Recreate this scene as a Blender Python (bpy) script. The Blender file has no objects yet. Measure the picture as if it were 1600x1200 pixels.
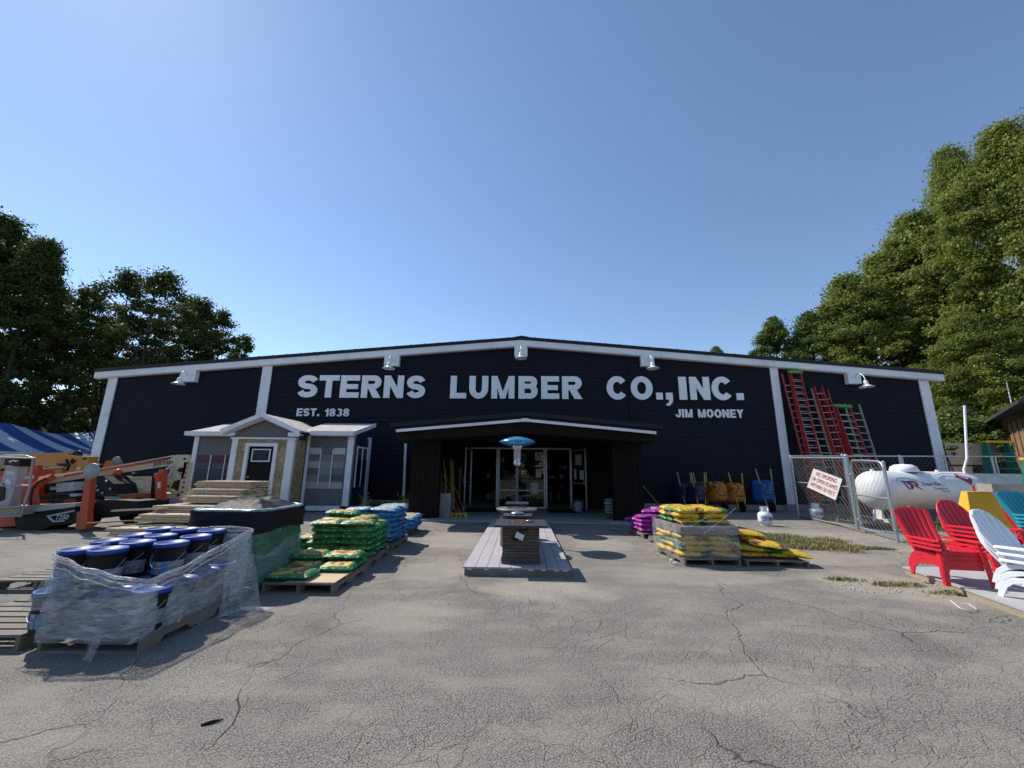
import bpy, math, random
import numpy as np
from mathutils import Vector, Matrix, noise as mnoise

scene = bpy.context.scene
R = math.radians
PI = math.pi
random.seed(7)

# ------------------------------------------------------------------ camera
FPX = 620.0
def _n(v):
    return v / np.linalg.norm(v)
AY = _n(np.array([16., 136., FPX]))
AZ = np.array([31., -2836., FPX]); AZ = _n(AZ - AZ.dot(AY) * AY)
AX = np.cross(AY, AZ)
if AX[0] < 0: AX = -AX
CAM_H = 1.5
cam_d = bpy.data.cameras.new('camera')
cam = bpy.data.objects.new('camera', cam_d)
scene.collection.objects.link(cam)
M = Matrix.Identity(4)
for i, A in enumerate((AX, AY, AZ)):
    M[i][0] = A[0]; M[i][1] = -A[1]; M[i][2] = -A[2]
M[2][3] = CAM_H
cam.matrix_world = M
cam_d.sensor_width = 36.0
cam_d.lens = FPX / 1600.0 * 36.0
cam_d.clip_start = 0.05
cam_d.clip_end = 2000
scene.camera = cam

# ------------------------------------------------------------------ light
SUN = Vector((-1.65, 1.05, 2.17)).normalized()     # towards the sun
world = bpy.data.worlds.new('World'); scene.world = world
world.use_nodes = True
wn = world.node_tree
bg = wn.nodes['Background']
sky = wn.nodes.new('ShaderNodeTexSky')
sky.sky_type = 'NISHITA'; sky.sun_disc = False
sky.sun_elevation = math.asin(SUN.z)
sky.sun_rotation = math.atan2(SUN.x, SUN.y)
sky.air_density = 1.0; sky.dust_density = 0.10; sky.ozone_density = 2.7
wn.links.new(sky.outputs[0], bg.inputs[0])
bg.inputs[1].default_value = 0.14
sl = bpy.data.lights.new('sun', 'SUN'); sl.energy = 4.6; sl.angle = R(0.53); sl.color = (1.0, 0.95, 0.87)
so = bpy.data.objects.new('sun', sl); scene.collection.objects.link(so)
so.rotation_euler = SUN.to_track_quat('Z', 'Y').to_euler()
scene.view_settings.view_transform = 'Standard'
scene.view_settings.look = 'None'
scene.view_settings.exposure = 0.28
scene.render.engine = 'CYCLES'
scene.cycles.max_bounces = 8
scene.cycles.transparent_max_bounces = 24

# ------------------------------------------------------------------ measured rays (photo pixel -> world point)
def ray(px, py):
    c = np.array([px - 800., py - 600., FPX]); return np.array([c @ AX, c @ AY, c @ AZ])
def G(px, py, z=0.0):
    r = ray(px, py); t = (z - CAM_H) / r[2]; return Vector((r[0]*t, r[1]*t, z))
def W(px, py, y):
    r = ray(px, py); t = y / r[1]; return Vector((r[0]*t, y, CAM_H + r[2]*t))

# ------------------------------------------------------------------ mesh builder
class MB:
    def __init__(s):
        s.v = []; s.f = []; s.sm = []; s.mi = []; s.m = 0
    def add(s, vs, fs, smooth=False):
        o = len(s.v); s.v.extend([tuple(p) for p in vs])
        for f in fs:
            s.f.append(tuple(i + o for i in f)); s.sm.append(smooth); s.mi.append(s.m)
        return s
    def box(s, c, d, rot=None):
        x, y, z = d[0]/2, d[1]/2, d[2]/2
        vs = [Vector((a*x, b*y, e*z)) for e in (-1, 1) for a, b in ((-1,-1),(1,-1),(1,1),(-1,1))]
        if rot is not None:
            Rm = rot if isinstance(rot, Matrix) else Matrix.Rotation(rot, 3, 'Z')
            vs = [Rm @ v for v in vs]
        c = Vector(c)
        return s.add([v + c for v in vs], [(0,3,2,1),(4,5,6,7),(0,1,5,4),(1,2,6,5),(2,3,7,6),(3,0,4,7)])
    def bx(s, x0, x1, y0, y1, z0, z1):
        return s.box(((x0+x1)/2,(y0+y1)/2,(z0+z1)/2),(x1-x0,y1-y0,z1-z0))
    def beam(s, p, q, w, h, up=(0,0,1)):
        p = Vector(p); q = Vector(q); d = (q-p); L = d.length; d.normalize()
        up = Vector(up)
        if abs(d.dot(up)) > .98: up = Vector((0,1,0))
        x = d.cross(up).normalized(); z = x.cross(d).normalized()
        Rm = Matrix((x, d, z)).transposed()
        return s.box((p+q)/2, (w, L, h), Rm)
    def tube(s, pts, r, n=8, caps=True, smooth=True):
        pts = [Vector(p) for p in pts]; k = len(pts)
        rs = r if isinstance(r, (list, tuple)) else [r]*k
        vs = []; fs = []; prev = None
        for i, p in enumerate(pts):
            t = (pts[min(i+1, k-1)] - pts[max(i-1, 0)])
            if t.length < 1e-9: t = Vector((0,0,1))
            t.normalize()
            if prev is None:
                a = Vector((0,0,1)) if abs(t.z) < .9 else Vector((1,0,0))
                u = t.cross(a).normalized()
            else:
                u = (prev - prev.dot(t)*t)
                u = u.normalized() if u.length > 1e-6 else t.orthogonal().normalized()
            prev = u; w = t.cross(u)
            for j in range(n):
                an = 2*PI*j/n
                vs.append(p + (u*math.cos(an) + w*math.sin(an))*rs[i])
        for i in range(k-1):
            for j in range(n):
                a = i*n+j; b = i*n+(j+1) % n
                fs.append((a, b, b+n, a+n))
        s.add(vs, fs, smooth)
        if caps:
            s.add(vs[:n], [tuple(range(n))[::-1]]); s.add(vs[-n:], [tuple(range(n))])
        return s
    def lathe(s, prof, c=(0,0,0), n=24, smooth=True, axis='Z', caps=True):
        c = Vector(c); vs = []; fs = []; k = len(prof)
        for r, h in prof:
            for j in range(n):
                an = 2*PI*j/n; a, b = r*math.cos(an), r*math.sin(an)
                p = {'Z': (a, b, h), 'X': (h, a, b), 'Y': (a, h, b)}[axis]
                vs.append(c + Vector(p))
        for i in range(k-1):
            for j in range(n):
                a = i*n+j; b = i*n+(j+1) % n
                fs.append((a, b, b+n, a+n))
        s.add(vs, fs, smooth)
        if caps and prof[0][0] > 1e-4: s.add(vs[:n], [tuple(range(n))])
        if caps and prof[-1][0] > 1e-4: s.add(vs[-n:], [tuple(range(n))])
        return s
    def prism(s, poly, d):
        d = Vector(d); n = len(poly); a = [Vector(p) for p in poly]; b = [p + d for p in a]
        return s.add(a + b, [tuple(range(n)), tuple(range(2*n-1, n-1, -1))] +
                     [(i, i+n, (i+1) % n + n, (i+1) % n) for i in range(n)])
    def grid(s, fn, nu, nv, smooth=True, closed=False):
        vs = [fn(i/(nu-1), j/(nv-1)) for j in range(nv) for i in range(nu)]
        fs = [(j*nu+i, j*nu+i+1, (j+1)*nu+i+1, (j+1)*nu+i) for j in range(nv-1) for i in range(nu-1)]
        return s.add(vs, fs, smooth)
    def ball(s, c, r, n=12, m=8):
        r = r if isinstance(r, (tuple, list)) else (r, r, r); c = Vector(c)
        def fn(u, v):
            a = 2*PI*u; b = PI*(v-.5)
            return c + Vector((r[0]*math.cos(a)*math.cos(b), r[1]*math.sin(a)*math.cos(b), r[2]*math.sin(b)))
        return s.grid(fn, n+1, m+1)
    def build(s, name, mats, parent=None, origin=None, **kw):
        me = bpy.data.meshes.new(name)
        o0 = Vector((0,0,0))
        if parent is not None:
            p = parent; o0 = Vector((0,0,0))
            while p is not None:
                o0 = o0 + Vector(p.location); p = p.parent
        elif origin is not None: o0 = Vector(origin)
        me.from_pydata([(p[0]-o0.x, p[1]-o0.y, p[2]-o0.z) for p in s.v], [], s.f)
        me.polygons.foreach_set('use_smooth', s.sm)
        if not isinstance(mats, (list, tuple)): mats = [mats]
        for m in mats: me.materials.append(m)
        if len(mats) > 1: me.polygons.foreach_set('material_index', s.mi)
        me.update()
        o = bpy.data.objects.new(name, me); scene.collection.objects.link(o)
        if parent is not None: o.parent = parent
        elif origin is not None: o.location = origin
        for k, v in kw.items(): o[k] = v
        return o

def thing(name, label, cat, loc=(0,0,0), group=None):
    o = bpy.data.objects.new(name, None); scene.collection.objects.link(o)
    o.location = loc; o.empty_display_size = .2
    o['label'] = label; o['category'] = cat
    if group: o['group'] = group
    return o
def tag(o, label, cat, group=None):
    o['label'] = label; o['category'] = cat
    if group: o['group'] = group
    return o
def copy_tree(o, parent=None):
    c = o.copy(); scene.collection.objects.link(c); c.parent = parent
    for ch in [x for x in bpy.data.objects if x.parent == o]:
        copy_tree(ch, c)
    return c
def copy_thing(o, label, loc=None, rz=None, scale=None, group=None):
    c = copy_tree(o); c['label'] = label
    if loc is not None: c.location = loc
    if rz is not None: c.rotation_euler = (0,0,rz)
    if scale is not None: c.scale = (scale,)*3 if isinstance(scale,(int,float)) else scale
    if group: c['group'] = group
    return c

# ------------------------------------------------------------------ materials
def srgb(r, g, b):
    f = lambda c: (c/255/12.92) if c/255 <= .04045 else ((c/255+.055)/1.055)**2.4
    return (f(r), f(g), f(b))
class NT:
    def __init__(s, mat): s.t = mat.node_tree; s.n = s.t.nodes
    def new(s, ty, **kw):
        n = s.n.new(ty)
        for k, v in kw.items(): setattr(n, k, v)
        return n
    def set(s, n, i, v):
        if isinstance(v, bpy.types.NodeSocket): s.t.links.new(v, n.inputs[i])
        else: n.inputs[i].default_value = v
    def math(s, op, a, b=0.0, c=None):
        n = s.new('ShaderNodeMath', operation=op); s.set(n, 0, a); s.set(n, 1, b)
        if c is not None: s.set(n, 2, c)
        return n.outputs[0]
    def noise(s, vec, scale, detail=4, rough=.55, dist=0.0):
        n = s.new('ShaderNodeTexNoise')
        if vec is not None: s.set(n, 'Vector', vec)
        n.inputs['Scale'].default_value = scale; n.inputs['Detail'].default_value = detail
        n.inputs['Roughness'].default_value = rough; n.inputs['Distortion'].default_value = dist
        return n.outputs[0]
    def ramp(s, f, a, b, ca=(0,0,0), cb=(1,1,1)):
        n = s.new('ShaderNodeValToRGB'); e = n.color_ramp.elements
        e[0].position = a; e[1].position = b; e[0].color = (*ca, 1); e[1].color = (*cb, 1)
        s.set(n, 0, f); return n.outputs[0]
    def mix(s, f, a, b, mode='MIX'):
        n = s.new('ShaderNodeMix', data_type='RGBA', blend_type=mode)
        s.set(n, 0, f)
        s.set(n, 6, a if isinstance(a, bpy.types.NodeSocket) else (*a[:3], 1))
        s.set(n, 7, b if isinstance(b, bpy.types.NodeSocket) else (*b[:3], 1))
        return n.outputs[2]
    def mapv(s, vec, sc=(1,1,1), loc=(0,0,0), rot=(0,0,0)):
        n = s.new('ShaderNodeMapping'); s.set(n, 0, vec)
        n.inputs['Scale'].default_value = sc; n.inputs['Location'].default_value = loc; n.inputs['Rotation'].default_value = rot
        return n.outputs[0]
    def sep(s, vec):
        n = s.new('ShaderNodeSeparateXYZ'); s.set(n, 0, vec); return n.outputs
    def bump(s, h, st=.3, d=.01):
        n = s.new('ShaderNodeBump'); s.set(n, 'Height', h); n.inputs['Strength'].default_value = st; n.inputs['Distance'].default_value = d
        return n.outputs[0]
def newmat(name):
    m = bpy.data.materials.new(name); m.use_nodes = True
    nt = NT(m); p = m.node_tree.nodes['Principled BSDF']
    return m, nt, p
def pm(name, col, rough=.6, metal=0.0, var=.15, scale=6.0, bump=0.0, bscale=60, stretch=(1,1,1), spec=.5, dirt=None, coords='Object'):
    m, nt, p = newmat(name)
    tc = nt.new('ShaderNodeTexCoord').outputs[coords]
    v = nt.mapv(tc, stretch)
    n = nt.noise(v, scale, 5)
    f = nt.ramp(n, .3, .7)
    a = tuple(c*(1-var) for c in col); b = tuple(min(1, c*(1+var)) for c in col)
    c = nt.mix(f, a, b)
    if dirt:
        d = nt.ramp(nt.noise(v, scale*.45, 6, .7), .5, .72)
        c = nt.mix(nt.math('MULTIPLY', d, .55), c, dirt)
    nt.set(p, 'Base Color', c)
    r = nt.math('MULTIPLY_ADD', n, .25, rough-.12)
    nt.set(p, 'Roughness', r)
    p.inputs['Metallic'].default_value = metal
    p.inputs['Specular IOR Level'].default_value = spec
    if bump:
        nt.set(p, 'Normal', nt.bump(nt.noise(v, bscale, 4), bump, .01))
    return m
def wood(name, a, b, sc=(1, 12, 12), rough=.75, scale=3, gap=None):
    m, nt, p = newmat(name)
    tc = nt.new('ShaderNodeTexCoord').outputs['Object']
    v = nt.mapv(tc, sc)
    n = nt.noise(v, scale, 8, .65, .6)
    n2 = nt.noise(tc, 1.3, 3)
    c = nt.mix(nt.ramp(n, .3, .7), a, b)
    c = nt.mix(nt.math('MULTIPLY', nt.ramp(n2, .4, .7), .35), c, tuple(x*.55 for x in a))
    ri = nt.new('ShaderNodeNewGeometry').outputs['Random Per Island']
    c = nt.mix(nt.math('MULTIPLY', ri, .38), c, tuple(x*.45 for x in a))
    nt.set(p, 'Base Color', c); p.inputs['Roughness'].default_value = rough
    nt.set(p, 'Normal', nt.bump(n, .35, .004))
    return m

MT = {}
MT['navy'] = pm('navy_siding', (.0064,.0076,.0132), .7, var=.28, scale=1.2, bump=.15, bscale=80, stretch=(.3,1,4), spec=.22)
MT['trim'] = pm('white_trim', (.76,.77,.80), .55, var=.05, scale=2, dirt=(.42,.42,.42))
MT['letter'] = pm('letter_paint', (.80,.81,.84), .5, var=.05, scale=2)
MT['white'] = pm('white_enamel', (.78,.79,.8), .3, var=.04, scale=3)
MT['roofmetal'] = pm('dark_roof_metal', (.008,.010,.016), .5, .0, var=.2, scale=2, spec=.3)
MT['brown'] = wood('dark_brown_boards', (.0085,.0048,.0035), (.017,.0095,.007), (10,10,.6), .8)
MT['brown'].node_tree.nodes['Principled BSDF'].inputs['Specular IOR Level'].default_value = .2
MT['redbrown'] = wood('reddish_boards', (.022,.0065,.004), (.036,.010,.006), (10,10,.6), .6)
MT['barnwood'] = wood('barn_boards', (.24,.135,.065), (.36,.21,.11), (8,8,.5), .8)
MT['concrete'] = pm('concrete', (.30,.30,.29), .9, var=.15, scale=4, bump=.4, bscale=90, dirt=(.16,.15,.14))
MT['white_conc'] = pm('whitewashed_concrete', (.66,.66,.66), .85, var=.08, scale=2, bump=.3, bscale=50, dirt=(.45,.43,.40))
MT['alu'] = pm('aluminium', (.42,.43,.45), .38, .75, var=.1, scale=5)
MT['wire'] = pm('fence_wire', (.20,.205,.21), .6, .2, var=.2, scale=20)
MT['galv'] = pm('galvanised_steel', (.42,.44,.46), .45, .7, var=.15, scale=20)
MT['black'] = pm('black_plastic', (.008,.008,.010), .45, var=.2, scale=8, spec=.25)
MT['rubber'] = pm('rubber', (.010,.010,.010), .9, var=.25, scale=8, dirt=(.03,.027,.025), spec=.2)
MT['blacksteel'] = pm('black_steel', (.010,.010,.012), .55, .0, var=.2, scale=5, spec=.25)
MT['pallet'] = wood('pallet_wood', (.30,.235,.165), (.46,.38,.28), (3,10,10), .85)
MT['palletgrey'] = wood('weathered_pallet_wood', (.17,.14,.115), (.31,.27,.22), (3,10,10), .88)
MT['lumber'] = wood('spruce_lumber', (.50,.37,.23), (.68,.54,.37), (1.2,10,14), .8, 4)
MT['cardboard'] = pm('cardboard', (.52,.40,.26), .9, var=.08, scale=3)
MT['deckboard'] = wood('grey_composite_deck', (.40,.37,.385), (.50,.47,.485), (10,.5,10), .65)
MT['platform'] = pm('grey_painted_platform', (.37,.37,.37), .7, var=.06, scale=3, dirt=(.3,.28,.26))
MT['stone'] = None
MT['slate'] = pm('dark_slate_top', (.035,.035,.037), .5, var=.3, scale=10, bump=.1)
MT['lava'] = pm('lava_rock', (.16,.06,.045), .8, var=.6, scale=30, bump=1, bscale=40)
MT['steel'] = pm('brushed_steel', (.55,.55,.56), .25, .95, var=.1, scale=8)
MT['heater'] = pm('blue_film_on_steel', (.05,.28,.50), .22, .55, var=.2, scale=5)
MT['lid'] = pm('blue_lid_plastic', (.006,.045,.27), .42, var=.12, scale=6, dirt=(.02,.06,.22))
MT['bucket'] = pm('black_bucket', (.009,.010,.013), .42, var=.15, scale=5, spec=.3)
MT['paper'] = pm('paper_label', (.62,.63,.64), .7, var=.08, scale=10)
MT['bluelabel'] = pm('blue_label', (.05,.16,.42), .5, var=.2, scale=20)
MT['red_pl'] = pm('red_resin', (.60,.018,.035), .4, var=.08, scale=3)
MT['white_pl'] = pm('white_resin', (.74,.76,.78), .4, var=.03, scale=3)
MT['teal_pl'] = pm('teal_resin', (.02,.27,.34), .42, var=.08, scale=3)
MT['orange'] = pm('orange_paint', (.46,.062,.018), .45, var=.12, scale=3, dirt=(.22,.06,.03))
MT['amber'] = pm('amber_paint', (.50,.20,.035), .45, var=.12, scale=3, dirt=(.3,.13,.04))
MT['cream'] = pm('cream_paint', (.60,.54,.38), .45, var=.08, scale=3, dirt=(.42,.36,.24))
MT['stripe_red'] = pm('red_stripe', (.45,.04,.02), .45, var=.06)
MT['lift_hull'] = pm('dark_hull_plastic', (.006,.0075,.012), .45, var=.15, spec=.2)
MT['silver'] = pm('silver_plastic', (.36,.36,.37), .45, .1, var=.06)
MT['greysteel'] = pm('grey_lift_steel', (.30,.31,.32), .5, .4, var=.12, dirt=(.2,.19,.18))
MT['yellow'] = pm('yellow_paint', (.62,.38,.02), .6, var=.15, scale=5, dirt=(.35,.25,.06))
MT['ladder_red'] = pm('red_fibreglass', (.42,.03,.03), .5, var=.15, scale=2)
MT['ladder_tan'] = pm('tan_rail', (.36,.31,.20), .55, var=.12, scale=2)
MT['ladder_green'] = pm('green_fibreglass', (.015,.20,.12), .5, var=.1)
MT['limecap'] = pm('lime_plastic', (.07,.30,.04), .5, var=.1)
MT['wb_orange'] = pm('orange_tray', (.52,.19,.02), .45, var=.12, scale=3)
MT['wb_blue'] = pm('blue_tray', (.012,.10,.30), .4, var=.1, scale=3)
MT['wb_navy'] = pm('navy_tray', (.022,.028,.05), .4, var=.15, scale=3)
MT['handle_wood'] = wood('handle_wood', (.33,.26,.17), (.45,.37,.26), (8,8,1), .6)
MT['handle_yellow'] = pm('yellow_handle', (.50,.28,.02), .5, var=.1)
MT['handle_brown'] = wood('brown_handle', (.20,.09,.04), (.30,.15,.07), (8,8,1), .6)
MT['tan_shake'] = pm('tan_shingle', (.34,.255,.135), .8, var=.14, scale=3, bump=.2)
def shake_material():
    m, nt, p = newmat('tan_shingles')
    ri = nt.new('ShaderNodeNewGeometry').outputs['Random Per Island']; g = nt.new('ShaderNodeTexCoord').outputs['Object']
    c = nt.mix(ri, (.32,.24,.125), (.50,.385,.22)); c = nt.mix(nt.math('MULTIPLY', nt.noise(nt.mapv(g,(1,1,.2)), 30, 3), .3), c, (.2,.14,.07))
    nt.set(p, 'Base Color', c); p.inputs['Roughness'].default_value = .85; return m
MT['tan_shake'] = shake_material()
MT['grey_vinyl'] = pm('grey_vinyl', (.125,.125,.13), .6, var=.06)
MT['shingle'] = pm('grey_shingle', (.42,.385,.35), .9, var=.35, scale=9, bump=.5, bscale=90, stretch=(1,1,1))
MT['brass'] = pm('brass', (.55,.38,.10), .3, .9, var=.1)
MT['door_black'] = pm('black_door_paint', (.004,.005,.009), .5, var=.1, spec=.15)
MT['redtext'] = pm('red_sign_paint', (.42,.02,.03), .6, var=.1)
MT['bluetext'] = pm('blue_sign_paint', (.02,.03,.20), .5, var=.05)
MT['signwhite'] = pm('sign_white', (.66,.65,.64), .6, var=.06, dirt=(.5,.45,.4))
MT['bark'] = pm('bark', (.055,.045,.036), .95, var=.4, scale=6, bump=.8, bscale=20, stretch=(4,4,.7))
MT['tube_light'] = None
def emis(name, col, st):
    m, nt, p = newmat(name); p.inputs['Base Color'].default_value = (*col, 1)
    p.inputs['Emission Color'].default_value = (*col, 1); p.inputs['Emission Strength'].default_value = st
    return m
MT['tube_light'] = emis('fluorescent_tube', (.9,.95,1), 1.2)
def glassmat(name, tint=(.6,.65,.65), fac=.35):
    m, nt, p = newmat(name); m.node_tree.nodes.remove(p)
    out = [n for n in nt.n if n.type == 'OUTPUT_MATERIAL'][0]
    tr = nt.new('ShaderNodeBsdfTransparent'); tr.inputs[0].default_value = (*tint, 1)
    gl = nt.new('ShaderNodeBsdfGlossy'); gl.inputs['Roughness'].default_value = .03
    fr = nt.new('ShaderNodeFresnel'); fr.inputs[0].default_value = 1.5
    mx = nt.new('ShaderNodeMixShader'); nt.set(mx, 0, fr.outputs[0])
    nt.t.links.new(tr.outputs[0], mx.inputs[1]); nt.t.links.new(gl.outputs[0], mx.inputs[2])
    nt.t.links.new(mx.outputs[0], out.inputs[0]); return m
MT['glass'] = glassmat('window_glass')
def wrapmat(name, col, lo, hi, sc=(1,1,6), scale=5):
    m, nt, p = newmat(name)
    out = [n for n in nt.n if n.type == 'OUTPUT_MATERIAL'][0]
    tc = nt.new('ShaderNodeTexCoord').outputs['Object']
    v = nt.mapv(tc, sc)
    n = nt.noise(v, scale, 8, .7, 1.2)
    n2 = nt.noise(tc, 2.2, 3)
    n4 = nt.noise(nt.mapv(tc, (1.5,1.5,7), (0,0,0), (R(20),R(-15),0)), 2.4, 5, .6, 1.5)
    f = nt.math('ADD', nt.math('MULTIPLY', nt.ramp(n, .42, .68), hi-lo), lo)
    f = nt.math('ADD', f, nt.math('MULTIPLY', nt.ramp(n4, .56, .64), .30))
    f = nt.math('MULTIPLY', f, nt.math('MULTIPLY_ADD', n2, 1.2, .4))
    p.inputs['Base Color'].default_value = (*col, 1); p.inputs['Roughness'].default_value = .18
    nt.set(p, 'Normal', nt.bump(n, .8, .02))
    tr = nt.new('ShaderNodeBsdfTransparent')
    mx = nt.new('ShaderNodeMixShader'); nt.set(mx, 0, f)
    nt.t.links.new(tr.outputs[0], mx.inputs[1]); nt.t.links.new(p.outputs[0], mx.inputs[2])
    nt.t.links.new(mx.outputs[0], out.inputs[0]); return m
MT['wrap'] = wrapmat('clear_stretch_film', (.60,.62,.64), .20, .58)
MT['wrapgreen'] = wrapmat('green_stretch_film', (.14,.34,.24), .14, .6, (1,1,5), 3)
MT['wraplight'] = wrapmat('light_stretch_film', (.7,.7,.68), .06, .35)
MT['blackfilm'] = pm('black_film', (.012,.013,.016), .6, var=.3, scale=6, bump=.7, bscale=14, spec=.15)

def brick_stone():
    m, nt, p = newmat('stacked_stone')
    g = nt.new('ShaderNodeTexCoord').outputs['Object']
    x, y, z = nt.sep(g)
    cb = nt.new('ShaderNodeCombineXYZ'); nt.set(cb, 0, nt.math('ADD', x, y)); nt.set(cb, 1, z)
    b = nt.new('ShaderNodeTexBrick'); nt.set(b, 'Vector', cb.outputs[0])
    b.inputs['Scale'].default_value = 1.0; b.inputs['Brick Width'].default_value = .2; b.inputs['Row Height'].default_value = .045
    b.inputs['Mortar Size'].default_value = .003; b.inputs['Color1'].default_value = (.11,.085,.065,1); b.inputs['Color2'].default_value = (.055,.045,.038,1)
    b.inputs['Mortar'].default_value = (.018,.015,.013,1); b.offset = .37; b.squash = 1.6; b.squash_frequency = 3
    n = nt.noise(g, 14, 5)
    c = nt.mix(nt.ramp(n, .35, .7), b.outputs[0], (.12,.095,.075))
    nt.set(p, 'Base Color', nt.mix(.5, b.outputs[0], c)); p.inputs['Roughness'].default_value = .85
    h = nt.math('SUBTRACT', nt.math('MULTIPLY', n, .5), b.outputs[1])
    nt.set(p, 'Normal', nt.bump(h, .8, .02)); return m
MT['stone'] = brick_stone()

def bagmat(name, base, lab, blob, txt, all_over=False, L=.56, Wd=.38, shift=0.0):
    m, nt, p = newmat(name)
    g = nt.new('ShaderNodeTexCoord').outputs['Object']
    oi = nt.new('ShaderNodeObjectInfo').outputs['Random']
    x, y, z = nt.sep(g)
    off = nt.new('ShaderNodeCombineXYZ'); nt.set(off, 0, nt.math('MULTIPLY', oi, 9.0)); nt.set(off, 1, nt.math('MULTIPLY', oi, 5.0))
    va = nt.new('ShaderNodeVectorMath', operation='ADD'); nt.set(va, 0, g); nt.set(va, 1, off.outputs[0])
    gv = va.outputs[0]
    wob = nt.math('MULTIPLY', nt.math('SUBTRACT', nt.noise(gv, 9, 3), .5), .05)
    ax = nt.math('ABSOLUTE', nt.math('ADD', nt.math('SUBTRACT', x, shift), wob)); ay = nt.math('ABSOLUTE', nt.math('ADD', y, wob))
    inx = nt.math('LESS_THAN', ax, L*.36); iny = nt.math('LESS_THAN', ay, Wd*.40)
    top = nt.math('GREATER_THAN', z, .005)
    mask = nt.math('MULTIPLY', nt.math('MULTIPLY', inx, iny), top)
    n = nt.noise(gv, 11 if not all_over else 6, 2, .5)
    n3 = nt.noise(nt.mapv(gv, (1,1,1), (3,7,1)), 14, 3)
    c = nt.mix(mask, base, lab)
    if all_over:
        c = nt.mix(nt.math('GREATER_THAN', nt.math('ABSOLUTE', nt.math('SUBTRACT', x, nt.math('MULTIPLY', nt.math('SUBTRACT', oi, .5), .3))), L*.43), base, lab)
        bl = nt.ramp(n, .60, .63); c = nt.mix(bl, c, blob)
        tx = nt.ramp(nt.noise(nt.mapv(gv,(1.0,2.2,1),(3,7,1)), 24, 2), .60, .63); c = nt.mix(tx, c, txt)
    else:
        bl = nt.math('MULTIPLY', nt.ramp(n, .50, .54), nt.math('MULTIPLY', nt.math('MULTIPLY', nt.math('LESS_THAN', ax, L*.38), nt.math('LESS_THAN', ay, Wd*.42)), top))
        c = nt.mix(bl, c, blob)
        v2 = nt.mapv(gv, (34, 12, 12))
        side = nt.math('LESS_THAN', nt.math('ABSOLUTE', nt.math('SUBTRACT', z, .0)), .012)
        tx = nt.math('MULTIPLY', nt.ramp(nt.noise(v2, 1, 1), .60, .62), nt.math('MAXIMUM', side, nt.math('MULTIPLY', mask, .4)))
        c = nt.mix(tx, c, txt)
    dd = nt.noise(gv, 5, 5, .65); c = nt.mix(nt.math('MULTIPLY', nt.ramp(dd, .5, .75), .3), c, (.30,.27,.22))
    nt.set(p, 'Base Color', c); p.inputs['Roughness'].default_value = .33
    nt.set(p, 'Normal', nt.bump(nt.noise(gv, 22, 5, .6, 1.0), .8, .016))
    return m
MT['bag_green'] = bagmat('green_bag_film', (.010,.19,.045), (.62,.42,.03), (.20,.055,.02), (.55,.58,.5))
MT['bag_blue'] = bagmat('blue_bag_film', (.025,.17,.42), (.22,.45,.62), (.45,.33,.06), (.5,.6,.65))
MT['bag_magenta'] = bagmat('magenta_bag_film', (.36,.02,.30), (.42,.05,.38), (.10,.02,.16), (.6,.5,.62))
MT['bag_yellow'] = bagmat('yellow_bag_film', (.68,.44,.02), (.012,.20,.045), (.26,.03,.02), (.15,.04,.12), True)
MT['bag_yellow2'] = bagmat('yellow_bag_film_plain', (.70,.46,.02), (.70,.46,.02), (.30,.05,.02), (.15,.04,.12), True)
MT['bag_white'] = bagmat('white_bag_film', (.45,.47,.5), (.35,.4,.35), (.1,.2,.1), (.1,.1,.1))

def leafmat(name, a, b, c2, tr=.3):
    m, nt, p = newmat(name)
    out = [n for n in nt.n if n.type == 'OUTPUT_MATERIAL'][0]
    geo = nt.new('ShaderNodeNewGeometry'); at = nt.new('ShaderNodeAttribute', attribute_name='leafv')
    n = nt.noise(geo.outputs['Position'], .55, 3)
    col = nt.mix(nt.ramp(n, .35, .65), a, b)
    col = nt.mix(nt.math('MULTIPLY', at.outputs['Fac'], .6), col, c2)
    nt.set(p, 'Base Color', col); p.inputs['Roughness'].default_value = .5
    p.inputs['Specular IOR Level'].default_value = .15
    t = nt.new('ShaderNodeBsdfTranslucent'); nt.set(t, 0, nt.mix(.5, col, (.25,.32,.03), 'MULTIPLY') if False else col)
    mx = nt.new('ShaderNodeMixShader'); mx.inputs[0].default_value = tr
    nt.t.links.new(p.outputs[0], mx.inputs[1]); nt.t.links.new(t.outputs[0], mx.inputs[2])
    nt.t.links.new(mx.outputs[0], out.inputs[0]); return m
MT['leaf_dark'] = leafmat('dark_leaves', (.040,.062,.018), (.062,.088,.022), (.12,.14,.035), .32)
MT['leaf_olive'] = leafmat('olive_leaves', (.095,.145,.030), (.20,.235,.045), (.28,.29,.07), .42)
MT['leaf_mid'] = leafmat('mid_green_leaves', (.07,.12,.03), (.11,.16,.038), (.16,.20,.05), .35)
MT['grassblade'] = leafmat('grass_blades', (.13,.16,.05), (.22,.20,.08), (.42,.33,.18), .2)
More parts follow.
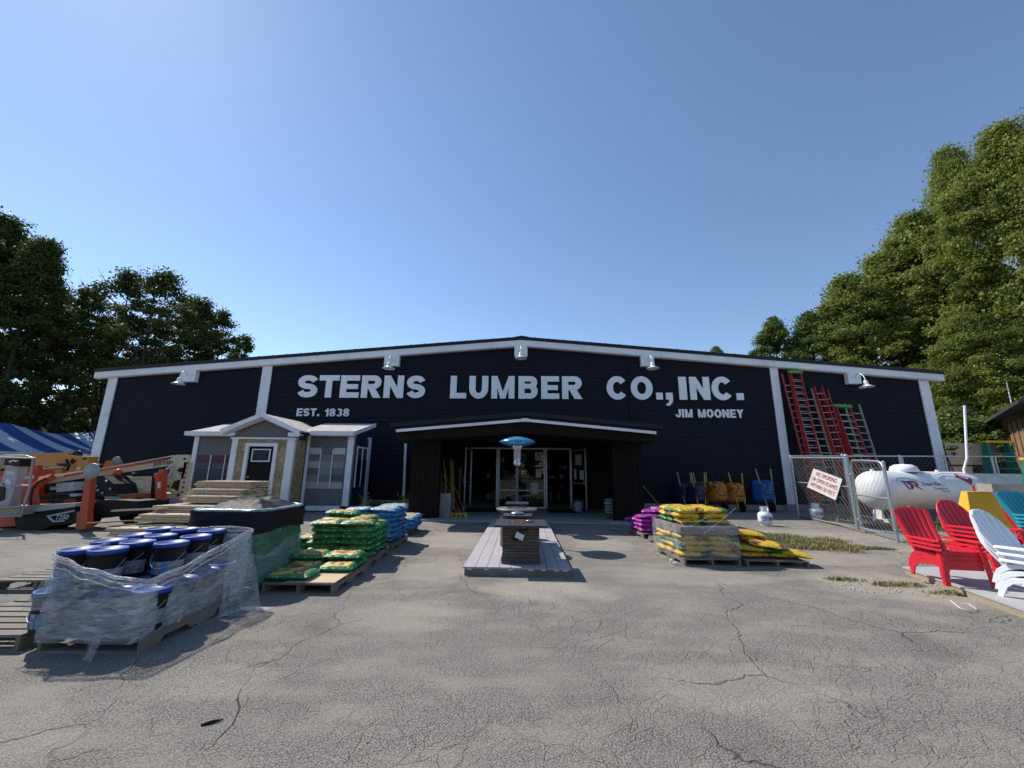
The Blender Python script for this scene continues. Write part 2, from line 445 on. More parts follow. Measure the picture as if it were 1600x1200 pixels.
# ================================================================== SETTING
def ground_material():
    m, nt, p = newmat('asphalt')
    g = nt.new('ShaderNodeTexCoord').outputs['Object']
    fine = nt.noise(g, 92, 3, .75)
    fine2 = nt.noise(g, 24, 2, .6)
    big = nt.noise(g, .35, 4, .6)
    mid = nt.noise(nt.mapv(g, (1,2.2,1)), 1.3, 5, .6)
    c = nt.mix(nt.ramp(fine, .42, .59), (.050,.045,.040), (.40,.36,.31))
    c = nt.mix(nt.math('MULTIPLY', nt.ramp(nt.noise(g, 120, 2, .6), .5, .7), .5), c, (.40,.375,.345))
    c = nt.mix(nt.math('MULTIPLY', nt.ramp(fine2, .54, .66), .4), c, (.34,.315,.285))
    c = nt.mix(nt.math('MULTIPLY', nt.ramp(big, .42, .66), .30), c, (.14,.13,.118))
    c = nt.mix(nt.math('MULTIPLY', nt.ramp(mid, .46, .66), .5), c, (.37,.325,.265))
    c = nt.mix(nt.math('MULTIPLY', nt.ramp(nt.noise(g, .9, 6, .7), .55, .70), .28), c, (.13,.12,.11))
    # sandy patches where sand has collected
    x, y, z = nt.sep(g)
    def blob(cx, cy, rx, ry, st):
        a = nt.math('POWER', nt.math('DIVIDE', nt.math('SUBTRACT', x, cx), rx), 2.0)
        b = nt.math('POWER', nt.math('DIVIDE', nt.math('SUBTRACT', y, cy), ry), 2.0)
        d = nt.math('ADD', nt.math('ADD', a, b), nt.math('MULTIPLY', nt.math('SUBTRACT', nt.noise(g, 2.5, 5, .65), .5), 2.2))
        return nt.math('MULTIPLY', nt.ramp(nt.math('SUBTRACT', 1.2, d), .0, .8), st)
    sand = None
    for s_ in ((0.35,5.55,.9,.5,.75),(-1.3,6.6,.6,.9,.5),(-1.5,9.2,.8,1.3,.6),(1.7,9.0,.7,.8,.5),(5.2,6.1,1.1,.9,.75),(4.8,8.0,2.2,.7,.55),(-1.3,4.6,.7,.5,.45),(2.6,6.4,1.2,.5,.45),(7.2,10.6,2.6,1.1,.5),(-3.0,2.5,.6,.35,.4),(3.1,2.4,.5,.3,.5),(-7.5,7.2,1.6,1.2,.35),(9,8.6,2,1.2,.5),(-1.75,1.75,.28,.10,.8),(1.6,3.3,.8,.4,.4),(-2.2,3.2,.5,.25,.35),(4.2,3.6,.8,.5,.35)):
        b_ = blob(*s_); sand = b_ if sand is None else nt.math('MAXIMUM', sand, b_)
    sandc = nt.mix(nt.ramp(fine, .35, .65), (.33,.285,.225), (.50,.45,.375))
    c = nt.mix(nt.math('MULTIPLY', sand, nt.math('MULTIPLY_ADD', fine2, .9, .4)), c, sandc)
    # dark damp / oil stains
    st = nt.ramp(nt.noise(nt.mapv(g, (1,1,1), (11,4,0)), .8, 4), .60, .74)
    c = nt.mix(nt.math('MULTIPLY', st, .45), c, (.10,.095,.09))
    # cracks
    nv = nt.new('ShaderNodeVectorMath', operation='ADD')
    nn = nt.new('ShaderNodeTexNoise'); nt.set(nn, 'Vector', g); nn.inputs['Scale'].default_value = 1.6; nn.inputs['Detail'].default_value = 5
    sc = nt.new('ShaderNodeVectorMath', operation='SCALE'); nt.set(sc, 0, nn.outputs[1]); sc.inputs['Scale'].default_value = .55
    nt.set(nv, 0, nt.mapv(g, (1.3,.75,1), (0,0,0), (0,0,R(-32)))); nt.set(nv, 1, sc.outputs[0])
    vo = nt.new('ShaderNodeTexVoronoi', feature='DISTANCE_TO_EDGE'); nt.set(vo, 'Vector', nv.outputs[0]); vo.inputs['Scale'].default_value = .42
    cr = nt.ramp(vo.outputs['Distance'], .0006, .0022, (1,1,1), (0,0,0))
    vo2 = nt.new('ShaderNodeTexVoronoi', feature='DISTANCE_TO_EDGE'); nt.set(vo2, 'Vector', nv.outputs[0]); vo2.inputs['Scale'].default_value = 3.4
    cr2 = nt.math('MULTIPLY', nt.ramp(vo2.outputs['Distance'], .003, .013, (1,1,1), (0,0,0)), nt.ramp(nt.noise(nt.mapv(g,(1,1,1),(2.2,7.1,0)), .45, 3), .40, .56))
    vo3 = nt.new('ShaderNodeTexVoronoi', feature='DISTANCE_TO_EDGE'); nt.set(vo3, 'Vector', nt.mapv(nv.outputs[0], (1.0,2.6,1), (5,3,0), (0,0,R(12)))); vo3.inputs['Scale'].default_value = 2.2
    cr3 = nt.math('MULTIPLY', nt.ramp(vo3.outputs['Distance'], .003, .016, (1,1,1), (0,0,0)), nt.ramp(nt.noise(nt.mapv(g,(1,1,1),(9,1,0)), .5, 4), .40, .60))
    brk = nt.ramp(nt.noise(g, .9, 3), .44, .56)
    crk = nt.math('MAXIMUM', nt.math('MULTIPLY', cr, brk), nt.math('MAXIMUM', nt.math('MULTIPLY', cr2, .30), nt.math('MULTIPLY', cr3, .42)))
    crk = nt.math('MULTIPLY', crk, nt.math('SUBTRACT', 1.0, nt.math('MULTIPLY', sand, .7)))
    c = nt.mix(nt.math('MULTIPLY', crk, .62), c, (.04,.034,.028))
    nt.set(p, 'Base Color', c); p.inputs['Roughness'].default_value = .92; p.inputs['Specular IOR Level'].default_value = .25
    h = nt.math('SUBTRACT', nt.math('ADD', fine, nt.math('MULTIPLY', fine2, .8)), nt.math('MULTIPLY', crk, 1.5))
    nt.set(p, 'Normal', nt.bump(h, 1.0, .014))
    return m
gm = ground_material()
b = MB(); b.add([(-400,-200,0),(400,-200,0),(400,500,0),(-400,500,0)], [(0,1,2,3)])
o = b.build('ground', gm); o['kind'] = 'structure'
# soil under the woods
soil = pm('forest_soil', (.07,.06,.035), .95, var=.4, scale=1.5)
for nm, r_ in (('soil_strip', (-400,-20.2,17.5,500)), ('soil_strip', (-20.1,400,40.5,500)), ('soil_strip', (22,400,16.5,40.4))):
    b = MB(); b.add([(r_[0],r_[2],.004),(r_[1],r_[2],.004),(r_[1],r_[3],.004),(r_[0],r_[3],.004)], [(0,1,2,3)])
    o = b.build(nm, soil); o['kind'] = 'structure'
# concrete walk under the porch
b = MB(); b.bx(-3.5,3.75,12.35,18.0,.0,.05)
o = b.build('pavement', MT['concrete']); o['kind'] = 'structure'

# ================================================================== STORE
YW = 17.9
XL, XR, XP = -20.16, 18.74, -.06
ZP, ZL, ZR = 7.63, 5.99, 6.05
def roofz(x):
    return ZP + (ZL-ZP)*(XP-x)/(XP-XL) if x < XP else ZP + (ZR-ZP)*(x-XP)/(XR-XP)
store = thing('lumber_store', 'wide navy clapboard store building with white trim and big white lettering', 'store building', (0,YW,0))
xl, xr = -19.5, 18.1
def siding(mb, x0, x1, z0, z1, y, pitch=.19, lap=.018, top=None, hole=None):
    z = z0; 
    while z < z1 - 1e-6:
        zt = min(z + pitch, z1)
        a0, a1, b0, b1 = x0, x1, x0, x1
        if top is not None:
            r = top(zt)
            rb = top(z)
            if rb is None: break
            b0, b1 = max(x0, rb[0]), min(x1, rb[1])
            if r is None: a0 = a1 = (b0+b1)/2
            else: a0, a1 = max(x0, r[0]), min(x1, r[1])
        segs = [(b0, b1, a0, a1)]
        if hole and z < hole[3] and zt > hole[2]:
            segs = [(b0, hole[0], a0, hole[0]), (hole[1], b1, hole[1], a1)]
        for s0, s1, t0, t1 in segs:
            mb.add([(s0,y-lap,z),(s1,y-lap,z),(t1,y,zt),(t0,y,zt),(s0,y+.02,z),(s1,y+.02,z),(t1,y+.02,zt),(t0,y+.02,zt)],
                   [(0,1,2,3),(0,4,5,1),(0,3,7,4),(1,5,6,2)])
        z = zt
def topline(z, off=.34):
    # x range where the roof underside is above z
    zz = z + off
    if zz >= ZP: return None
    l = XL + (zz-ZL)/(ZP-ZL)*(XP-XL) if zz > ZL else XL
    r = XR - (zz-ZR)/(ZP-ZR)*(XR-XP) if zz > ZR else XR
    return (l, r)
b = MB(); siding(b, xl, xr, .22, 7.3, YW, top=topline, hole=(-3.45,3.7,0,2.66))
b.build('wall', MT['navy'], store)
# shell: side walls, back wall, base course
b = MB()
b.bx(xl,xl+.15,YW+.03,39,0,roofz(xl)-.45); b.bx(xr-.15,xr,YW+.03,39,0,roofz(xr)-.45)
b.prism([(xl,39,0),(xr,39,0),(xr,39,roofz(xr)-.45),(XP,39,ZP-.45),(xl,39,roofz(xl)-.45)], (0,.15,0))
# solid backing behind the boards, with the entrance opening left free
b.prism([(xl+.16,YW+.03,0),(-3.45,YW+.03,0),(-3.45,YW+.03,roofz(-3.45)-.5),(xl+.16,YW+.03,roofz(xl+.16)-.5)], (0,.12,0))
b.prism([(3.7,YW+.03,0),(xr-.16,YW+.03,0),(xr-.16,YW+.03,roofz(xr-.16)-.5),(3.7,YW+.03,roofz(3.7)-.5)], (0,.12,0))
b.prism([(-3.44,YW+.03,2.66),(3.69,YW+.03,2.66),(3.69,YW+.03,roofz(3.69)-.5),(XP,YW+.03,ZP-.5),(-3.44,YW+.03,roofz(-3.44)-.5)], (0,.12,0))
b.build('shell_wall', MT['navy'], store)
b = MB(); b.bx(xl,-3.5,YW-.03,YW+.02,0,.2); b.bx(3.75,xr,YW-.03,YW+.02,0,.2)
b.build('base_course', MT['concrete'], store)
# roof: metal sheet with seams, dark drip edge
b = MB()
y0, y1 = YW-.30, 39.4
for (xa, za, xb, zb) in ((XL, ZL, XP, ZP), (XP, ZP, XR, ZR)):
    b.add([(xa,y0,za),(xb,y0,zb),(xb,y1,zb),(xa,y1,za),(xa,y0,za-.14),(xb,y0,zb-.14),(xb,y1,zb-.14),(xa,y1,za-.14)],
          [(0,1,2,3),(4,7,6,5),(0,4,5,1),(3,2,6,7),(0,3,7,4),(1,5,6,2)])
for i in range(1, 60):
    x = XL + (XR-XL)*i/60; z = roofz(x)
    b.beam((x,y0+.01,z+.012),(x,y1,z+.012),.03,.03)
b.prism([(XP-.35,y0-.015,roofz(XP-.35)+.005),(XP,y0-.015,ZP+.04),(XP+.35,y0-.015,roofz(XP+.35)+.005),(XP+.35,y0-.015,roofz(XP+.35)-.04),(XP,y0-.015,ZP-.02),(XP-.35,y0-.015,roofz(XP-.35)-.04)],(0,21,0))
b.build('roof', MT['roofmetal'], store)
# white rake boards and soffit
b = MB()
for (xa, xb) in ((XL, XP), (XP, XR)):
    za, zb = roofz(xa)-.15, roofz(xb)-.15
    t = .28
    b.prism([(xa,y0+.05,za),(xb,y0+.05,zb),(xb,y0+.05,zb-t),(xa,y0+.05,za-t)], (0,.05,0))
    b.prism([(xa,y0+.11,za-t+.02),(xb,y0+.11,zb-t+.02),(xb,y0+.11,zb-t-.02),(xa,y0+.11,za-t-.02)], (0,.17,0))
b.build('rake_board', MT['trim'], store)
# vertical trim boards
for (x0_, x1_, zb) in ((-19.62,-19.2,0), (-12.27,-11.82,0), (11.27,11.62,.25), (17.78,18.2,0)):
    b = MB(); zt = min(roofz(x0_), roofz(x1_))-.45
    b.bx(x0_, x1_, YW-.075, YW-.022, zb, zt+.05); b.build('trim_board', MT['trim'], store)
b = MB(); b.bx(11.15,12.0,YW-.22,YW-.08,0,.24); b.build('footing_block', MT['concrete'], store)
# conduits
b = MB(); b.tube([(4.89,YW-.06,6.75),(4.9,YW-.06,3.6)], .022); b.build('conduit', MT['blacksteel'], store)
b = MB(); b.tube([W(634,693,17.6),W(631,775,17.6)], .06); b.build('downspout', MT['trim'], store)

# ------------------------------------------------ lettering
class Glyph:
    """heavy block letters, cap height 1, stroke s; front pieces staggered by 1 mm so none are coplanar"""
    def __init__(g, s=.265): g.s = s
    def rect(g, x0, z0, x1, z1): return [(x0,z0),(x1,z0),(x1,z1),(x0,z1)]
    def arc(g, cx, cz, rx, rz, a0, a1, s=None, n=18, sz=None):
        s = s or g.s; sz = sz or s*.92
        o = []; i = []
        for k in range(n+1):
            a = R(a0+(a1-a0)*k/n)
            o.append((cx+rx*math.cos(a), cz+rz*math.sin(a))); i.append((cx+(rx-s)*math.cos(a), cz+(rz-sz)*math.sin(a)))
        return ('strip', o, i)
    def strokes(g, ch, w):
        s = g.s; h = s*.88; r = g.rect; A = g.arc
        if ch == 'S':
            # centre line band
            pts = []
            rx, rz = w/2-s*.5, (1-h)/4
            for k in range(17): 
                a = R(12+(258)*k/16); pts.append((w/2+rx*math.cos(a)*(1.0), 1-h/2-rz+rz*math.sin(a)))
            for k in range(17):
                a = R(90-258*k/16); pts.append((w/2+rx*math.cos(a), h/2+rz+rz*math.sin(a)))
            o = []; i = []
            for k, p in enumerate(pts):
                q0 = pts[max(k-1,0)]; q1 = pts[min(k+1,len(pts)-1)]
                dx, dz = q1[0]-q0[0], q1[1]-q0[1]; L = math.hypot(dx,dz) or 1
                nx, nz = -dz/L, dx/L; t = (h/2)+(s-h)/2*abs(nx)
                o.append((p[0]-nx*t, p[1]-nz*t)); i.append((p[0]+nx*t, p[1]+nz*t))
            return [('strip', o, i)]
        if ch == 'T': return [r(0,1-h,w,1), r(w/2-s/2,0,w/2+s/2,1-h)]
        if ch == 'E': return [r(0,0,s,1), r(s,1-h,w,1), r(s,.5-h*.47,w*.93,.5+h*.43), r(s,0,w,h)]
        if ch == 'L': return [r(0,0,s,1), r(s,0,w,h)]
        if ch == 'I': return [r(0,0,w,1)]
        if ch == 'N': return [r(0,0,s,1), r(w-s,0,w,1), [(s,1),(s,1-.46),(w-s,0),(w-s,.46)]]
        if ch == 'M': return [r(0,0,s*.95,1), r(w-s*.95,0,w,1), [(s*.95,1),(s*.95,.50),(w/2-s*.42,0),(w/2,0),(w/2,.30)], [(w-s*.95,1),(w/2,.30),(w/2,0),(w/2+s*.42,0),(w-s*.95,.50)]]
        if ch == 'U': return [r(0,.45,s,1), r(w-s,.45,w,1), A(w/2,.45,w/2,.46,180,360)]
        if ch in 'O0': return [A(w/2,.5,w/2,.515,0,360,n=40)]
        if ch == 'C': return [A(w/2,.5,w/2,.515,38,322,n=32)]
        if ch in 'RBP':
            rz = .30 if ch == 'R' else .275
            out = [r(0,0,s,1)]
            zt = 1-rz; 
            out += [r(s,1-h,w-rz,1), A(w-rz-.02,zt,rz,rz,90,-90,sz=h), r(s,1-2*rz,w-rz,1-2*rz+h*.9)]
            if ch == 'B':
                rb = (1-2*rz+h*.9)/2
                out += [r(s,0,w-rb,h), A(w-rb,rb,rb,rb,90,-90,sz=h)]
            if ch == 'R': out += [[(w*.36,1-2*rz),(w-s*1.25,0),(w,0),(w*.36+s*1.15,1-2*rz)]]
            return out
        if ch == 'J': return [r(w-s,.36,w,1), A(w/2,.36,w/2,.37,180,360)]
        if ch == 'Y': return [r(w/2-s/2,0,w/2+s/2,.42), [(0,1),(w/2-s/2,.42),(w/2+s/2,.42),(s*1.15,1)], [(w,1),(w-s*1.15,1),(w/2-s/2,.42),(w/2+s/2,.42)]]
        if ch == '1': return [r(w-s,0,w,1), r(0,.62,w-s,.80)]
        if ch == '8': return [A(w/2,.735,w/2*.94,.27,0,360,sz=s*.75,n=28), A(w/2,.28,w/2,.29,0,360,sz=s*.75,n=28)]
        if ch == '3': return [A(w/2,.735,w/2*.94,.27,150,-90,sz=s*.75,n=24), A(w/2,.28,w/2,.29,90,-150,sz=s*.75,n=24)]
        if ch == '.': return [r(0,0,w,h*1.25)]
        if ch == ',': return [[(0,0),(w*.42,0),(0,-.24),(w*.3,-.27),(w,-.02),(w,h*1.25),(0,h*1.25)]] if False else [r(0,0,w,h*1.25), [(w*.45,0),(w*.35,-.14),(0,-.18),(0,-.27),(w*.5,-.25),(w*.9,-.12),(w,0)]]
        return []
    def emit(g, mb, ch, x, z, wd, ht, y, depth=.06):
        w = wd/ht
        for k, st in enumerate(g.strokes(ch, w)):
            yy = y - depth - .0015*k
            cv = lambda q: (x+q[0]*ht, yy, z+q[1]*ht)
            if isinstance(st, tuple):
                _, o, i = st; n = len(o); ov = [cv(q) for q in o]; iv = [cv(q) for q in i]
                ob = [(p[0], y-.001, p[2]) for p in ov]; ib = [(p[0], y-.001, p[2]) for p in iv]
                vs = ov+iv+ob+ib; fs = []
                for q in range(n-1):
                    fs += [(q,q+1,n+q+1,n+q),(q,2*n+q,2*n+q+1,q+1),(n+q,n+q+1,3*n+q+1,3*n+q)]
                fs += [(0,n,3*n,2*n),(n-1,2*n-1,4*n-1,3*n-1)]
                mb.add(vs, fs)
            else:
                mb.prism([cv(q) for q in st], (0, depth+.0015*k-.001, 0))
gl = Glyph(.27)
YS = YW - .03
big = [('S',466,497),('T',499,530),('E',532.5,562),('R',565.5,596.5),('N',600.5,631),('S',636,665),
       ('L',704,729),('U',733.5,763),('M',768,804),('B',810,840),('E',845.5,873.5),('R',878,909.5),
       ('C',947.5,980.5),('O',985,1019),('.',1024,1034),(',',1039,1049.5),('I',1060,1072),('N',1077,1108),('C',1111,1144),('.',1148.5,1159.5)]
for ch, a, c in big:
    xa = W(a, 605, YS).x; xb = W(c, 605, YS).x
    b = MB(); gl.emit(b, ch, xa, 4.72, xb-xa, 1.06, YS)
    b.build('letter', MT['letter'], store)
def small_line(text, px0, px1, z, ht, name):
    ws = {'E':.78,'S':.86,'T':.82,'.':.28,' ':.5,'1':.5,'8':.82,'3':.82,'J':.74,'I':.3,'M':1.02,'O':.95,'N':.9,'Y':.92}
    gap = .13; tot = sum(ws[c] for c in text)+gap*(len(text)-1)
    x0 = W(px0,646,YS).x; x1 = W(px1,646,YS).x; k = (x1-x0)/tot
    b = MB(); g2 = Glyph(.25); x = x0
    for c in text:
        if c != ' ': g2.emit(b, c, x, z, ws[c]*k, ht, YS, .04)
        x += (ws[c]+gap)*k
    b.build(name, MT['letter'], store)
small_line('EST. 1838', 464, 546, W(500,650.5,YS).z, .36, 'sign_line')
small_line('JIM MOONEY', 1055, 1161, W(1100,652.5,YS).z, .37, 'sign_line')

def text_mb(mb, s, origin, right, up, height, off=0.0, wrapfn=None, align='LEFT', width=None, depth=0.0):
    cu = bpy.data.curves.new('t', 'FONT'); cu.body = s; cu.size = 1.0; cu.offset = off; cu.align_x = align
    ob = bpy.data.objects.new('t', cu); scene.collection.objects.link(ob)
    dg = bpy.context.evaluated_depsgraph_get(); dg.update()
    me = bpy.data.meshes.new_from_object(ob.evaluated_get(dg))
    vs = [v.co.copy() for v in me.vertices]; fs = [tuple(p.vertices) for p in me.polygons]
    bpy.data.objects.remove(ob); bpy.data.curves.remove(cu); bpy.data.meshes.remove(me)
    if not vs: return
    xs = [v.x for v in vs]; k = height/.72; kx = k
    if width: kx = width/(max(xs)-min(xs))
    right = Vector(right); up = Vector(up); origin = Vector(origin)
    x0 = min(xs) if align == 'LEFT' else 0
    out = []
    for v in vs:
        if wrapfn: out.append(wrapfn((v.x-x0)*kx, v.y*k))
        else: out.append(origin + right*(v.x-x0)*kx + up*v.y*k)
    mb.add(out, fs)

# ------------------------------------------------ mounts and barn lamps
lamps = [(-16.02,-15.3,5.41,5.95,-16.25,5.34,-1,'leftmost'),(-6.45,-5.76,6.2,6.74,-6.3,6.13,-1,''),(-.39,.21,6.68,7.2,-.09,6.65,0,''),(5.42,6.01,6.24,6.8,6.0,6.18,1,''),(14.56,15.12,5.47,6.0,15.5,5.36,1,'')]
labs = ['white gooseneck lamp highest on the wall directly under the roof peak',
        'white gooseneck lamp on the far left wall section above the siding display hut',
        'white gooseneck lamp above the letters S and N of STERNS',
        'white gooseneck lamp above the letters CO',
        'white gooseneck lamp at the far right above the leaning ladders']
order = [1,2,0,3,4]
for k, (x0_, x1_, z0_, z1_, lx, lz, d, _) in enumerate(lamps):
    lx = lx*.955; lz = 1.5+(lz-1.5)*.955
    b = MB(); b.bx(x0_, x1_, YW-.24, YW-.02, z0_, z1_); b.build('lamp_mount', MT['trim'], store)
    cx = (x0_+x1_)/2; yb = YW-.25
    lt = thing('barn_lamp', labs[order[k]], 'wall lamp', (cx, yb, z0_+.3), 'white gooseneck barn lamps')
    b = MB()
    ly = yb-.55
    px = lx
    pts = [(cx,yb,z0_+.28)]
    for q in range(9):
        a = PI*q/8
        f = .12+.88*(1-math.cos(a))/2
        pts.append((cx+(px-cx)*f, yb-.55*f, lz+.34+.22*math.sin(a)+ (z0_+.3-lz-.34)*(1-f)))
    pts.append((px,ly,lz+.26))
    b.tube(pts, .022, 8); b.lathe([(.07,0),(.07,.02)], (cx,yb-.01,z0_+.28), 12, axis='Y')
    b.build('arm', MT['white'], lt)
    b = MB(); b.lathe([(.035,.30),(.06,.29),(.085,.25),(.09,.16),(.11,.10),(.20,.045),(.27,.02),(.275,0),(.26,.005),(.19,.03),(.10,.085),(.07,.15)], (px,ly,lz), 24, caps=False)
    b.lathe([(.0,.3),(.035,.3)], (px,ly,lz), 12)
    b.build('lamp_shade', MT['white'], lt)

# ================================================================== PORCH
porch = thing('entrance_porch', 'dark brown boarded entrance porch with low gable roof and white eave strip', 'porch', (0,12.8,0))
xm = .08
b = MB()
def pr(x, zc, ze): return zc + (ze-zc)*abs(x-xm)/4.05
yA, yB = 11.75, 17.82
for sx in (-1, 1):
    xe = xm + sx*4.05
    b.add([(xm,yA,3.23),(xe,yA,2.86),(xe,yB,2.86),(xm,yB,3.23),(xm,yA,3.11),(xe,yA,2.74),(xe,yB,2.74),(xm,yB,3.11)],
          [(0,1,2,3),(4,7,6,5),(0,4,5,1),(1,5,6,2)])
b.build('roof', MT['roofmetal'], porch)
b = MB()
for sx in (-1, 1):
    xe = xm + sx*3.95
    b.prism([(xm,yA+.12,3.105),(xe,yA+.12,2.745),(xe,yA+.12,2.64),(xm,yA+.12,3.0)], (0,.05,0))
b.build('fascia', MT['roofmetal'], porch)
b = MB()
for sx in (-1, 1):
    xe = xm + sx*3.86
    b.prism([(xm+sx*.003,yA+.06,3.03),(xe,yA+.06,2.68),(xe,yA+.06,2.60),(xm+sx*.003,yA+.06,2.95)], (0,.06,0))
b.box((xm,yA+.05,2.985),(.2,.08,.1))
b.build('eave_strip', MT['trim'], porch)
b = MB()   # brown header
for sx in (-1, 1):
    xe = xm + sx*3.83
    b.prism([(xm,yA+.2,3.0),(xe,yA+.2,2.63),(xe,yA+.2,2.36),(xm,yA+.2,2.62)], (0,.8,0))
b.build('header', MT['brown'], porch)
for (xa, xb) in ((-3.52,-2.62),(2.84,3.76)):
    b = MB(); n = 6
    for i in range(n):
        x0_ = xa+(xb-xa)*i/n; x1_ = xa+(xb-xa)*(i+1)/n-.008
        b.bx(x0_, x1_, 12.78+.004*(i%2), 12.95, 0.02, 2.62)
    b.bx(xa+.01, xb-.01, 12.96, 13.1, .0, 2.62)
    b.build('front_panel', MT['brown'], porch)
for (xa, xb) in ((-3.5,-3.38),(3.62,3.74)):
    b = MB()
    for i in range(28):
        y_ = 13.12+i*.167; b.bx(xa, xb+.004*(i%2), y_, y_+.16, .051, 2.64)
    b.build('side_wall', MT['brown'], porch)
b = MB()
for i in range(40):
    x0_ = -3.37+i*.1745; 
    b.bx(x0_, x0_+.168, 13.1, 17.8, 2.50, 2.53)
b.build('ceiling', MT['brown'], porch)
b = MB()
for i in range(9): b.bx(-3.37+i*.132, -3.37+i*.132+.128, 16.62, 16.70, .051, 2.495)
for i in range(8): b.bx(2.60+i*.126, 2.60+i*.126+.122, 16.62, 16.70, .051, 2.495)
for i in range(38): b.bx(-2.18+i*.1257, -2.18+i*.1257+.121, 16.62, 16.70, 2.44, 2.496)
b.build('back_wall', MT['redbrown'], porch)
# storefront: aluminium frames, glass, open door leaf
def fr(b, x0, x1, z0, z1, y, t=.055, d=.06, mid=None):
    b.bx(x0,x0+t,y,y+d,z0,z1); b.bx(x1-t,x1,y,y+d,z0,z1); b.bx(x0+t,x1-t,y+.002,y+d-.002,z1-t,z1); b.bx(x0+t,x1-t,y+.002,y+d-.002,z0,z0+t)
    if mid: b.bx(x0+t,x1-t,y+.004,y+d-.004,mid,mid+.04)
sf = thing('storefront', 'aluminium framed glass entrance with open doorways inside the dark porch', 'storefront', (.2,16.6,.05))
b = MB(); fr(b,-.98,.93,.052,2.43,16.56,mid=.72)
b.bx(-2.14,-2.06,16.56,16.62,.052,2.43); b.bx(-1.06,-1.0,16.56,16.62,.052,2.43); b.bx(.95,1.01,16.56,16.62,.052,2.43); b.bx(1.93,2.0,16.56,16.62,.052,2.43)
b.bx(-2.05,-1.07,16.562,16.618,2.38,2.43); b.bx(1.02,1.92,16.562,16.618,2.38,2.43)
b.build('frame', MT['alu'], sf)
b = MB(); b.bx(-.92,.87,16.585,16.592,.11,2.37); b.build('glass_pane', MT['glass'], sf)
def leaf(hx, hy, ang, w=.93):
    d = Vector((math.cos(ang), math.sin(ang), 0)); u = Vector((0,0,1))
    b = MB(); P = lambda s, z: Vector((hx,hy,z))+d*s
    b.beam(P(.03,.09),P(.03,2.38),.05,.06); b.beam(P(w-.03,.09),P(w-.03,2.38),.05,.06)
    b.beam(P(.06,2.34),P(w-.06,2.34),.048,.08); b.beam(P(.06,.17),P(w-.06,.17),.048,.14); b.beam(P(.06,1.06),P(w-.06,1.06),.048,.06)
    b.beam(P(w-.08,1.0)+Vector((d.y,-d.x,0))*.06,P(w-.08,1.3)+Vector((d.y,-d.x,0))*.06,.02,.02)
    o = b.build('door_leaf', MT['alu'], sf)
    b = MB(); b.beam(P(.06,1.22),P(w-.06,1.22),.008,2.1-.0); g_ = b.build('glass_pane', MT['glass'], o)
leaf(1.97,16.53,R(-58)); leaf(-2.1,16.53,R(-96))
# papers on the glass
for (x0_,z0_,w_,h_) in ((.52,1.93,.27,.33),(.55,1.25,.22,.33),(.35,.62,.3,.42)):
    b = MB(); b.bx(x0_,x0_+w_,16.553,16.558,z0_,z0_+h_); b.build('notice', MT['paper'], sf)
b = MB(); b.bx(.60,.71,16.549,16.552,2.13,2.19); b.bx(.57,.74,16.549,16.552,2.06,2.075); b.bx(.57,.74,16.549,16.552,2.02,2.035); b.build('notice_print', MT['black'], sf)
for (s,z,w_,h_,m_) in ((.3,1.75,.4,.42,'cardboard'),(.22,1.2,.14,.4,'paper'),(.55,1.2,.25,.35,'paper')):
    d = Vector((math.cos(R(-58)), math.sin(R(-58)), 0)); nrm = Vector((d.y,-d.x,0))
    p0 = Vector((1.97,16.53,z))+d*s+nrm*.01
    b = MB(); b.add([p0,p0+d*w_,p0+d*w_+Vector((0,0,h_)),p0+Vector((0,0,h_))],[(0,1,2,3)]); b.add([p0+nrm*.004,p0+d*w_+nrm*.004,p0+d*w_+Vector((0,0,h_))+nrm*.004,p0+Vector((0,0,h_))+nrm*.004],[(0,1,2,3)])
    b.build('notice', MT[m_], sf)
# dim interior
b = MB(); b.bx(-7,7,17.0,33,.0,.048); o = b.build('floor', MT['concrete']); o['kind'] = 'structure'
b = MB()
for k in range(2):
    x0_ = (-1.75,.9+.3)[k]; 
    b.box((x0_+.2,21.5,2.95),(2.0,.12,.05))
    it = thing('ceiling_light', ['short fluorescent strip light seen through the left doorway','fluorescent strip light seen through the right doorway'][k], 'ceiling light', (x0_+.2,21.5,3.0), 'strip lights inside the store')
    bb = MB(); bb.box((x0_+.2,21.5,3.0),((.5,1.15)[k],.14,.03)); bb.build('housing', MT['white'], it)
    bb = MB(); bb.tube([(x0_+.2-(.22,.55)[k],21.5,2.96),(x0_+.2+(.22,.55)[k],21.5,2.96)],.02); bb.build('tube', MT['tube_light'], it)
rs = random.Random(3)
for k,(x0_,y_) in enumerate(((-2.2,20.2),(.9,20.6),(-.9,18.4))):
    sh = thing('store_shelf', ['tall shelf of goods inside the left doorway','tall shelf of goods inside the right doorway','shelf of tool packets behind the middle glass'][k], 'shelf', (x0_+.9,y_,.05), 'shelves inside the store')
    b = MB()
    for z in (.1,.6,1.1,1.6,2.1): b.bx(x0_,x0_+1.8,y_,y_+.5,z,z+.03)
    for xx in (x0_-.02,x0_+1.8): b.bx(xx,xx+.03,y_,y_+.5,.05,2.4)
    b.build('frame', MT['blacksteel'], sh)
    for m_ in ('cardboard','stripe_red','bluelabel','paper'):
        for z in (.13,.63,1.13,1.63):
            xx = x0_+.05+rs.random()*1.5; w_ = .10+rs.random()*.22
            b = MB(); b.bx(xx,xx+w_,y_-.01-rs.random()*.02,y_+.3,z,z+.15+rs.random()*.25); b.build('goods', MT[m_], sh)
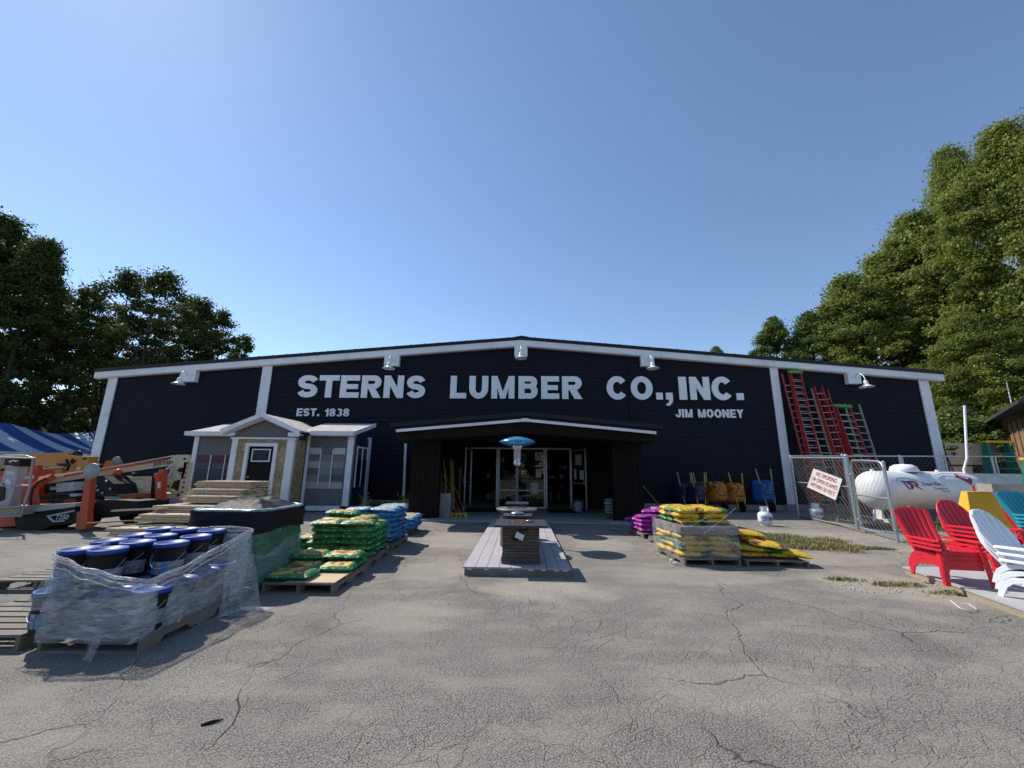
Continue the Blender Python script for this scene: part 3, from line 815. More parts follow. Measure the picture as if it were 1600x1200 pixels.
# ================================================================== SIDING DISPLAY HUT
hut = thing('display_hut', 'small siding display hut with tan shingled door bay and colour samples on its walls', 'display hut', (-9,14.7,0))
yb, ys = 13.9, 14.7            # bay front, wing front
zt = 2.66
def vinyl(b, x0, x1, z0, z1, y, pitch=.125): siding(b, x0, x1, z0, z1, y, pitch, .014)
b = MB(); vinyl(b,-12.24,-10.3,.2,zt,ys); b.bx(-12.3,-6.2,ys+.021,ys+.09,.2,zt+.05); b.build('wing_wall', MT['grey_vinyl'], hut)
b = MB(); vinyl(b,-7.98,-6.34,.2,zt+.05,ys); b.build('wing_wall', MT['grey_vinyl'], hut)
# right end wall
b = MB()
z = .2
while z < 2.62:
    b.add([(-6.2,ys+.01,z),(-6.2,16.15,z),(-6.22,16.15,z+.125),(-6.22,ys+.01,z+.125),(-6.26,ys+.01,z),(-6.26,16.15,z)],[(0,1,2,3),(0,4,5,1)]); z += .125
b.bx(-6.36,-6.27,ys+.1,16.15,.2,2.7)
b.build('end_wall', MT['wb_navy'], hut)
b = MB(); b.bx(-12.3,-12.2,ys+.1,16.2,.2,2.7); b.bx(-12.19,-6.37,16.1,16.2,.2,2.7); b.build('end_wall', MT['grey_vinyl'], hut)
b = MB()   # bay, shingles in staggered rows
rr = random.Random(5)
def shakes_x(b, x0, x1, z0, z1, y):
    z = z0; k = 0
    while z < z1-.01:
        zt_ = min(z+.17, z1); x = x0 - (k % 2)*.07 - rr.random()*.04
        while x < x1:
            w_ = .12+rr.random()*.10; a = max(x, x0); c = min(x+w_-.012, x1)
            if c-a > .01:
                t = .022+rr.random()*.010
                b.add([(a,y-t,z),(c,y-t,z),(c,y,zt_),(a,y,zt_),(a,y+.01,z),(c,y+.01,z)],[(0,1,2,3),(0,4,5,1)])
            x += w_
        z += .17; k += 1
shakes_x(b,-10.03,-9.72,.2,2.48,yb); shakes_x(b,-8.58,-8.27,.2,2.48,yb); shakes_x(b,-9.72,-8.58,2.36,2.48,yb)
b.bx(-9.98,-9.70,yb+.011,yb+.08,.2,2.5); b.bx(-8.6,-8.3,yb+.011,yb+.08,.2,2.5); b.bx(-9.7,-8.6,yb+.011,yb+.08,2.36,2.5)
b.build('bay_wall', MT['tan_shake'], hut)
b = MB()
z = .2
while z < 2.4:
    y_ = yb+.12
    while y_ < ys-.03:
        y2 = min(y_+.13, ys-.02)
        b.add([(-8.01,y_,z),(-8.01,y2-.006,z),(-8.03,y2-.006,z+.17),(-8.03,y_,z+.17),(-8.05,y_,z),(-8.05,y2-.006,z)],[(0,1,2,3),(0,4,5,1)]); y_ = y2+.0001
        if y2 >= ys-.02: break
    z += .17
b.build('bay_side', MT['tan_shake'], hut)
b = MB(); b.bx(-8.12,-8.06,yb+.1,ys-.01,.2,2.5); b.build('bay_side', MT['tan_shake'], hut)
b = MB(); b.bx(-10.2,-10.1,yb+.1,ys-.01,.2,2.5); b.build('bay_side', MT['tan_shake'], hut)
b = MB()
vinyl(b,-10.0,-8.2,2.5,2.5,yb) if False else None
z = 2.54
while z < 3.15:
    h0 = (3.2-z)/.66*1.30; h1 = max(0,(3.2-z-.1)/.66*1.30); zz = min(z+.1,3.2)
    b.add([(-9.12-h0,yb-.012,z),(-9.12+h0,yb-.012,z),(-9.12+h1,yb,zz),(-9.12-h1,yb,zz),(-9.12-h0,yb+.01,z),(-9.12+h0,yb+.01,z)],[(0,1,2,3),(0,4,5,1)]); z += .1
b.build('gable', MT['grey_vinyl'], hut)
b = MB()  # trims
b.bx(-10.23,-10.03,yb-.05,yb+.06,.2,2.5); b.bx(-8.26,-7.99,yb-.05,yb+.06,.2,2.5); b.bx(-10.3,-7.95,yb-.055,yb+.095,2.501,2.56)
b.bx(-12.27,-12.11,ys-.05,ys+.06,.2,2.7); b.bx(-6.46,-6.24,ys-.05,ys+.06,.2,2.72); b.bx(-7.98,-7.88,ys-.04,ys+.02,.2,2.7)
b.bx(-7.87,-6.53,ys-.045,ys+.02,.04,.2); b.bx(-6.26,-6.16,16.0,16.2,.1,2.75)
b.bx(-12.0,-10.28,ys-.045,ys+.02,.04,.2); b.bx(-10.26,-8.0,yb-.04,yb+.05,.04,.2)
b.build('corner_trim', MT['trim'], hut)
# colour samples
sc_l = [(.07,.02,.025),(.085,.08,.075),(.06,.065,.07),(.02,.024,.035),(.02,.024,.03)]
def sample(x0, x1, z0, z1, col, y=ys):
    key = 's%d' % (int(col[0]*999)*7+int(col[1]*999)*3+int(col[2]*999))
    if key not in MT: MT[key] = pm('sample_'+key[1:], col, .6, var=.05)
    b = MB(); siding(b, x0, x1, z0, z1, y-.012, (z1-z0)/2.0001, .014); b.bx(x0,x1,y-.011,y+.004,z0,z1); b.build('siding_sample', MT[key], hut)
for c, xs in enumerate(((-12.06,-11.55),(-11.50,-11.0),(-10.96,-10.5))):
    for i in range(5): sample(xs[0], xs[1], 1.95-.25*(i+1), 1.95-.25*i-.005, ((.10,.02,.03),(.075,.075,.08),(.05,.05,.058),(.028,.032,.042),(.02,.022,.03))[i] if c else ((.08,.03,.035),(.07,.07,.075),(.045,.045,.05),(.03,.033,.04),(.022,.024,.03))[i])
cols = [[(.46,.46,.46),(.14,.145,.14),(.40,.40,.40),(.13,.125,.115),(.22,.21,.19),(.36,.35,.32)],
        [(.13,.14,.155),(.20,.19,.165),(.26,.27,.28),(.26,.25,.225),(.17,.155,.135),(.36,.345,.31)],
        [(.52,.52,.52),(.19,.17,.15),(.24,.25,.265),(.15,.155,.165),(.09,.095,.11),(.38,.38,.37)]]
for c in range(3):
    x0_ = -7.86+.445*c
    for i in range(6): sample(x0_, x0_+.43, 2.27-.245*(i+1), 2.27-.245*i-.005, cols[c][i])
b = MB()
for x in (-11.53,-10.98): b.bx(x-.012,x+.012,ys-.06,ys-.03,.75,1.97)
for x in (-7.42,-6.975): b.bx(x-.013,x+.013,ys-.06,ys-.03,.84,2.2)
b.build('sample_strip', MT['trim'], hut)
# end wall panels and its small window
b = MB(); b.bx(-6.19,-6.165,14.95,15.35,.9,1.85); b.bx(-6.19,-6.165,15.45,15.85,.9,1.85); b.build('sample_board', MT['black'], hut)
b = MB()
for y_ in (14.9,15.4,15.9): b.bx(-6.19,-6.15,y_-.02,y_+.02,.85,2.35)
b.bx(-6.19,-6.155,14.92,15.88,2.28,2.34); b.build('sample_frame', MT['trim'], hut)
# roofs
b = MB()
def roofslab(b, p, t=.05):  # p: 4 points ccw from above
    q = [Vector(v) for v in p]; b.prism(q, (0,0,-t))
roofslab(b, [(-12.36,ys-.35,2.78),(-10.3,ys-.35,2.78),(-10.3,16.3,3.3),(-12.36,16.3,3.3)])
roofslab(b, [(-8.2,ys-.35,2.83),(-6.13,ys-.35,2.83),(-6.13,16.3,3.35),(-8.2,16.3,3.35)])
roofslab(b, [(-9.12,yb-.28,3.38),(-9.12,16.3,3.38),(-10.48,16.3,2.8),(-10.48,yb-.28,2.8)])
roofslab(b, [(-9.12,16.3,3.38),(-9.12,yb-.28,3.38),(-7.74,yb-.28,2.8),(-7.74,16.3,2.8)])
b.build('roof', MT['shingle'], hut)
b = MB()
b.bx(-12.40,-10.5,ys-.40,ys-.355,2.65,2.80); b.bx(-7.72,-6.10,ys-.40,ys-.355,2.70,2.85)
b.prism([(-6.125,ys-.40,2.85),(-6.125,16.35,3.38),(-6.125,16.35,3.22),(-6.125,ys-.40,2.69)], (.04,0,0))
for s_ in (-1,1):
    xe = -9.12+s_*1.40
    b.prism([(-9.12,yb-.33,3.41),(xe,yb-.33,2.82),(xe,yb-.33,2.66),(-9.12,yb-.33,3.25)], (0,.045,0))
    b.prism([(-9.12,yb-.28,3.23),(xe,yb-.28,2.65),(xe,yb-.28,2.63),(-9.12,yb-.28,3.21)], (0,.28,0))
b.bx(-8.1,-7.70,yb-.335,yb-.29,2.58,2.72)
b.bx(-12.34,-10.32,ys-.35,ys-.05,2.64,2.66); b.bx(-7.7,-6.14,ys-.35,ys-.05,2.68,2.70)
b.build('fascia', MT['trim'], hut)
# door
b = MB(); b.bx(-9.72,-9.60,yb-.07,yb+.08,.2,2.36); b.bx(-8.70,-8.58,yb-.07,yb+.08,.2,2.36); b.bx(-9.6,-8.70,yb-.068,yb+.08,2.25,2.36); b.build('door_frame', MT['trim'], hut)
b = MB(); b.bx(-9.59,-8.71,yb+.0,yb+.05,.2,2.24); d_ = b.build('door', MT['door_black'], hut)
b = MB(); fr(b,-9.48,-8.82,1.72,2.16,yb-.03,.035,.03); b.build('window_frame', MT['trim'], d_)
b = MB(); b.bx(-9.445,-8.855,yb-.018,yb-.004,1.755,2.125); b.build('window_pane', pm('dark_pane', (.05,.055,.06), .05, var=.3, scale=4), d_)
b = MB(); b.ball((-9.5,yb-.05,1.05),.035); b.lathe([(.03,0),(.03,.02)],(-9.5,yb-.02,1.2),12,axis='Y'); b.tube([(-9.5,yb-.0,1.05),(-9.5,yb-.05,1.05)],.014); b.build('handle', MT['brass'], d_)
b = MB()
for x in (-12.1,-10.0,-8.2,-6.6):
    b.tube([(x,14.9,.0),(x,14.9,.2)],.11,10)
b.build('support_block', MT['rubber'], hut)

# ================================================================== PALLETS
def pallet_mesh(name, L, Wd, mat, H=.115, seed=0, nb=7, sheet=False):
    """L along x, Wd along y; root at centre, runners along y (notched sides)"""
    rd = random.Random(seed)
    root = thing(name, '', 'pallet', (0,0,0))
    b = MB(); bw = Wd/(nb+ (nb-1)*.35)
    for i in range(nb):
        y = -Wd/2+bw/2+i*(Wd-bw)/(nb-1)
        b.box((rd.uniform(-.008,.008), y, H-.009), (L*rd.uniform(.985,1.0), bw, .018), R(rd.uniform(-.6,.6)))
    b.build('deck_board', mat, root)
    b = MB()
    for i in range(3):
        y = -Wd/2+bw/2+i*(Wd-bw)/2
        b.box((0, y, .008), (L*.99, bw, .016), R(rd.uniform(-.5,.5)))
    b.build('bottom_board', mat, root)
    for sx in (-1,0,1):
        x = sx*(L/2-.02)
        z0, z1 = .0165, H-.0185
        yy = Wd/2-.003
        n1, n2 = Wd*.12, Wd*.36
        prof = [(-yy,z0),(-n2,z0),(-n2+.02,z0+.035),(-n1-.02,z0+.035),(-n1,z0),(n1,z0),(n1+.02,z0+.035),(n2-.02,z0+.035),(n2,z0),(yy,z0),(yy,z1),(-yy,z1)]
        b = MB(); b.prism([(x-.017,p[0],p[1]) for p in prof], (.034,0,0)); b.build('runner', mat, root)
    return root
PG = 'shipping pallets in the yard'
pal = pallet_mesh('pallet', .95, 1.15, MT['palletgrey'], seed=1)
pal['group'] = PG
def put_pallet(x, y, label, rz=0, sc=(1,1,1), first=[True]):
    if first[0]:
        first[0] = False; o = pal
    else:
        o = copy_tree(pal)
    o['label'] = label; o.location = (x,y,0); o.rotation_euler = (0,0,rz); o.scale = sc
    return o
put_pallet(-3.58, 4.25, 'weathered pallet under the film wrapped black buckets with blue lids', R(2), (.90,1.2,1.15))
put_pallet(-5.95, 5.55, 'empty grey pallet lying furthest left behind the bucket pallet', R(4), (1.0,.8,1.2))
put_pallet(-4.72, 4.02, 'empty pale pallet cut by the left edge of the photo beside the buckets', R(3), (1.15,.85,1.1))
put_pallet(-3.82, 5.80, 'pallet under the tall black and green film wrapped load', R(3), (1.1,1.1,1.15))
put_pallet(-2.75, 5.78, 'pallet with a cardboard sheet and a low layer of green bags', R(1), (.93,1.0,1.1))
put_pallet(-2.90, 7.1, 'pallet under the high stack of green bags', R(2), (1.05,1.0,1.1))
put_pallet(-2.95, 8.45, 'pallet under the high stack of light blue bags', R(2), (1.05,1.05,1.1))
put_pallet(-3.15, 10.2, 'furthest pallet of the left row with a few blue bags', R(2), (1.0,1.0,1.1))
put_pallet(3.12, 7.68, 'pallet under the film wrapped yellow bags', R(3), (1.0,1.02,1.0))
put_pallet(4.22, 7.55, 'pallet under the slumping loose yellow bags', R(-2), (1.05,.8,.9))
put_pallet(3.33, 8.98, 'empty slatted pallet between the yellow and the magenta bags', R(3), (1.0,.95,1.0))
put_pallet(3.25, 10.35, 'pallet under the magenta bags', R(3), (1.0,.95,1.0))
put_pallet(3.05, 14.0, 'pallet under the white bags inside the porch', R(4), (.8,.9,1.0))

# ================================================================== BAGS
def bag_mesh(name, L, Wd, H, seed, sag=.0):
    rd = random.Random(seed); nu, nv = 26, 18
    ox, oy = rd.uniform(0,50), rd.uniform(0,50)
    me_v = []; fs = []
    def prof(u, v, side):
        a = 2*u-1; c = 2*v-1
        ca = max(0, 1-abs(a)**5)**.55; cc = max(0, 1-abs(c)**3.2)**.6
        h = H/2*ca*cc
        n = mnoise.noise(Vector((a*3.2+ox, c*2.6+oy, side*3)))*.20 + mnoise.noise(Vector((a*9+ox, c*3+oy, side*5)))*.10
        wr = abs(a)**3*.12*math.sin(c*17+ox)
        h *= 1+n+wr
        pinch = 1-.06*abs(a)**3*(1-abs(c))
        x = a*L/2*(1-.035*(c*c)); y = c*Wd/2*(1-.07*abs(a)**4)*1.0
        z = H/2 + (h if side > 0 else -h)
        z += sag*(a*a)*-1 + mnoise.noise(Vector((a*1.3+oy, c*1.3+ox, 1)))*.008
        return (x, y, z)
    for side in (1, -1):
        base = len(me_v)
        for j in range(nv):
            for i in range(nu):
                me_v.append(prof(i/(nu-1), j/(nv-1), side))
        for j in range(nv-1):
            for i in range(nu-1):
                a = base+j*nu+i; q = (a, a+1, a+nu+1, a+nu)
                fs.append(q if side > 0 else q[::-1])
    me = bpy.data.meshes.new(name); me.from_pydata([(p[0],p[1],p[2]-H/2) for p in me_v], [], fs)
    me.polygons.foreach_set('use_smooth', [True]*len(fs)); me.update()
    return me
BAGM = {}
def bags(kind, variants=4, L=.56, Wd=.38, H=.105):
    BAGM[kind] = []
    for s_ in range(variants):
        me = bag_mesh('bag', L, Wd, H, s_*13+hash(kind) % 7 if False else s_*13+len(kind), 0)
        me.materials.append(MT[kind]); BAGM[kind].append(me)
for k_ in ('bag_green','bag_blue','bag_magenta','bag_yellow','bag_white'): bags(k_)
rb = random.Random(21)
def put_bag(kind, x, y, z, label, group, rz=0, tilt=(0,0), sc=(1,1,1)):
    o = bpy.data.objects.new('garden_bag', rb.choice(BAGM[kind])); scene.collection.objects.link(o)
    o.location = (x,y,z); o.rotation_euler = (tilt[0], tilt[1], rz); o.scale = sc
    tag(o, label, 'bag', group); return o
ORD = ['bottom','second','third','fourth','fifth','sixth','seventh','eighth']
def bag_stack(kind, cx, cy, rz, n, colour, what, H=.1, skip=(), cols=2, rows=3, L=.5, Wd=.37, z0=.13, extra_kind=None):
    c, s = math.cos(rz), math.sin(rz)
    colname = {2:['left','right'],1:['single'],3:['left','middle','right']}[cols]
    rowname = {3:['front','middle','back'],2:['front','back'],1:['front'],4:['front','second','third','back']}[rows]
    for k in range(n):
        for i in range(cols):
            for j in range(rows):
                if (k,i,j) in skip: continue
                lx = (i-(cols-1)/2)*L*.95 + rb.uniform(-.02,.02); ly = (j-(rows-1)/2)*Wd*.96+rb.uniform(-.015,.015)
                lay = 'top' if (k == n-1) else ORD[k]+' layer'
                lab = f'{colour} bag, {lay}, {rowname[j]} row {colname[i]}, in the {what}'
                kd = kind if not extra_kind or (k,i,j) not in extra_kind else extra_kind[(k,i,j)]
                put_bag(kd, cx+lx*c-ly*s, cy+lx*s+ly*c, z0+H*.5+k*H*.93, lab, f'{colour} bags in the {what}', rz+R(rb.uniform(-7,7))+(PI if rb.random()<.5 else 0),
                        (R(rb.uniform(-3.5,3.5)),R(rb.uniform(-3,3))), (L/.53*rb.uniform(.96,1.05), Wd/.38*rb.uniform(.96,1.06), H/.1*rb.uniform(.95,1.15)))
# low green pallet
lg = 'green bags lying on the low front pallet'
put_bag('bag_green',-2.93,5.42,.185,'flat green bag at the front left corner of the low pallet','%s'%lg,R(4),(0,0),(1.0,1.05,.95))
put_bag('bag_green',-2.52,5.83,.185,'green bag lying behind the bare cardboard sheet on the low pallet',lg,R(2),(0,0),(.85,.8,1))
put_bag('bag_green',-2.98,5.83,.185,'green bag in the middle of the low pallet on its left side',lg,R(2),(0,0),(.85,1,1))
put_bag('bag_green',-2.55,6.16,.185,'green bag at the back right corner of the low pallet, lower of two',lg,R(2),(0,0),(.9,.9,1))
put_bag('bag_green',-2.56,6.10,.285,'green bag with yellow label on top at the back right of the low pallet',lg,R(3),(0,0),(.95,.9,1))
put_bag('bag_green',-3.02,6.18,.185,'green bag at the back left corner of the low pallet, lower of two',lg,R(2),(0,0),(.9,.9,1))
put_bag('bag_green',-3.05,6.08,.283,'dark green bag lying on top at the back left of the low pallet',lg,R(8),(R(3),0),(.92,.9,1))
b = MB(); b.box((-2.62,5.5,.133),(.62,.56,.006),R(2)); tag(b.build('cardboard_sheet', MT['cardboard'], None, (-2.62,5.5,.13)), 'bare cardboard sheet on the front right of the low green bag pallet', 'cardboard sheet')
bag_stack('bag_green',-2.90,7.1,R(2),6,'green','high green stack',H=.1,skip=[(5,0,2),(5,1,2),(4,0,2),(5,1,1)])
put_bag('bag_green',-2.74,7.2,.655,'green bag with yellow label on the very top of the high green stack, right','green bags in the high green stack',R(80),(0,0),(1,.95,1.1))
put_bag('bag_green',-3.12,7.22,.745,'green bag heaped on the very top of the high green stack, left','green bags in the high green stack',R(5),(R(-4),R(3)),(1,.95,1.1))
put_bag('bag_green',-3.62,7.0,.185,'green bag in the short pile left of the high green stack, lower','green bags in the short pile',R(3))
put_bag('bag_green',-3.62,7.0,.28,'green bag in the short pile left of the high green stack, middle','green bags in the short pile',R(-3))
put_bag('bag_green',-3.61,7.0,.375,'green bag in the short pile left of the high green stack, upper','green bags in the short pile',R(5))
b = MB(); b.box((-3.65,7.0,.065),(.62,.5,.125)); tag(b.build('wood_block', MT['palletgrey'], None, (-3.65,7,0)), 'low wooden base under the short pile of green bags', 'wood base')
bag_stack('bag_blue',-2.95,8.45,R(2),7,'light blue','high blue stack',H=.098,skip=[(6,0,1),(6,0,2),(6,1,2),(5,0,2)],extra_kind={})
put_bag('bag_blue',-2.72,8.78,.73,'light blue bag crowning the right of the high blue stack','light blue bags in the high blue stack',R(10),(R(4),0),(1.05,1,1.1))
bag_stack('bag_blue',-3.05,10.2,R(2),3,'light blue','low pile furthest back',H=.1,rows=3)
# magenta
bag_stack('bag_magenta',3.2,10.3,R(4),4,'magenta','magenta stack',H=.105,rows=2,L=.46,Wd=.42,skip=[(3,0,1)])
put_bag('bag_magenta',3.45,10.28,.60,'magenta bag slumped over the top right of the magenta stack','magenta bags in the magenta stack',R(25),(R(6),R(8)),(.95,1,1.2))
put_bag('bag_magenta',3.15,10.15,.58,'magenta bag humped on the top left of the magenta stack','magenta bags in the magenta stack',R(-15),(R(-4),R(-3)),(.9,1,1.1))
put_bag('bag_magenta',2.83,10.85,.30,'dark purple shaded bag behind the magenta stack, beside the porch post','magenta bags in the magenta stack',R(70),(0,R(10)),(.8,.9,1.2))
# yellow wrapped
bag_stack('bag_yellow',3.12,7.68,R(3),4,'yellow','film wrapped yellow stack',H=.098,z0=.115)
b = MB(); b.box((3.12,7.68,.115+.098*4*.93+.075),(.99,1.14,.12),R(3)); tag(b.build('cardboard_band', pm('grey_band_bags', (.17,.15,.135), .5, var=.35, scale=7, bump=.5, bscale=14), None, (3.12,7.68,.5)), 'grey brown layer wrapped between the lower and upper yellow bags', 'packing layer')
bag_stack('bag_yellow',3.14,7.78,R(3),3,'yellow','pile above the grey layer',H=.092,L=.45,Wd=.32,z0=.63)
# yellow loose
ly = 'loose yellow bags on the slumped pile'
for (x,y,z,rz,tx,ty,lab) in ((3.95,7.42,.16,2,0,0,'yellow bag at the bottom left of the slumped pile, lowest of its column'),(4.45,7.40,.16,-3,0,0,'yellow bag at the bottom middle of the slumped pile'),
    (3.95,7.75,.16,2,0,0,'yellow bag at the bottom of the slumped pile, back left'),(4.42,7.78,.16,2,0,0,'yellow bag at the bottom of the slumped pile, back right'),
    (3.95,7.42,.25,-5,0,4,'yellow bag second from the bottom on the left of the slumped pile'),(4.02,7.75,.26,4,0,3,'yellow bag second from the bottom at the back of the slumped pile'),
    (4.56,7.36,.20,-14,3,9,'yellow bag sliding off the right end of the slumped pile'),(4.22,7.40,.315,-12,5,6,'yellow bag with a green corner lying across the slumped pile'),
    (3.98,7.72,.37,0,-3,3,'yellow bag under the topmost one of the slumped pile'),(4.0,7.70,.46,3,3,5,'topmost yellow bag of the slumped pile')):
    put_bag('bag_yellow',x,y,z,lab,ly,R(rz),(R(tx),R(ty)),(1.08,1.12,.85))
# white bags in porch
for k in range(5):
    put_bag('bag_white',3.05,14.0,.17+.1*k,f'white bag, {ORD[k] if k else "bottom"} of the pile inside the porch on the right','white bags inside the porch',R(20*(k%2)),(0,0),(.95,1.1,1.1))

# ================================================================== BUCKETS
bk = thing('bucket', '', 'bucket')
b = MB(); b.lathe([(.118,.0),(.122,.01),(.140,.33),(.143,.335),(.143,.30),(.146,.30),(.147,.335)], n=28); b.build('body', MT['bucket'], bk)
b = MB(); b.lathe([(.0,.352),(.125,.352),(.130,.362),(.150,.362),(.153,.352),(.153,.325),(.148,.322)], n=32, caps=False)
b.build('lid', MT['lid'], bk)
b = MB(); b.lathe([(.1275,.055),(.1385,.185)], n=28, caps=False); b.v = [v for v in b.v]
fs = [f for f in b.f if all(b.v[i][1] < .05 for i in f)]; b.f = fs; b.sm = [True]*len(fs); b.mi = [0]*len(fs)
b.v = [(v[0]*1.0, v[1]*1.0, v[2]) for v in b.v]; b.build('label', pm('printed_bucket_label', (.20,.215,.24), .5, var=.75, scale=26, stretch=(1,1,2)), bk)
b = MB()
for an in (-70,-118):
    a0 = R(an); r0 = .139+.004
    def fn(u, v): 
        a = a0 + (u-.5)*R(22); rr_ = .129+.0095*v+.003
        return (rr_*math.cos(a), rr_*math.sin(a),   .06+.12*v)
    b.grid(fn, 5, 2)
b.build('label_print', MT['bluelabel'], bk)
b = MB(); pts = [(.148*math.cos(a), .148*math.sin(a)-.0, .27-.15*math.sin(-a)) for a in [-.05-i*(PI-.1)/14 for i in range(15)]]
b.tube(pts, .0028, 5); b.tube([(pts[7][0]-.03,pts[7][1],pts[7][2]),(pts[7][0]+.03,pts[7][1],pts[7][2])], .007, 6); b.build('wire_handle', MT['galv'], bk)
bk['group'] = 'black buckets with blue lids'
ups = [(125,857),(170,857),(172,844),(216,846),(269,847),(212,835),(252,836),(307,837),(252,825),(290,826),(332,828)]
ulab = ['front left bucket of the upper layer','front middle bucket of the upper layer','second row left bucket of the upper layer','second row middle bucket of the upper layer','second row right bucket of the upper layer',
        'third row left bucket of the upper layer','third row middle bucket of the upper layer','third row right bucket of the upper layer','back row left bucket of the upper layer','back row middle bucket of the upper layer','back row right bucket of the upper layer']
zb0 = .135
first = True
for (px, py), lb in zip(ups, ulab):
    p = G(px, py, .775)
    o = bk if first else copy_tree(bk); first = False
    o['label'] = 'black bucket with blue lid, '+lb; o.scale = (.93,.93,.90); o.location = (p.x, p.y, zb0+.352*.9); o.rotation_euler = (0,0,R(rb.uniform(-25,25)))
for i in range(3):
    for j in range(4):
        x = -3.80+.275*i-(j*.035); y = 3.72+.33*j
        o = copy_tree(bk); o['label'] = f'black bucket of the lower layer behind film, {["front","second","third","back"][j]} row {["left","middle","right"][i]}'
        o.scale = (.93,.93,.90); o.location = (x, y, zb0); o.rotation_euler = (0,0,R(rb.uniform(-20,20)))
o = copy_tree(bk); o['label'] = 'single black bucket standing on the pale empty pallet left of the wrapped buckets'; p = G(74,985,.13); o.location = (p.x,p.y,.13)

# stretch film round the buckets
def wrap_mesh(name, mat, corners, zlo, zhi, label, cat, n=140, rows=26, amp=.02, rnd=.06, seed=1, bulge=0.0, offs=.0):
    """closed ring of film through the corner points; zlo(t), zhi(t) along perimeter"""
    C = [Vector(c) for c in corners]; k = len(C)
    seg = []
    tot = sum((C[(i+1)%k]-C[i]).length for i in range(k))
    def P(t):
        d = (t%1)*tot
        for i in range(k):
            L = (C[(i+1)%k]-C[i]).length
            if d <= L or i == k-1: return C[i].lerp(C[(i+1)%k], min(1,d/L))
            d -= L
    cen = sum(C, Vector((0,0)))/k
    def PR(t):
        acc = Vector((0,0))
        for q in range(-4,5): acc += P(t+q*rnd/tot/3)
        return acc/9
    def fn(u, v):
        p = PR(u); z = zlo(u)+(zhi(u)-zlo(u))*v
        out = (p-cen).normalized()
        a = mnoise.noise(Vector((p.x*4+seed, p.y*4, z*10)))*amp + mnoise.noise(Vector((p.x*12, p.y*12+seed, z*22)))*amp*.5
        a += bulge*math.sin(PI*v)+offs
        q = p+out*a
        return (q.x, q.y, z)
    b = MB(); b.grid(fn, n+1, rows)
    return b
def smooth_interp(keys):
    def f(t):
        t = t % 1
        for i in range(len(keys)-1):
            if keys[i][0] <= t <= keys[i+1][0]:
                a = (t-keys[i][0])/(keys[i+1][0]-keys[i][0]); a = a*a*(3-2*a)
                return keys[i][1]+(keys[i+1][1]-keys[i][1])*a
        return keys[-1][1]
    return f
# perimeter: front-left -> front-right -> back-right -> back-left
cor = [(-4.00,3.50),(-3.13,3.48),(-3.22,4.95),(-4.14,4.97)]
film = thing('stretch_film', 'torn clear stretch film round the black buckets, sagging at its top edge', 'plastic film', (-3.6,4.2,.1))
zl = smooth_interp([(0,.10),(1,.10)]); zh = smooth_interp([(0,.76),(.03,.73),(.08,.66),(.14,.60),(.20,.57),(.26,.59),(.36,.68),(.47,.78),(.55,.80),(.75,.74),(.93,.76),(1,.76)])
b = wrap_mesh('film', None, cor, zl, zh, '', '', amp=.03, seed=2)
b.build('sheet', MT['wrap'], film)
for dz, rr_, am in ((0,.013,.03),(-.035,.007,.035),(-.08,.005,.03)):
    Cc = [Vector(c) for c in cor]; cen_f = sum(Cc, Vector((0,0)))/4; tt_ = sum((Cc[(i+1)%4]-Cc[i]).length for i in range(4)); pts = []
    for k in range(121):
        t_ = k/120; acc = Vector((0,0))
        for q_ in range(-4,5):
            d_ = ((t_+q_*.06/tt_/3)%1)*tt_
            for i in range(4):
                L_ = (Cc[(i+1)%4]-Cc[i]).length
                if d_ <= L_ or i == 3: acc += Cc[i].lerp(Cc[(i+1)%4], min(1,d_/L_)); break
                d_ -= L_
        p_ = acc/9; z_ = zh(t_)+dz+.012*mnoise.noise(Vector((p_.x*6,p_.y*6,dz*40)))
        a_ = mnoise.noise(Vector((p_.x*4+2, p_.y*4, z_*10)))*am+.012
        q_ = p_+(p_-cen_f).normalized()*a_; pts.append((q_.x,q_.y,z_))
    b = MB(); b.tube(pts, rr_, 6); b.build('rolled_edge', MT['wrap'], film)
b = wrap_mesh('film', None, cor, smooth_interp([(0,.13),(1,.13)]), smooth_interp([(0,.40),(.2,.47),(.5,.46),(1,.40)]), '', '', amp=.02, seed=9, offs=.012)
b.build('sheet', MT['wrap'], film)
def hang(pts_top, pts_bot, seed, cols=30, rows=24, amp=.03):
    b = MB()
    def fn(u, v):
        def pick(P):
            x = u*(len(P)-1); i = min(int(x), len(P)-2); return Vector(P[i]).lerp(Vector(P[i+1]), x-i)
        p = pick(pts_top).lerp(pick(pts_bot), v)
        n = mnoise.noise(Vector((u*7+seed, v*1.5, seed)))*amp + mnoise.noise(Vector((u*17+seed, v*3, seed)))*amp*.4
        return p+Vector((n*.3, -abs(n)-.01, n*.3))
    b.grid(fn, cols, rows); return b
# loose flap at the right rear corner trailing on the ground, tuft at the front bottom
hang([(-3.14,4.50,.72),(-3.15,4.82,.76)], [(-3.10,4.42,.012),(-2.86,4.72,.012)], 3, amp=.07).build('flap', MT['wrap'], film)
hang([(-3.10,4.43,.012),(-3.0,4.75,.015)], [(-2.85,4.45,.01),(-2.72,4.7,.01)], 4, amp=.02).build('flap', MT['wrap'], film)
hang([(-4.03,3.6,.56),(-4.06,4.1,.66)], [(-4.12,3.5,.36),(-4.10,3.9,.5)], 5, amp=.06).build('flap', MT['wrap'], film)
hang([(-3.97,3.5,.60),(-3.55,3.49,.50)], [(-4.05,3.46,.36),(-3.8,3.46,.33)], 8, amp=.05).build('flap', MT['wrap'], film)
hang([(-3.42,3.49,.2),(-3.36,3.49,.2)], [(-3.45,3.44,.01),(-3.37,3.43,.01)], 6, amp=.02, cols=10).build('flap', MT['wrap'], film)

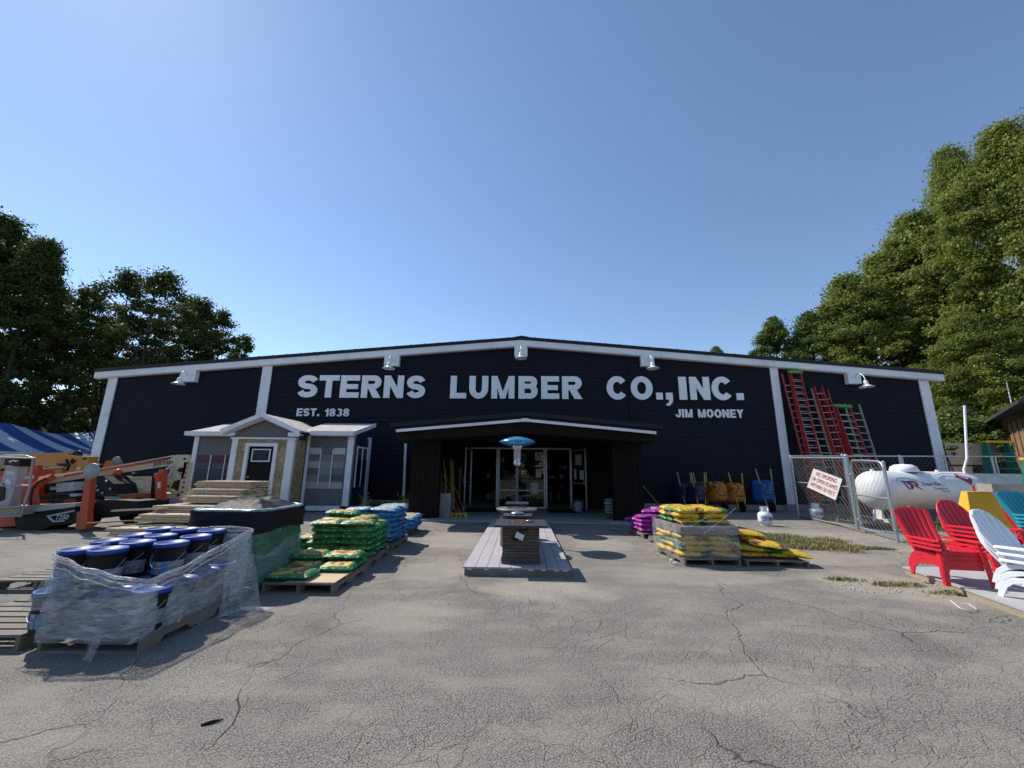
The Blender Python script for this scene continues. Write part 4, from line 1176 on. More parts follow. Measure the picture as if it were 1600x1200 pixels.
# ================================================================== BLACK / GREEN WRAPPED LOAD
ld = thing('wrapped_load', 'tall wrapped load in black and green film with loose black plastic on top', 'wrapped pallet load', (-3.82,5.8,.13))
cc = [(-4.34,5.20),(-3.27,5.24),(-3.33,6.42),(-4.40,6.38)]
cr2 = [Vector(c) for c in cc]; cen = sum(cr2, Vector((0,0)))/4
def inset(f): return [tuple(cen+(c-cen)*f) for c in cr2]
b = wrap_mesh('c', None, inset(.955), lambda t: .14, lambda t: .96, '', '', amp=.02, rnd=.16, seed=4, n=120, rows=20)
fn2 = None
b.build('contents', pm('dark_green_bags', (.018,.095,.048), .4, var=.5, scale=7, bump=.9, bscale=7), ld)
b = wrap_mesh('c', None, inset(1.0), lambda t: .30, lambda t: .72, '', '', amp=.025, rnd=.2, seed=5, n=120, rows=24)
b.build('film', MT['wrapgreen'], ld)
b = wrap_mesh('c', None, inset(1.015), lambda t: .13, lambda t: .50+.08*math.sin(t*19), '', '', amp=.03, rnd=.2, seed=6, n=120, rows=24)
b.build('film', MT['wrap'], ld)
# dark band bags on the upper half, rolled pale rim, black sheet on top
b = wrap_mesh('c', None, inset(1.03), lambda t: .70+.025*math.sin(t*23), lambda t: .95, '', '', amp=.012, rnd=.2, seed=7, n=120, rows=18)
b.build('dark_layer', MT['blackfilm'], ld)
b = MB()
def rim(u, v):
    t = u; C4 = [Vector(c) for c in inset(.93)]
    tot = sum((C4[(i+1)%4]-C4[i]).length for i in range(4))
    acc = Vector((0,0))
    for q in range(-5,6):
        d = ((t+q*.012)%1)*tot
        for i in range(4):
            L = (C4[(i+1)%4]-C4[i]).length
            if d <= L or i == 3: acc += C4[i].lerp(C4[(i+1)%4], min(1,d/L)); break
            d -= L
    p = acc/11; out = (p-cen).normalized(); a = 2*PI*v
    rr_ = .040+.012*mnoise.noise(Vector((p.x*9,p.y*9,v*4)))
    q = p+out*rr_*math.cos(a); return (q.x,q.y,.955+rr_*.7*math.sin(a))
b.grid(rim, 121, 12); b.build('rolled_rim', pm('pale_green_film_rim', (.26,.35,.33), .3, var=.5, scale=9, bump=.8, bscale=25), ld)
b = MB()
def heap(u, v):
    x = -4.22+.84*u; y = 5.34+.92*v
    e = min(u,1-u,v,1-v)*4; e = min(1,e)
    z = .955+.16*e*(.70+.4*mnoise.noise(Vector((x*3,y*3,0)))+.14*mnoise.noise(Vector((x*9,y*9,3))))
    return (x,y,z)
b.grid(heap, 50, 50); b.build('top_sheet', MT['blackfilm'], ld)
hang([(-3.30,5.22,.45),(-3.32,6.3,.48)], [(-3.20,5.15,.12),(-3.22,6.2,.14)], 12, cols=50, amp=.07).build('film', MT['wrapgreen'], ld)
hang([(-4.2,5.18,.5),(-3.3,5.18,.45)], [(-4.2,5.13,.14),(-3.28,5.10,.10)], 13, cols=50, amp=.05).build('film', MT['wraplight'], ld)

# clear film on the yellow load
fy = thing('stretch_film', 'clear stretch film with crossing folds round the yellow bag stack', 'plastic film', (3.12,7.68,.1))
cy_ = [(2.58,7.07),(3.64,7.10),(3.60,8.28),(2.54,8.26)]
b = wrap_mesh('f', None, cy_, lambda t:.12, lambda t:.66, '', '', amp=.012, seed=3, rnd=.04); b.build('sheet', MT['wraplight'], fy)
b = MB()
for (a,c) in (((2.75,7.06,.60),(3.35,7.06,.93)),((2.62,7.06,.92),(3.5,7.06,.50)),((3.0,7.06,.5),(3.6,7.08,.93)),((2.75,7.06,.58),(2.62,7.7,.92)),((2.95,7.06,.72),(3.3,7.06,.72))):
    b.tube([a, (Vector(a)+Vector(c))/2+Vector((0,-.012,-.01)), c], .006, 5)
b.build('twisted_strand', MT['wraplight'], fy)
b = MB(); b.ball((2.52,7.2,.05),(.05,.05,.045)); b.ball((2.56,7.14,.03),(.05,.04,.03)); b.build('loose_end', MT['wrap'], fy)

# ================================================================== LUMBER BUNDLES
steps = [(305,392,752,9.9),(295,378,764,9.55),(285,366,775,9.2),(242,338,790,8.85),(213,310,804,8.45),(168,290,826,7.9)]
def lumber(i, px0, px1, py, y, depth):
    a = W(px0, py, y); c = W(px1, py, y)
    h = .15
    lb = ['topmost','second from the top','third from the top','fourth from the top','fifth from the top','lowest and widest'][i]
    t = thing('lumber_bundle', f'strapped bundle of pale boards, {lb} in the stepped pile', 'lumber bundle', (a.x, y, a.z-h), 'bundles in the stepped lumber pile')
    b = MB(); rl = random.Random(i)
    nx = 2; nz = 3
    bh = h/nz
    yy = y
    while yy < y+depth-.02:
        wd = .13
        for k in range(nz):
            e0, e1 = rl.uniform(-.05,.05), rl.uniform(-.06,.06)
            lift = rl.uniform(0,.012) if k == nz-1 else 0
            b.box(((a.x+c.x)/2+(e0+e1)/2, yy+wd/2+rl.uniform(-.006,.006), a.z-h+bh*(k+.5)+lift/2), (c.x-a.x+e1-e0, wd-.010, bh-.010+lift))
        yy += wd
    b.build('boards', MT['lumber'], t)
    for f in (.28,.72):
        x = a.x+(c.x-a.x)*f
        b = MB(); z0, z1 = a.z-h-.002, a.z+.014
        b.bx(x-.008,x+.008,y-.012,y-.009,z0,z1); b.bx(x-.008,x+.008,y-.009,y+depth+.01,z1,z1+.002); b.build('strap', MT['galv'], t)
for i, (p0, p1, py, y) in enumerate(steps):
    lumber(i, p0, p1, py, y, (.7,1.0,1.2,1.3,1.1,1.4)[i])
# what the steps rest on
b = MB()
for i, (p0, p1, py, y) in enumerate(steps[:-1]):
    a = W(p0, py, y); c = W(p1, py, y); z1 = a.z-.155; 
    yn = y+.5
    zz = .0
    b.bx(a.x+.1+.01*i, c.x-.25-.01*i, yn+.04*i*0, y+(.7,1.0,1.2,1.3,1.1)[i]-.03-.011*i, .0+.001*i, z1)
o = b.build('lumber_pile', MT['lumber'], None, (-8.5,9,0)); tag(o, 'stacked boards filling the core under the stepped lumber bundles', 'lumber')
for (p, q, lab) in (((-8.95,8.35,.30),(-8.4,8.9,.31),'loose dark lath lying across the lowest lumber bundle, left one'),((-8.1,8.0,.31),(-7.6,8.7,.31),'loose dark lath lying across the lowest lumber bundle, middle one'),((-7.5,8.0,.31),(-7.0,8.5,.31),'loose dark lath lying across the lowest lumber bundle, right one')):
    a0 = W(168,826,7.9); z_ = a0.z+.03
    b = MB(); b.beam((p[0],p[1],z_),(q[0],q[1],z_),.05,.025); tag(b.build('lath', MT['palletgrey'], None, p), lab, 'lath', 'laths on the lumber')
a0 = W(178,798,9.3); a1 = W(258,794,8.7)
b = MB(); b.beam(a0, a1, .12, .035); tag(b.build('plank', MT['lumber'], None, tuple(a0)), 'long loose plank sticking out left from the lumber pile toward the lift wheel', 'plank')
# ================================================================== LIFTS (left)
def PW(mb, pts, y, th, y1=None):
    """polygon measured in the photo, stood on the plane y, with real thickness th (y1: other plane for the right end)"""
    xs = [p[0] for p in pts]; xa, xb = min(xs), max(xs)
    P = []
    for (px, py) in pts:
        yy = y if y1 is None else y+(y1-y)*(px-xa)/(xb-xa)
        P.append(W(px, py, yy))
    mb.prism(P, (0, th, 0)); return mb
def wheel(root, c, r, w, hub):
    b = MB(); b.lathe([(r*.55,-w/2),(r*.92,-w/2),(r,-w*.3),(r,w*.3),(r*.92,w/2),(r*.55,w/2)], c, 28, axis='Y'); t = b.build('tyre', MT['rubber'], root)
    b = MB(); b.lathe([(r*.56,-w*.35),(r*.5,-w*.2),(r*.15,-w*.22),(.001,-w*.3)], c, 20, axis='Y', caps=False); b.lathe([(r*.56,w*.35),(.001,w*.35)], c, 20, axis='Y', caps=False); b.build('rim', hub, t)
def py_at(px, a, c): return a[1]+(c[1]-a[1])*(px-a[0])/(c[0]-a[0])
lift = thing('boom_lift', 'towable boom lift with cream boom, orange outriggers and dark tow hull', 'boom lift', (-11.5,10.5,0))
# tow hull
b = MB(); PW(b,[(22,806),(38,800),(62,797),(118,791),(121,817),(82,821),(62,829),(40,831),(24,822)],9.65,.55); b.build('hull', MT['lift_hull'], lift)
b = MB(); PW(b,[(37,800),(60,791),(78,788),(118,786),(118,791.5),(62,799)],9.60,.65); b.build('hull_cover', MT['silver'], lift)
b = MB(); PW(b,[(72,806),(116,797),(116,799),(77,807),(84,813.5),(100,813),(100,815),(82,816)],9.62,.02); b.build('hull_marking', pm('pale_teal_print',(.35,.45,.45),.5), lift)
b = MB(); p0 = W(85,811.5,9.61); text_mb(b, 'T350', (p0.x,9.61,p0.z), (1,0,.02), (.25,0,1), .11, off=.03); b.build('hull_text', pm('grey_print',(.40,.43,.45),.5), lift)
b = MB(); PW(b,[(33,827),(60,824),(58,829),(45,830.5),(34,829.5)],9.9,.2); b.build('foot', MT['orange'], lift)
# frame body
b = MB(); PW(b,[(140,783),(178,781),(215,783),(216,800),(178,808),(140,812)],9.95,.9); PW(b,[(118,792),(134,790),(134,812),(120,812)],9.9,.5); b.build('chassis', MT['blacksteel'], lift)
b = MB(); PW(b,[(146,746),(162,744),(178,756),(182,772),(150,775),(144,770)],10.2,.6); PW(b,[(60,775),(130,771),(146,772),(146,776),(60,781)],10.15,.5); b.build('turntable', MT['blacksteel'], lift)
b = MB(); PW(b,[(70,752),(88,751),(88,770),(70,770)],10.3,.35); PW(b,[(118,752),(131,750),(132,772),(118,772)],10.3,.35); b.build('power_box', MT['blacksteel'], lift)
b = MB(); PW(b,[(88,755),(115,753),(116,766),(88,769)],10.05,.3); PW(b,[(78,761),(87,760),(87,765),(78,766)],10.05,.1); PW(b,[(109,772),(121,771),(121,775),(109,776)],10.05,.1); b.build('control_panel', pm('grey_panel',(.42,.42,.40),.6,var=.2,scale=12), lift)
b = MB(); PW(b,[(101,781),(118,779),(120,787),(101,787)],10.2,.2); PW(b,[(140,782),(150,781),(150,785),(140,786)],9.93,.1); PW(b,[(188,776),(215,772),(215,778),(188,780)],10.4,.5); b.build('bracket', MT['orange'], lift)
# outriggers
b = MB(); PW(b,[(133.5,742),(143,742),(134,826),(122,827),(121,824)],9.45,.13); b.build('outrigger', MT['orange'], lift)
b = MB(); PW(b,[(120,800),(139,800),(140,826),(118,829)],9.6,.1); b.build('outrigger_foot', MT['orange'], lift)
b = MB(); c0 = W(142,736.5,9.35); b.lathe([(.001,0),(.185,0),(.19,.01),(.19,.03),(.001,.03)], (c0.x,9.35,c0.z), 28, axis='Y')
o_ = b.build('outrigger_pad', MT['greysteel'], lift)
b = MB(); PW(b,[(139,724.5),(152,725),(152,726.5),(139,726)],9.45,.1); b.build('pad_lever', MT['galv'], lift)
b = MB(); PW(b,[(242,747),(249,733),(255,733),(252,782),(243,790)],10.6,.15); b.build('outrigger', MT['orange'], lift)
b = MB(); PW(b,[(239,744),(248,741),(248,751),(244,750)],10.55,.1); b.build('outrigger_latch', MT['orange'], lift)
b = MB(); PW(b,[(237,750),(245,748),(241,775),(234,782)],10.8,.15); b.build('outrigger_arm', MT['blacksteel'], lift)
b = MB(); PW(b,[(246.5,753),(250.5,753),(249.5,763),(245.8,763)],10.58,.02); b.build('warning_label', MT['paper'], lift)
# booms
def boom(a, c, y0_, y1_, hh, name, mat, th=.22):
    A = W(a[0],a[1],y0_); Cc = W(c[0],c[1],y1_); b = MB(); b.beam(A, Cc, th, hh); return b.build(name, mat, lift)
boom((62,751),(268,722),10.0,11.6,.20,'main_boom',MT['cream'])
b = MB(); b.beam(W(100,743.5,9.875)+Vector((0,-.0,0)), W(262,718,11.45), .016, .05); b.build('boom_stripe', MT['stripe_red'], lift)
b = MB(); b.beam(W(66,749,9.9), W(272,712,11.6), .18, .03); b.build('boom_top_rail', MT['cream'], lift)
b = MB(); A = W(243,727.5,11.1); text_mb(b, 'JLG T350', (A.x-.05,A.y-.02,A.z-.02), (.985,.14,.17), (0,0,1), .09, off=.03); b.build('boom_text', MT['black'], lift)
b = MB(); A = W(279,741.5,11.36); text_mb(b, 'JLG', tuple(A), (1,0,0), (0,0,1), .06, off=.03); b.build('maker_text', MT['black'], lift)
b = MB(); PW(b,[(160,745),(242,753),(242,764),(190,760),(176,757)],10.6,.2,10.9); b.build('lower_boom', MT['cream'], lift)
b = MB(); PW(b,[(183,766),(242,768),(272,772),(272,778),(183,776)],10.9,.2,11.6); b.build('lower_boom', MT['cream'], lift)
b = MB(); PW(b,[(190,744),(222,742),(222,768),(190,768)],11.3,.3); b.build('boom_post', MT['cream'], lift)
b = MB(); b.tube([W(190,733,11.0),W(255,722,11.4)], .05, 8); b.tube([W(208,741.5,10.9),W(248,741,11.2)], .035, 8); b.build('hydraulic_cylinder', MT['galv'], lift)
b = MB(); b.tube([W(206,741.5,10.8),W(240,741,11.1)], .05, 8); b.build('cylinder_sleeve', MT['black'], lift)
# rear knuckle
b = MB(); PW(b,[(266,716),(276,710.5),(294,710.5),(293,722),(286,748),(268,752),(262,762),(282,772),(276,777.5),(258,764),(261,748),(270,728)],11.4,.1)
PW(b,[(288,722),(292,722),(282,775),(276,778)],11.4,.25)
PW(b,[(266,717),(277,711.5),(293,711.5),(284,775),(272,775)],11.75,.06)
b.build('knuckle', MT['cream'], lift)
b = MB(); c1 = W(282.5,734,11.38); b.lathe([(.001,0),(.065,0),(.065,.02)], (c1.x,11.375,c1.z), 18, axis='Y'); 
for q in ((288,717),(279,735),(263,760),(278,774)): 
    c1 = W(*q,11.38); b.lathe([(.001,0),(.03,0),(.03,.02)], (c1.x,11.37,c1.z), 12, axis='Y')
PW(b,[(264,748),(279,745),(277,768),(266,762)],11.6,.1)
b.build('pin', MT['black'], lift)
for k in range(7):
    b = MB(); z0_ = 722+k*7.5; x0_ = 291.5-(z0_-722)*.18
    PW(b,[(x0_,z0_),(x0_+2.6,z0_),(x0_+1.9,z0_+3.7),(x0_-.7,z0_+3.7)],11.37,.02); b.build('hazard_stripe', MT['stripe_red'], lift)
b = MB(); b.tube([W(262,722,11.3),W(268,735,11.3),W(262,748,11.3)], .03); b.tube([W(252,738,11.2),W(270,728,11.3)], .035); b.tube([W(254,746,11.2),W(268,742,11.3)], .03); b.build('linkage', MT['galv'], lift)
# orange gooseneck link at front
pts = [(44,806),(52,797),(54,785),(52,772),(56,760),(66,751),(82,746)]
b = MB(); b.tube([W(px,py,9.85) for px,py in pts], [.09,.11,.12,.12,.12,.11,.1], 4, smooth=False); b.build('jib', MT['orange'], lift)
b = MB(); b.tube([W(40,806,9.7),W(49,796,9.7),W(48,780,9.7),W(51,764,9.7),W(60,753,9.7),W(72,747,9.7)], .022, 6); b.build('hose', MT['black'], lift)
b = MB(); PW(b,[(19,764),(52,754),(44,792),(15,792)],10.05,.4); b.build('jib_bracket', MT['orange'], lift)
b = MB(); b.tube([W(84,770,10.1),W(82,790,10.1)], .012, 5); b.tube([W(124,775,10.1),W(125,792,10.1)], .02, 5); b.build('cable', MT['black'], lift)
for (px, py, y, r_) in ((140,812,10.3,.23),(206,808,10.9,.3)):
    c1 = W(px, py, y); wheel(lift, (c1.x, y, r_), r_, .2, MT['greysteel'])
c1 = W(206,808,10.8)
b = MB()
def fend(u, v):
    a = PI*(.02+.96*u); return (c1.x+.36*math.cos(a), 10.72+.36*v, .32+.34*math.sin(a))
b.grid(fend, 18, 2); b.build('fender', MT['black'], lift)
# orange cylinder block and small motor on turntable
b = MB(); b.ball(W(184,739,10.6), (.09,.09,.11)); b.build('pressure_tank', MT['orange'], lift)
b = MB(); 
for q in ((150,760),(153,766),(166,752),(172,764),(160,770)): b.ball(W(*q,10.16), .03, 8, 6)
b.build('fittings', MT['galv'], lift)

# work basket of a second lift at the far left
bs = thing('boom_lift', 'orange boom lift with grey railed work basket cut by the left edge', 'boom lift', (-12.8,9.6,0))
b = MB(); 
def rail(*p, y=9.3, r_=.022): b.tube([W(px,py,y) for px,py in p], r_, 8)
rail((-40,714),(56,716)); rail((52,716),(46,762),(32,808)); rail((-40,758),(46,759)); rail((-40,809),(34,806)); rail((33,792),(-30,794))
rail((3,716),(-6,758)); rail((-40,714),(-40,809)); rail((52,716),(40,712),(8,712),(-10,714),y=10.0); rail((40,712),(30,800),y=10.0)
b.build('guard_rail', MT['greysteel'], bs)
b = MB(); PW(b,[(-40,792),(33,791),(29,805),(-40,807)],9.35,.9); b.build('floor_pan', pm('basket_floor', (.32,.26,.20), .6, var=.2), bs)
b = MB(); PW(b,[(9,728),(30,729),(27,740),(20,771),(12,794),(-6,794),(0,760)],9.6,.18); b.build('control_column', MT['silver'], bs)
b = MB(); PW(b,[(8,716),(32,716),(30,729),(5,727)],9.5,.3); PW(b,[(-3,766),(4,755),(8,757),(6,780),(-2,784)],9.58,.1); b.build('control_box', MT['black'], bs)
b = MB(); PW(b,[(13,721),(19,718.5),(28,719.5),(24,722),(20,720.5),(15,723)],9.48,.03); PW(b,[(10,736),(22,737),(21,742),(9,741)],9.59,.02); PW(b,[(9,748),(17,749),(15,762),(6,762)],9.59,.02); b.build('decal', MT['paper'], bs)
b = MB(); PW(b,[(-40,806),(25,807),(28,822),(-40,826)],9.9,.8); b.build('chassis', MT['orange'], bs)
b = MB(); PW(b,[(-40,745),(16,742),(52,735),(52,750),(14,792),(-40,796)],10.6,.5); b.build('turret', MT['orange'], bs)
b = MB(); b.beam(W(-40,752,10.8), W(64,735,11.4), .25, .3); b.build('boom', MT['orange'], bs)
b = MB(); 
for k in range(5): PW(b,[(27+k*5.5,746-k*.6),(30+k*5.5,745.5-k*.6),(30+k*5.5,749.5-k*.6),(27+k*5.5,750-k*.6)],10.5,.02)
b.build('white_mark', MT['paper'], bs)
b = MB(); c1 = W(43,822,10.0); 
wheel(bs, (c1.x,10.25,.2), .2, .18, MT['orange'])
wheel(bs, (W(-10,822,10.3).x,10.5,.2), .2, .18, MT['orange'])

# amber lift behind
am = thing('boom_lift', 'amber boom lift furthest back between the striped tent and the cream boomed lift', 'boom lift', (-14.5,12.5,0))
def L2(b, pts, y, th): PW(b, pts, y, th)
b = MB(); b.beam(W(-60,722,13.0), W(112,718,13.0), .3, .45); b.build('upper_boom', MT['amber'], am)
b = MB(); PW(b,[(105,711),(139,713),(137,728),(128,736),(104,741),(100,728)],12.8,.3); b.build('boom_head', MT['amber'], am)
b = MB(); b.beam(W(20,741,13.2), W(105,733,13.2), .28, .30); PW(b,[(28,728),(48,726),(46,750),(28,752)],12.9,.4); b.build('lower_boom', MT['amber'], am)
b = MB(); PW(b,[(112,716),(118,720),(112,725),(109,721)],12.78,.03); PW(b,[(128,716),(135,715),(131,719)],12.78,.03); PW(b,[(88,724),(103,724),(101,729),(90,728)],12.75,.05); PW(b,[(52,723),(72,724),(72,728.5),(50,728)],12.95,.3); 
b.tube([W(104,718,12.7),W(108,728,12.7),W(104,736,12.7)], .04); b.lathe([(.001,0),(.16,0),(.16,.06)], tuple(W(119,711.5,12.9)), 16, axis='Y')
b.build('fittings', MT['black'], am)
b = MB(); PW(b,[(70,723.5),(76,723.5),(76,731),(70,731)],12.9,.1); PW(b,[(50,731),(100,728),(100,730.5),(50,734)],12.9,.1); PW(b,[(120,731),(124,729),(124,734),(120,735)],12.76,.05); b.build('decal', MT['paper'], am)
b = MB(); PW(b,[(28,746),(115,742),(118,788),(28,790)],13.4,.8); PW(b,[(20,785),(150,783),(150,800),(20,802)],13.2,1.0); b.build('chassis', MT['blacksteel'], am)
b = MB(); PW(b,[(100,782),(114,780),(119,787),(100,788)],13.1,.2); b.build('lug', MT['amber'], am)
for px in (60,130): 
    c1 = W(px,800,13.4); wheel(am, (c1.x,13.6,.34), .34, .24, MT['amber'])
b = MB(); PW(b,[(161,727),(166,720),(178,719),(181,730),(176,742),(164,744)],13.6,.3); b.build('outrigger', MT['amber'], am)
b = MB(); c1 = W(181,720,13.4); b.lathe([(.001,0),(.145,0),(.145,.03),(.001,.03)], (c1.x,13.4,c1.z), 24, axis='Y'); b.build('outrigger_pad', MT['greysteel'], am)

# ================================================================== TENT
tent = thing('party_tent', 'blue and white striped tent with two peaks behind the lifts', 'tent', (-33,25,0))
tm, nt, p = newmat('tent_stripes')
g = nt.new('ShaderNodeTexCoord').outputs['Object']; x, y, z = nt.sep(g)
at = nt.new('ShaderNodeAttribute', attribute_name='stripe')
f = nt.math('GREATER_THAN', nt.math('FRACT', at.outputs['Fac']), .5)
wn_ = nt.noise(g, 1.2, 4)
nt.set(p, 'Base Color', nt.mix(f, (.50,.54,.60), (.018,.075,.24))); p.inputs['Roughness'].default_value = .45
nt.set(p, 'Normal', nt.bump(wn_, .9, .12))
tx0, tx1, ty0, ty1, trx = -37.5, -28.4, 15.0, 34.0, -33.0
peaks = [19.0, 24.5, 30.0]
def tent_h(x, y):
    fx = max(0, 1-abs(x-trx)/4.55); d = min(abs(y-q) for q in peaks)
    ridge = 1.5+.45*max(0, 1-d/2.75)**1.4
    if y > peaks[-1]: ridge *= max(0, 1-(y-peaks[-1])/(ty1-peaks[-1]))
    return 2.25+ridge*fx**1.3
b = MB(); b.grid(lambda u, v: (tx0+(tx1-tx0)*u, ty0+(ty1-ty0)*v, tent_h(tx0+(tx1-tx0)*u, ty0+(ty1-ty0)*v)), 50, 150)
o = b.build('canopy', tm, tent)
at_ = o.data.attributes.new('stripe', 'FLOAT', 'POINT')
vals = []
for v in o.data.vertices:
    X = v.co.x+tent.location.x; Y = v.co.y+tent.location.y
    q = min(peaks, key=lambda p_: abs(Y-p_)); fx = max(0, 1-abs(X-trx)/4.55)
    vals.append((q+(Y-q)*(1+.5*fx))*.40+.12)
at_.data.foreach_set('value', vals)
for (x, y) in ((tx0,ty0),(tx1,ty0),(tx1,20),(tx1,25),(tx1,30),(tx1,ty1),(tx0,ty1),(tx0,25)):
    b = MB(); b.tube([(x,y,0),(x,y,2.3)],.06); b.build('pole', MT['white'], tent)
b = MB(); b.grid(lambda u, v: (tx1+.02+.03*math.sin(u*120), ty0+(ty1-ty0)*u, 2.26-.28*v), 150, 3); b.build('valance', MT['white'], tent)

# ================================================================== ENTRANCE PROPS
deck = thing('display_deck', 'grey composite display deck holding the fire pit tables', 'deck', (-.07,9.1,0))
dx0, dx1, dy0, dy1 = -.86, .72, 6.22, 12.15
nb = 9; b_w = (dx1-dx0)/nb
for i in range(nb):
    b = MB(); b.bx(dx0+i*b_w+.004, dx0+(i+1)*b_w-.004, dy0, dy1, .10, .125); b.build('deck_board', MT['deckboard'], deck)
b = MB(); b.bx(dx0+.02,dx1-.02,dy0+.02,dy0+.06,0.0,.098); b.bx(dx0+.02,dx0+.06,dy0+.061,dy1-.061,0,.098); b.bx(dx1-.06,dx1-.02,dy0+.061,dy1-.061,0,.098); b.bx(dx0+.02,dx1-.02,dy1-.06,dy1-.02,0,.098)
b.build('frame', MT['palletgrey'], deck)
b = MB()
for x in (-.8,-.55,-.2,.1,.28,.47,.6): b.bx(x,x+.07,dy0-.002,dy0+.018,.085,.099)
b.build('clip', MT['paper'], deck)

def firepit(x, y, w, h, topw, label, tag_=False, d=None, base=.125):
    d = d or w
    t = thing('fire_pit_table', label, 'fire pit table', (x,y,base), 'fire pit tables on the deck')
    b = MB(); z0 = base
    # ledge-stone body with slightly irregular courses
    rr2 = random.Random(int(w*100+y*7)); z = z0+.09
    b.bx(x-w/2-.015,x+w/2+.015,y-d/2-.015,y+d/2+.015,z0,z0+.09)
    k = 0
    while z < z0+h-.04:
        hh = min(rr2.choice((.04,.05,.035)), z0+h-.035-z)
        if hh < .008: break
        xx = x-w/2
        while xx < x+w/2-.01:
            ww = min(rr2.uniform(.09,.22), x+w/2-xx); o1 = rr2.uniform(0,.012)
            b.bx(xx+.001,xx+ww-.001,y-d/2-o1,y-d/2+.05,z+.001,z+hh-.001); xx += ww
        yy = y-d/2+.051
        while yy < y+d/2-.01:
            ww = min(rr2.uniform(.09,.22), y+d/2-yy); o1 = rr2.uniform(0,.010)
            b.bx(x+w/2-.05,x+w/2+o1,yy+.001,yy+ww-.001,z+.001,z+hh-.001); b.bx(x-w/2-o1,x-w/2+.05,yy+.001,yy+ww-.001,z+.001,z+hh-.001); yy += ww
        z += hh
    b.bx(x-w/2+.03,x+w/2-.03,y-d/2+.03,y+d/2-.03,z0+.09,z0+h-.035)
    b.build('stone_base', MT['stone'], t)
    zt_ = z0+h-.03; tw = topw/2; td = d/2+(topw-w)/2; hw, hd = tw*.52, td*.45
    b = MB()
    b.bx(x-tw,x-hw,y-td,y+td,zt_,zt_+.028); b.bx(x+hw,x+tw,y-td,y+td,zt_,zt_+.028); b.bx(x-hw+.0005,x+hw-.0005,y-td+.0005,y-hd,zt_+.0003,zt_+.0277); b.bx(x-hw+.0005,x+hw-.0005,y+hd,y+td-.0005,zt_+.0003,zt_+.0277)
    b.build('table_top', MT['slate'], t)
    b = MB(); q = .02
    b.bx(x-hw,x-hw+q,y-hd,y+hd,zt_+.029,zt_+.034); b.bx(x+hw-q,x+hw,y-hd,y+hd,zt_+.029,zt_+.034); b.bx(x-hw+q,x+hw-q,y-hd,y-hd+q,zt_+.029,zt_+.034); b.bx(x-hw+q,x+hw-q,y+hd-q,y+hd,zt_+.029,zt_+.034)
    b.bx(x-hw+.005,x+hw-.005,y-hd+.005,y+hd-.005,zt_-.03,zt_-.01)
    b.build('burner_pan', MT['steel'], t)
    b = MB(); 
    for _ in range(170 if tag_ else 40):
        s_ = rr2.uniform(.010,.02); b.ball((x+rr2.uniform(-hw+.03,hw-.03), y+rr2.uniform(-hd+.03,hd-.03), zt_+.012+rr2.uniform(0,.015)), (s_,s_*.8,s_*.7), 6, 4)
    b.build('lava_rocks', MT['lava'], t)
    b = MB(); b.bx(x-.03,x+.1,y-d/2-.02,y-d/2-.0005,z0+h-.095,z0+h-.07); b.build('control_slot', MT['black'], t)
    if tag_:
        b = MB(); b.lathe([(.001,0),(.028,0),(.032,.02)], (x-.10,y-d/2-.04,z0+h-.20), 14, axis='Y'); b.tube([(x-.10,y-d/2-.03,z0+h-.22),(x-.06,y-d/2-.04,z0+h-.235),(x-.03,y-d/2-.03,z0+h-.215)], .006, 5); b.build('knob', MT['black'], t)
        b = MB(); c = Vector((x-.02,y-d/2-.045,z0+h-.165)); b.box(c, (.13,.003,.085), Matrix.Rotation(R(24),3,'Y')); b.build('hang_tag', MT['paper'], t)
        b = MB(); b.ball((x+.12,y,zt_+.05),(.04,.03,.02),8,6); b.build('igniter_cap', MT['steel'], t)
    return t
pf = G(780,882,.125); pg = G(847,882,.125)
firepit((pf.x+pg.x)/2, pf.y+.33, .56, .57, .80, 'nearest fire pit table with brown stacked stone base, lava rocks and a paper tag', True)
firepit(-.08, 7.42, .34, .62, .50, 'second fire pit table with a small square dark top and steel bowl')
def roundpit(x, y, r, h, label):
    t = thing('fire_pit_table', label, 'fire pit table', (x,y,.125), 'fire pit tables on the deck')
    b = MB(); b.lathe([(r*.8,.0),(r*.8,h-.03)], (x,y,.125), 36); b.build('stone_base', MT['stone'], t)
    b = MB(); b.lathe([(.2,h-.029),(r,h-.03),(r+.01,h-.015),(r,h),(.2,h)], (x,y,.125), 40); b.build('table_top', pm('round_table_top', (.13,.13,.13), .45, var=.15), t)
    b = MB(); b.lathe([(.001,h+.01),(.17,h+.012),(.2,h+.003)], (x,y,.125), 28); b.build('burner_pan', MT['steel'], t)
roundpit(-.10, 7.98, .39, .675, 'round fire pit table with a grey circular top behind the two square ones')
firepit(-.10, 8.45, .34, .745, .46, 'fourth fire pit table, furthest back on the deck behind the round one')
# round cushion lid on the second (steel cover)
b = MB(); b.lathe([(.001,.03),(.08,.028),(.12,.012),(.125,0)], (-.08,7.42,.765), 24); tag(b.build('burner_cover', MT['steel'], None, (-.08,7.42,.765)), 'shiny steel round cover lying on the second fire pit table', 'burner cover')

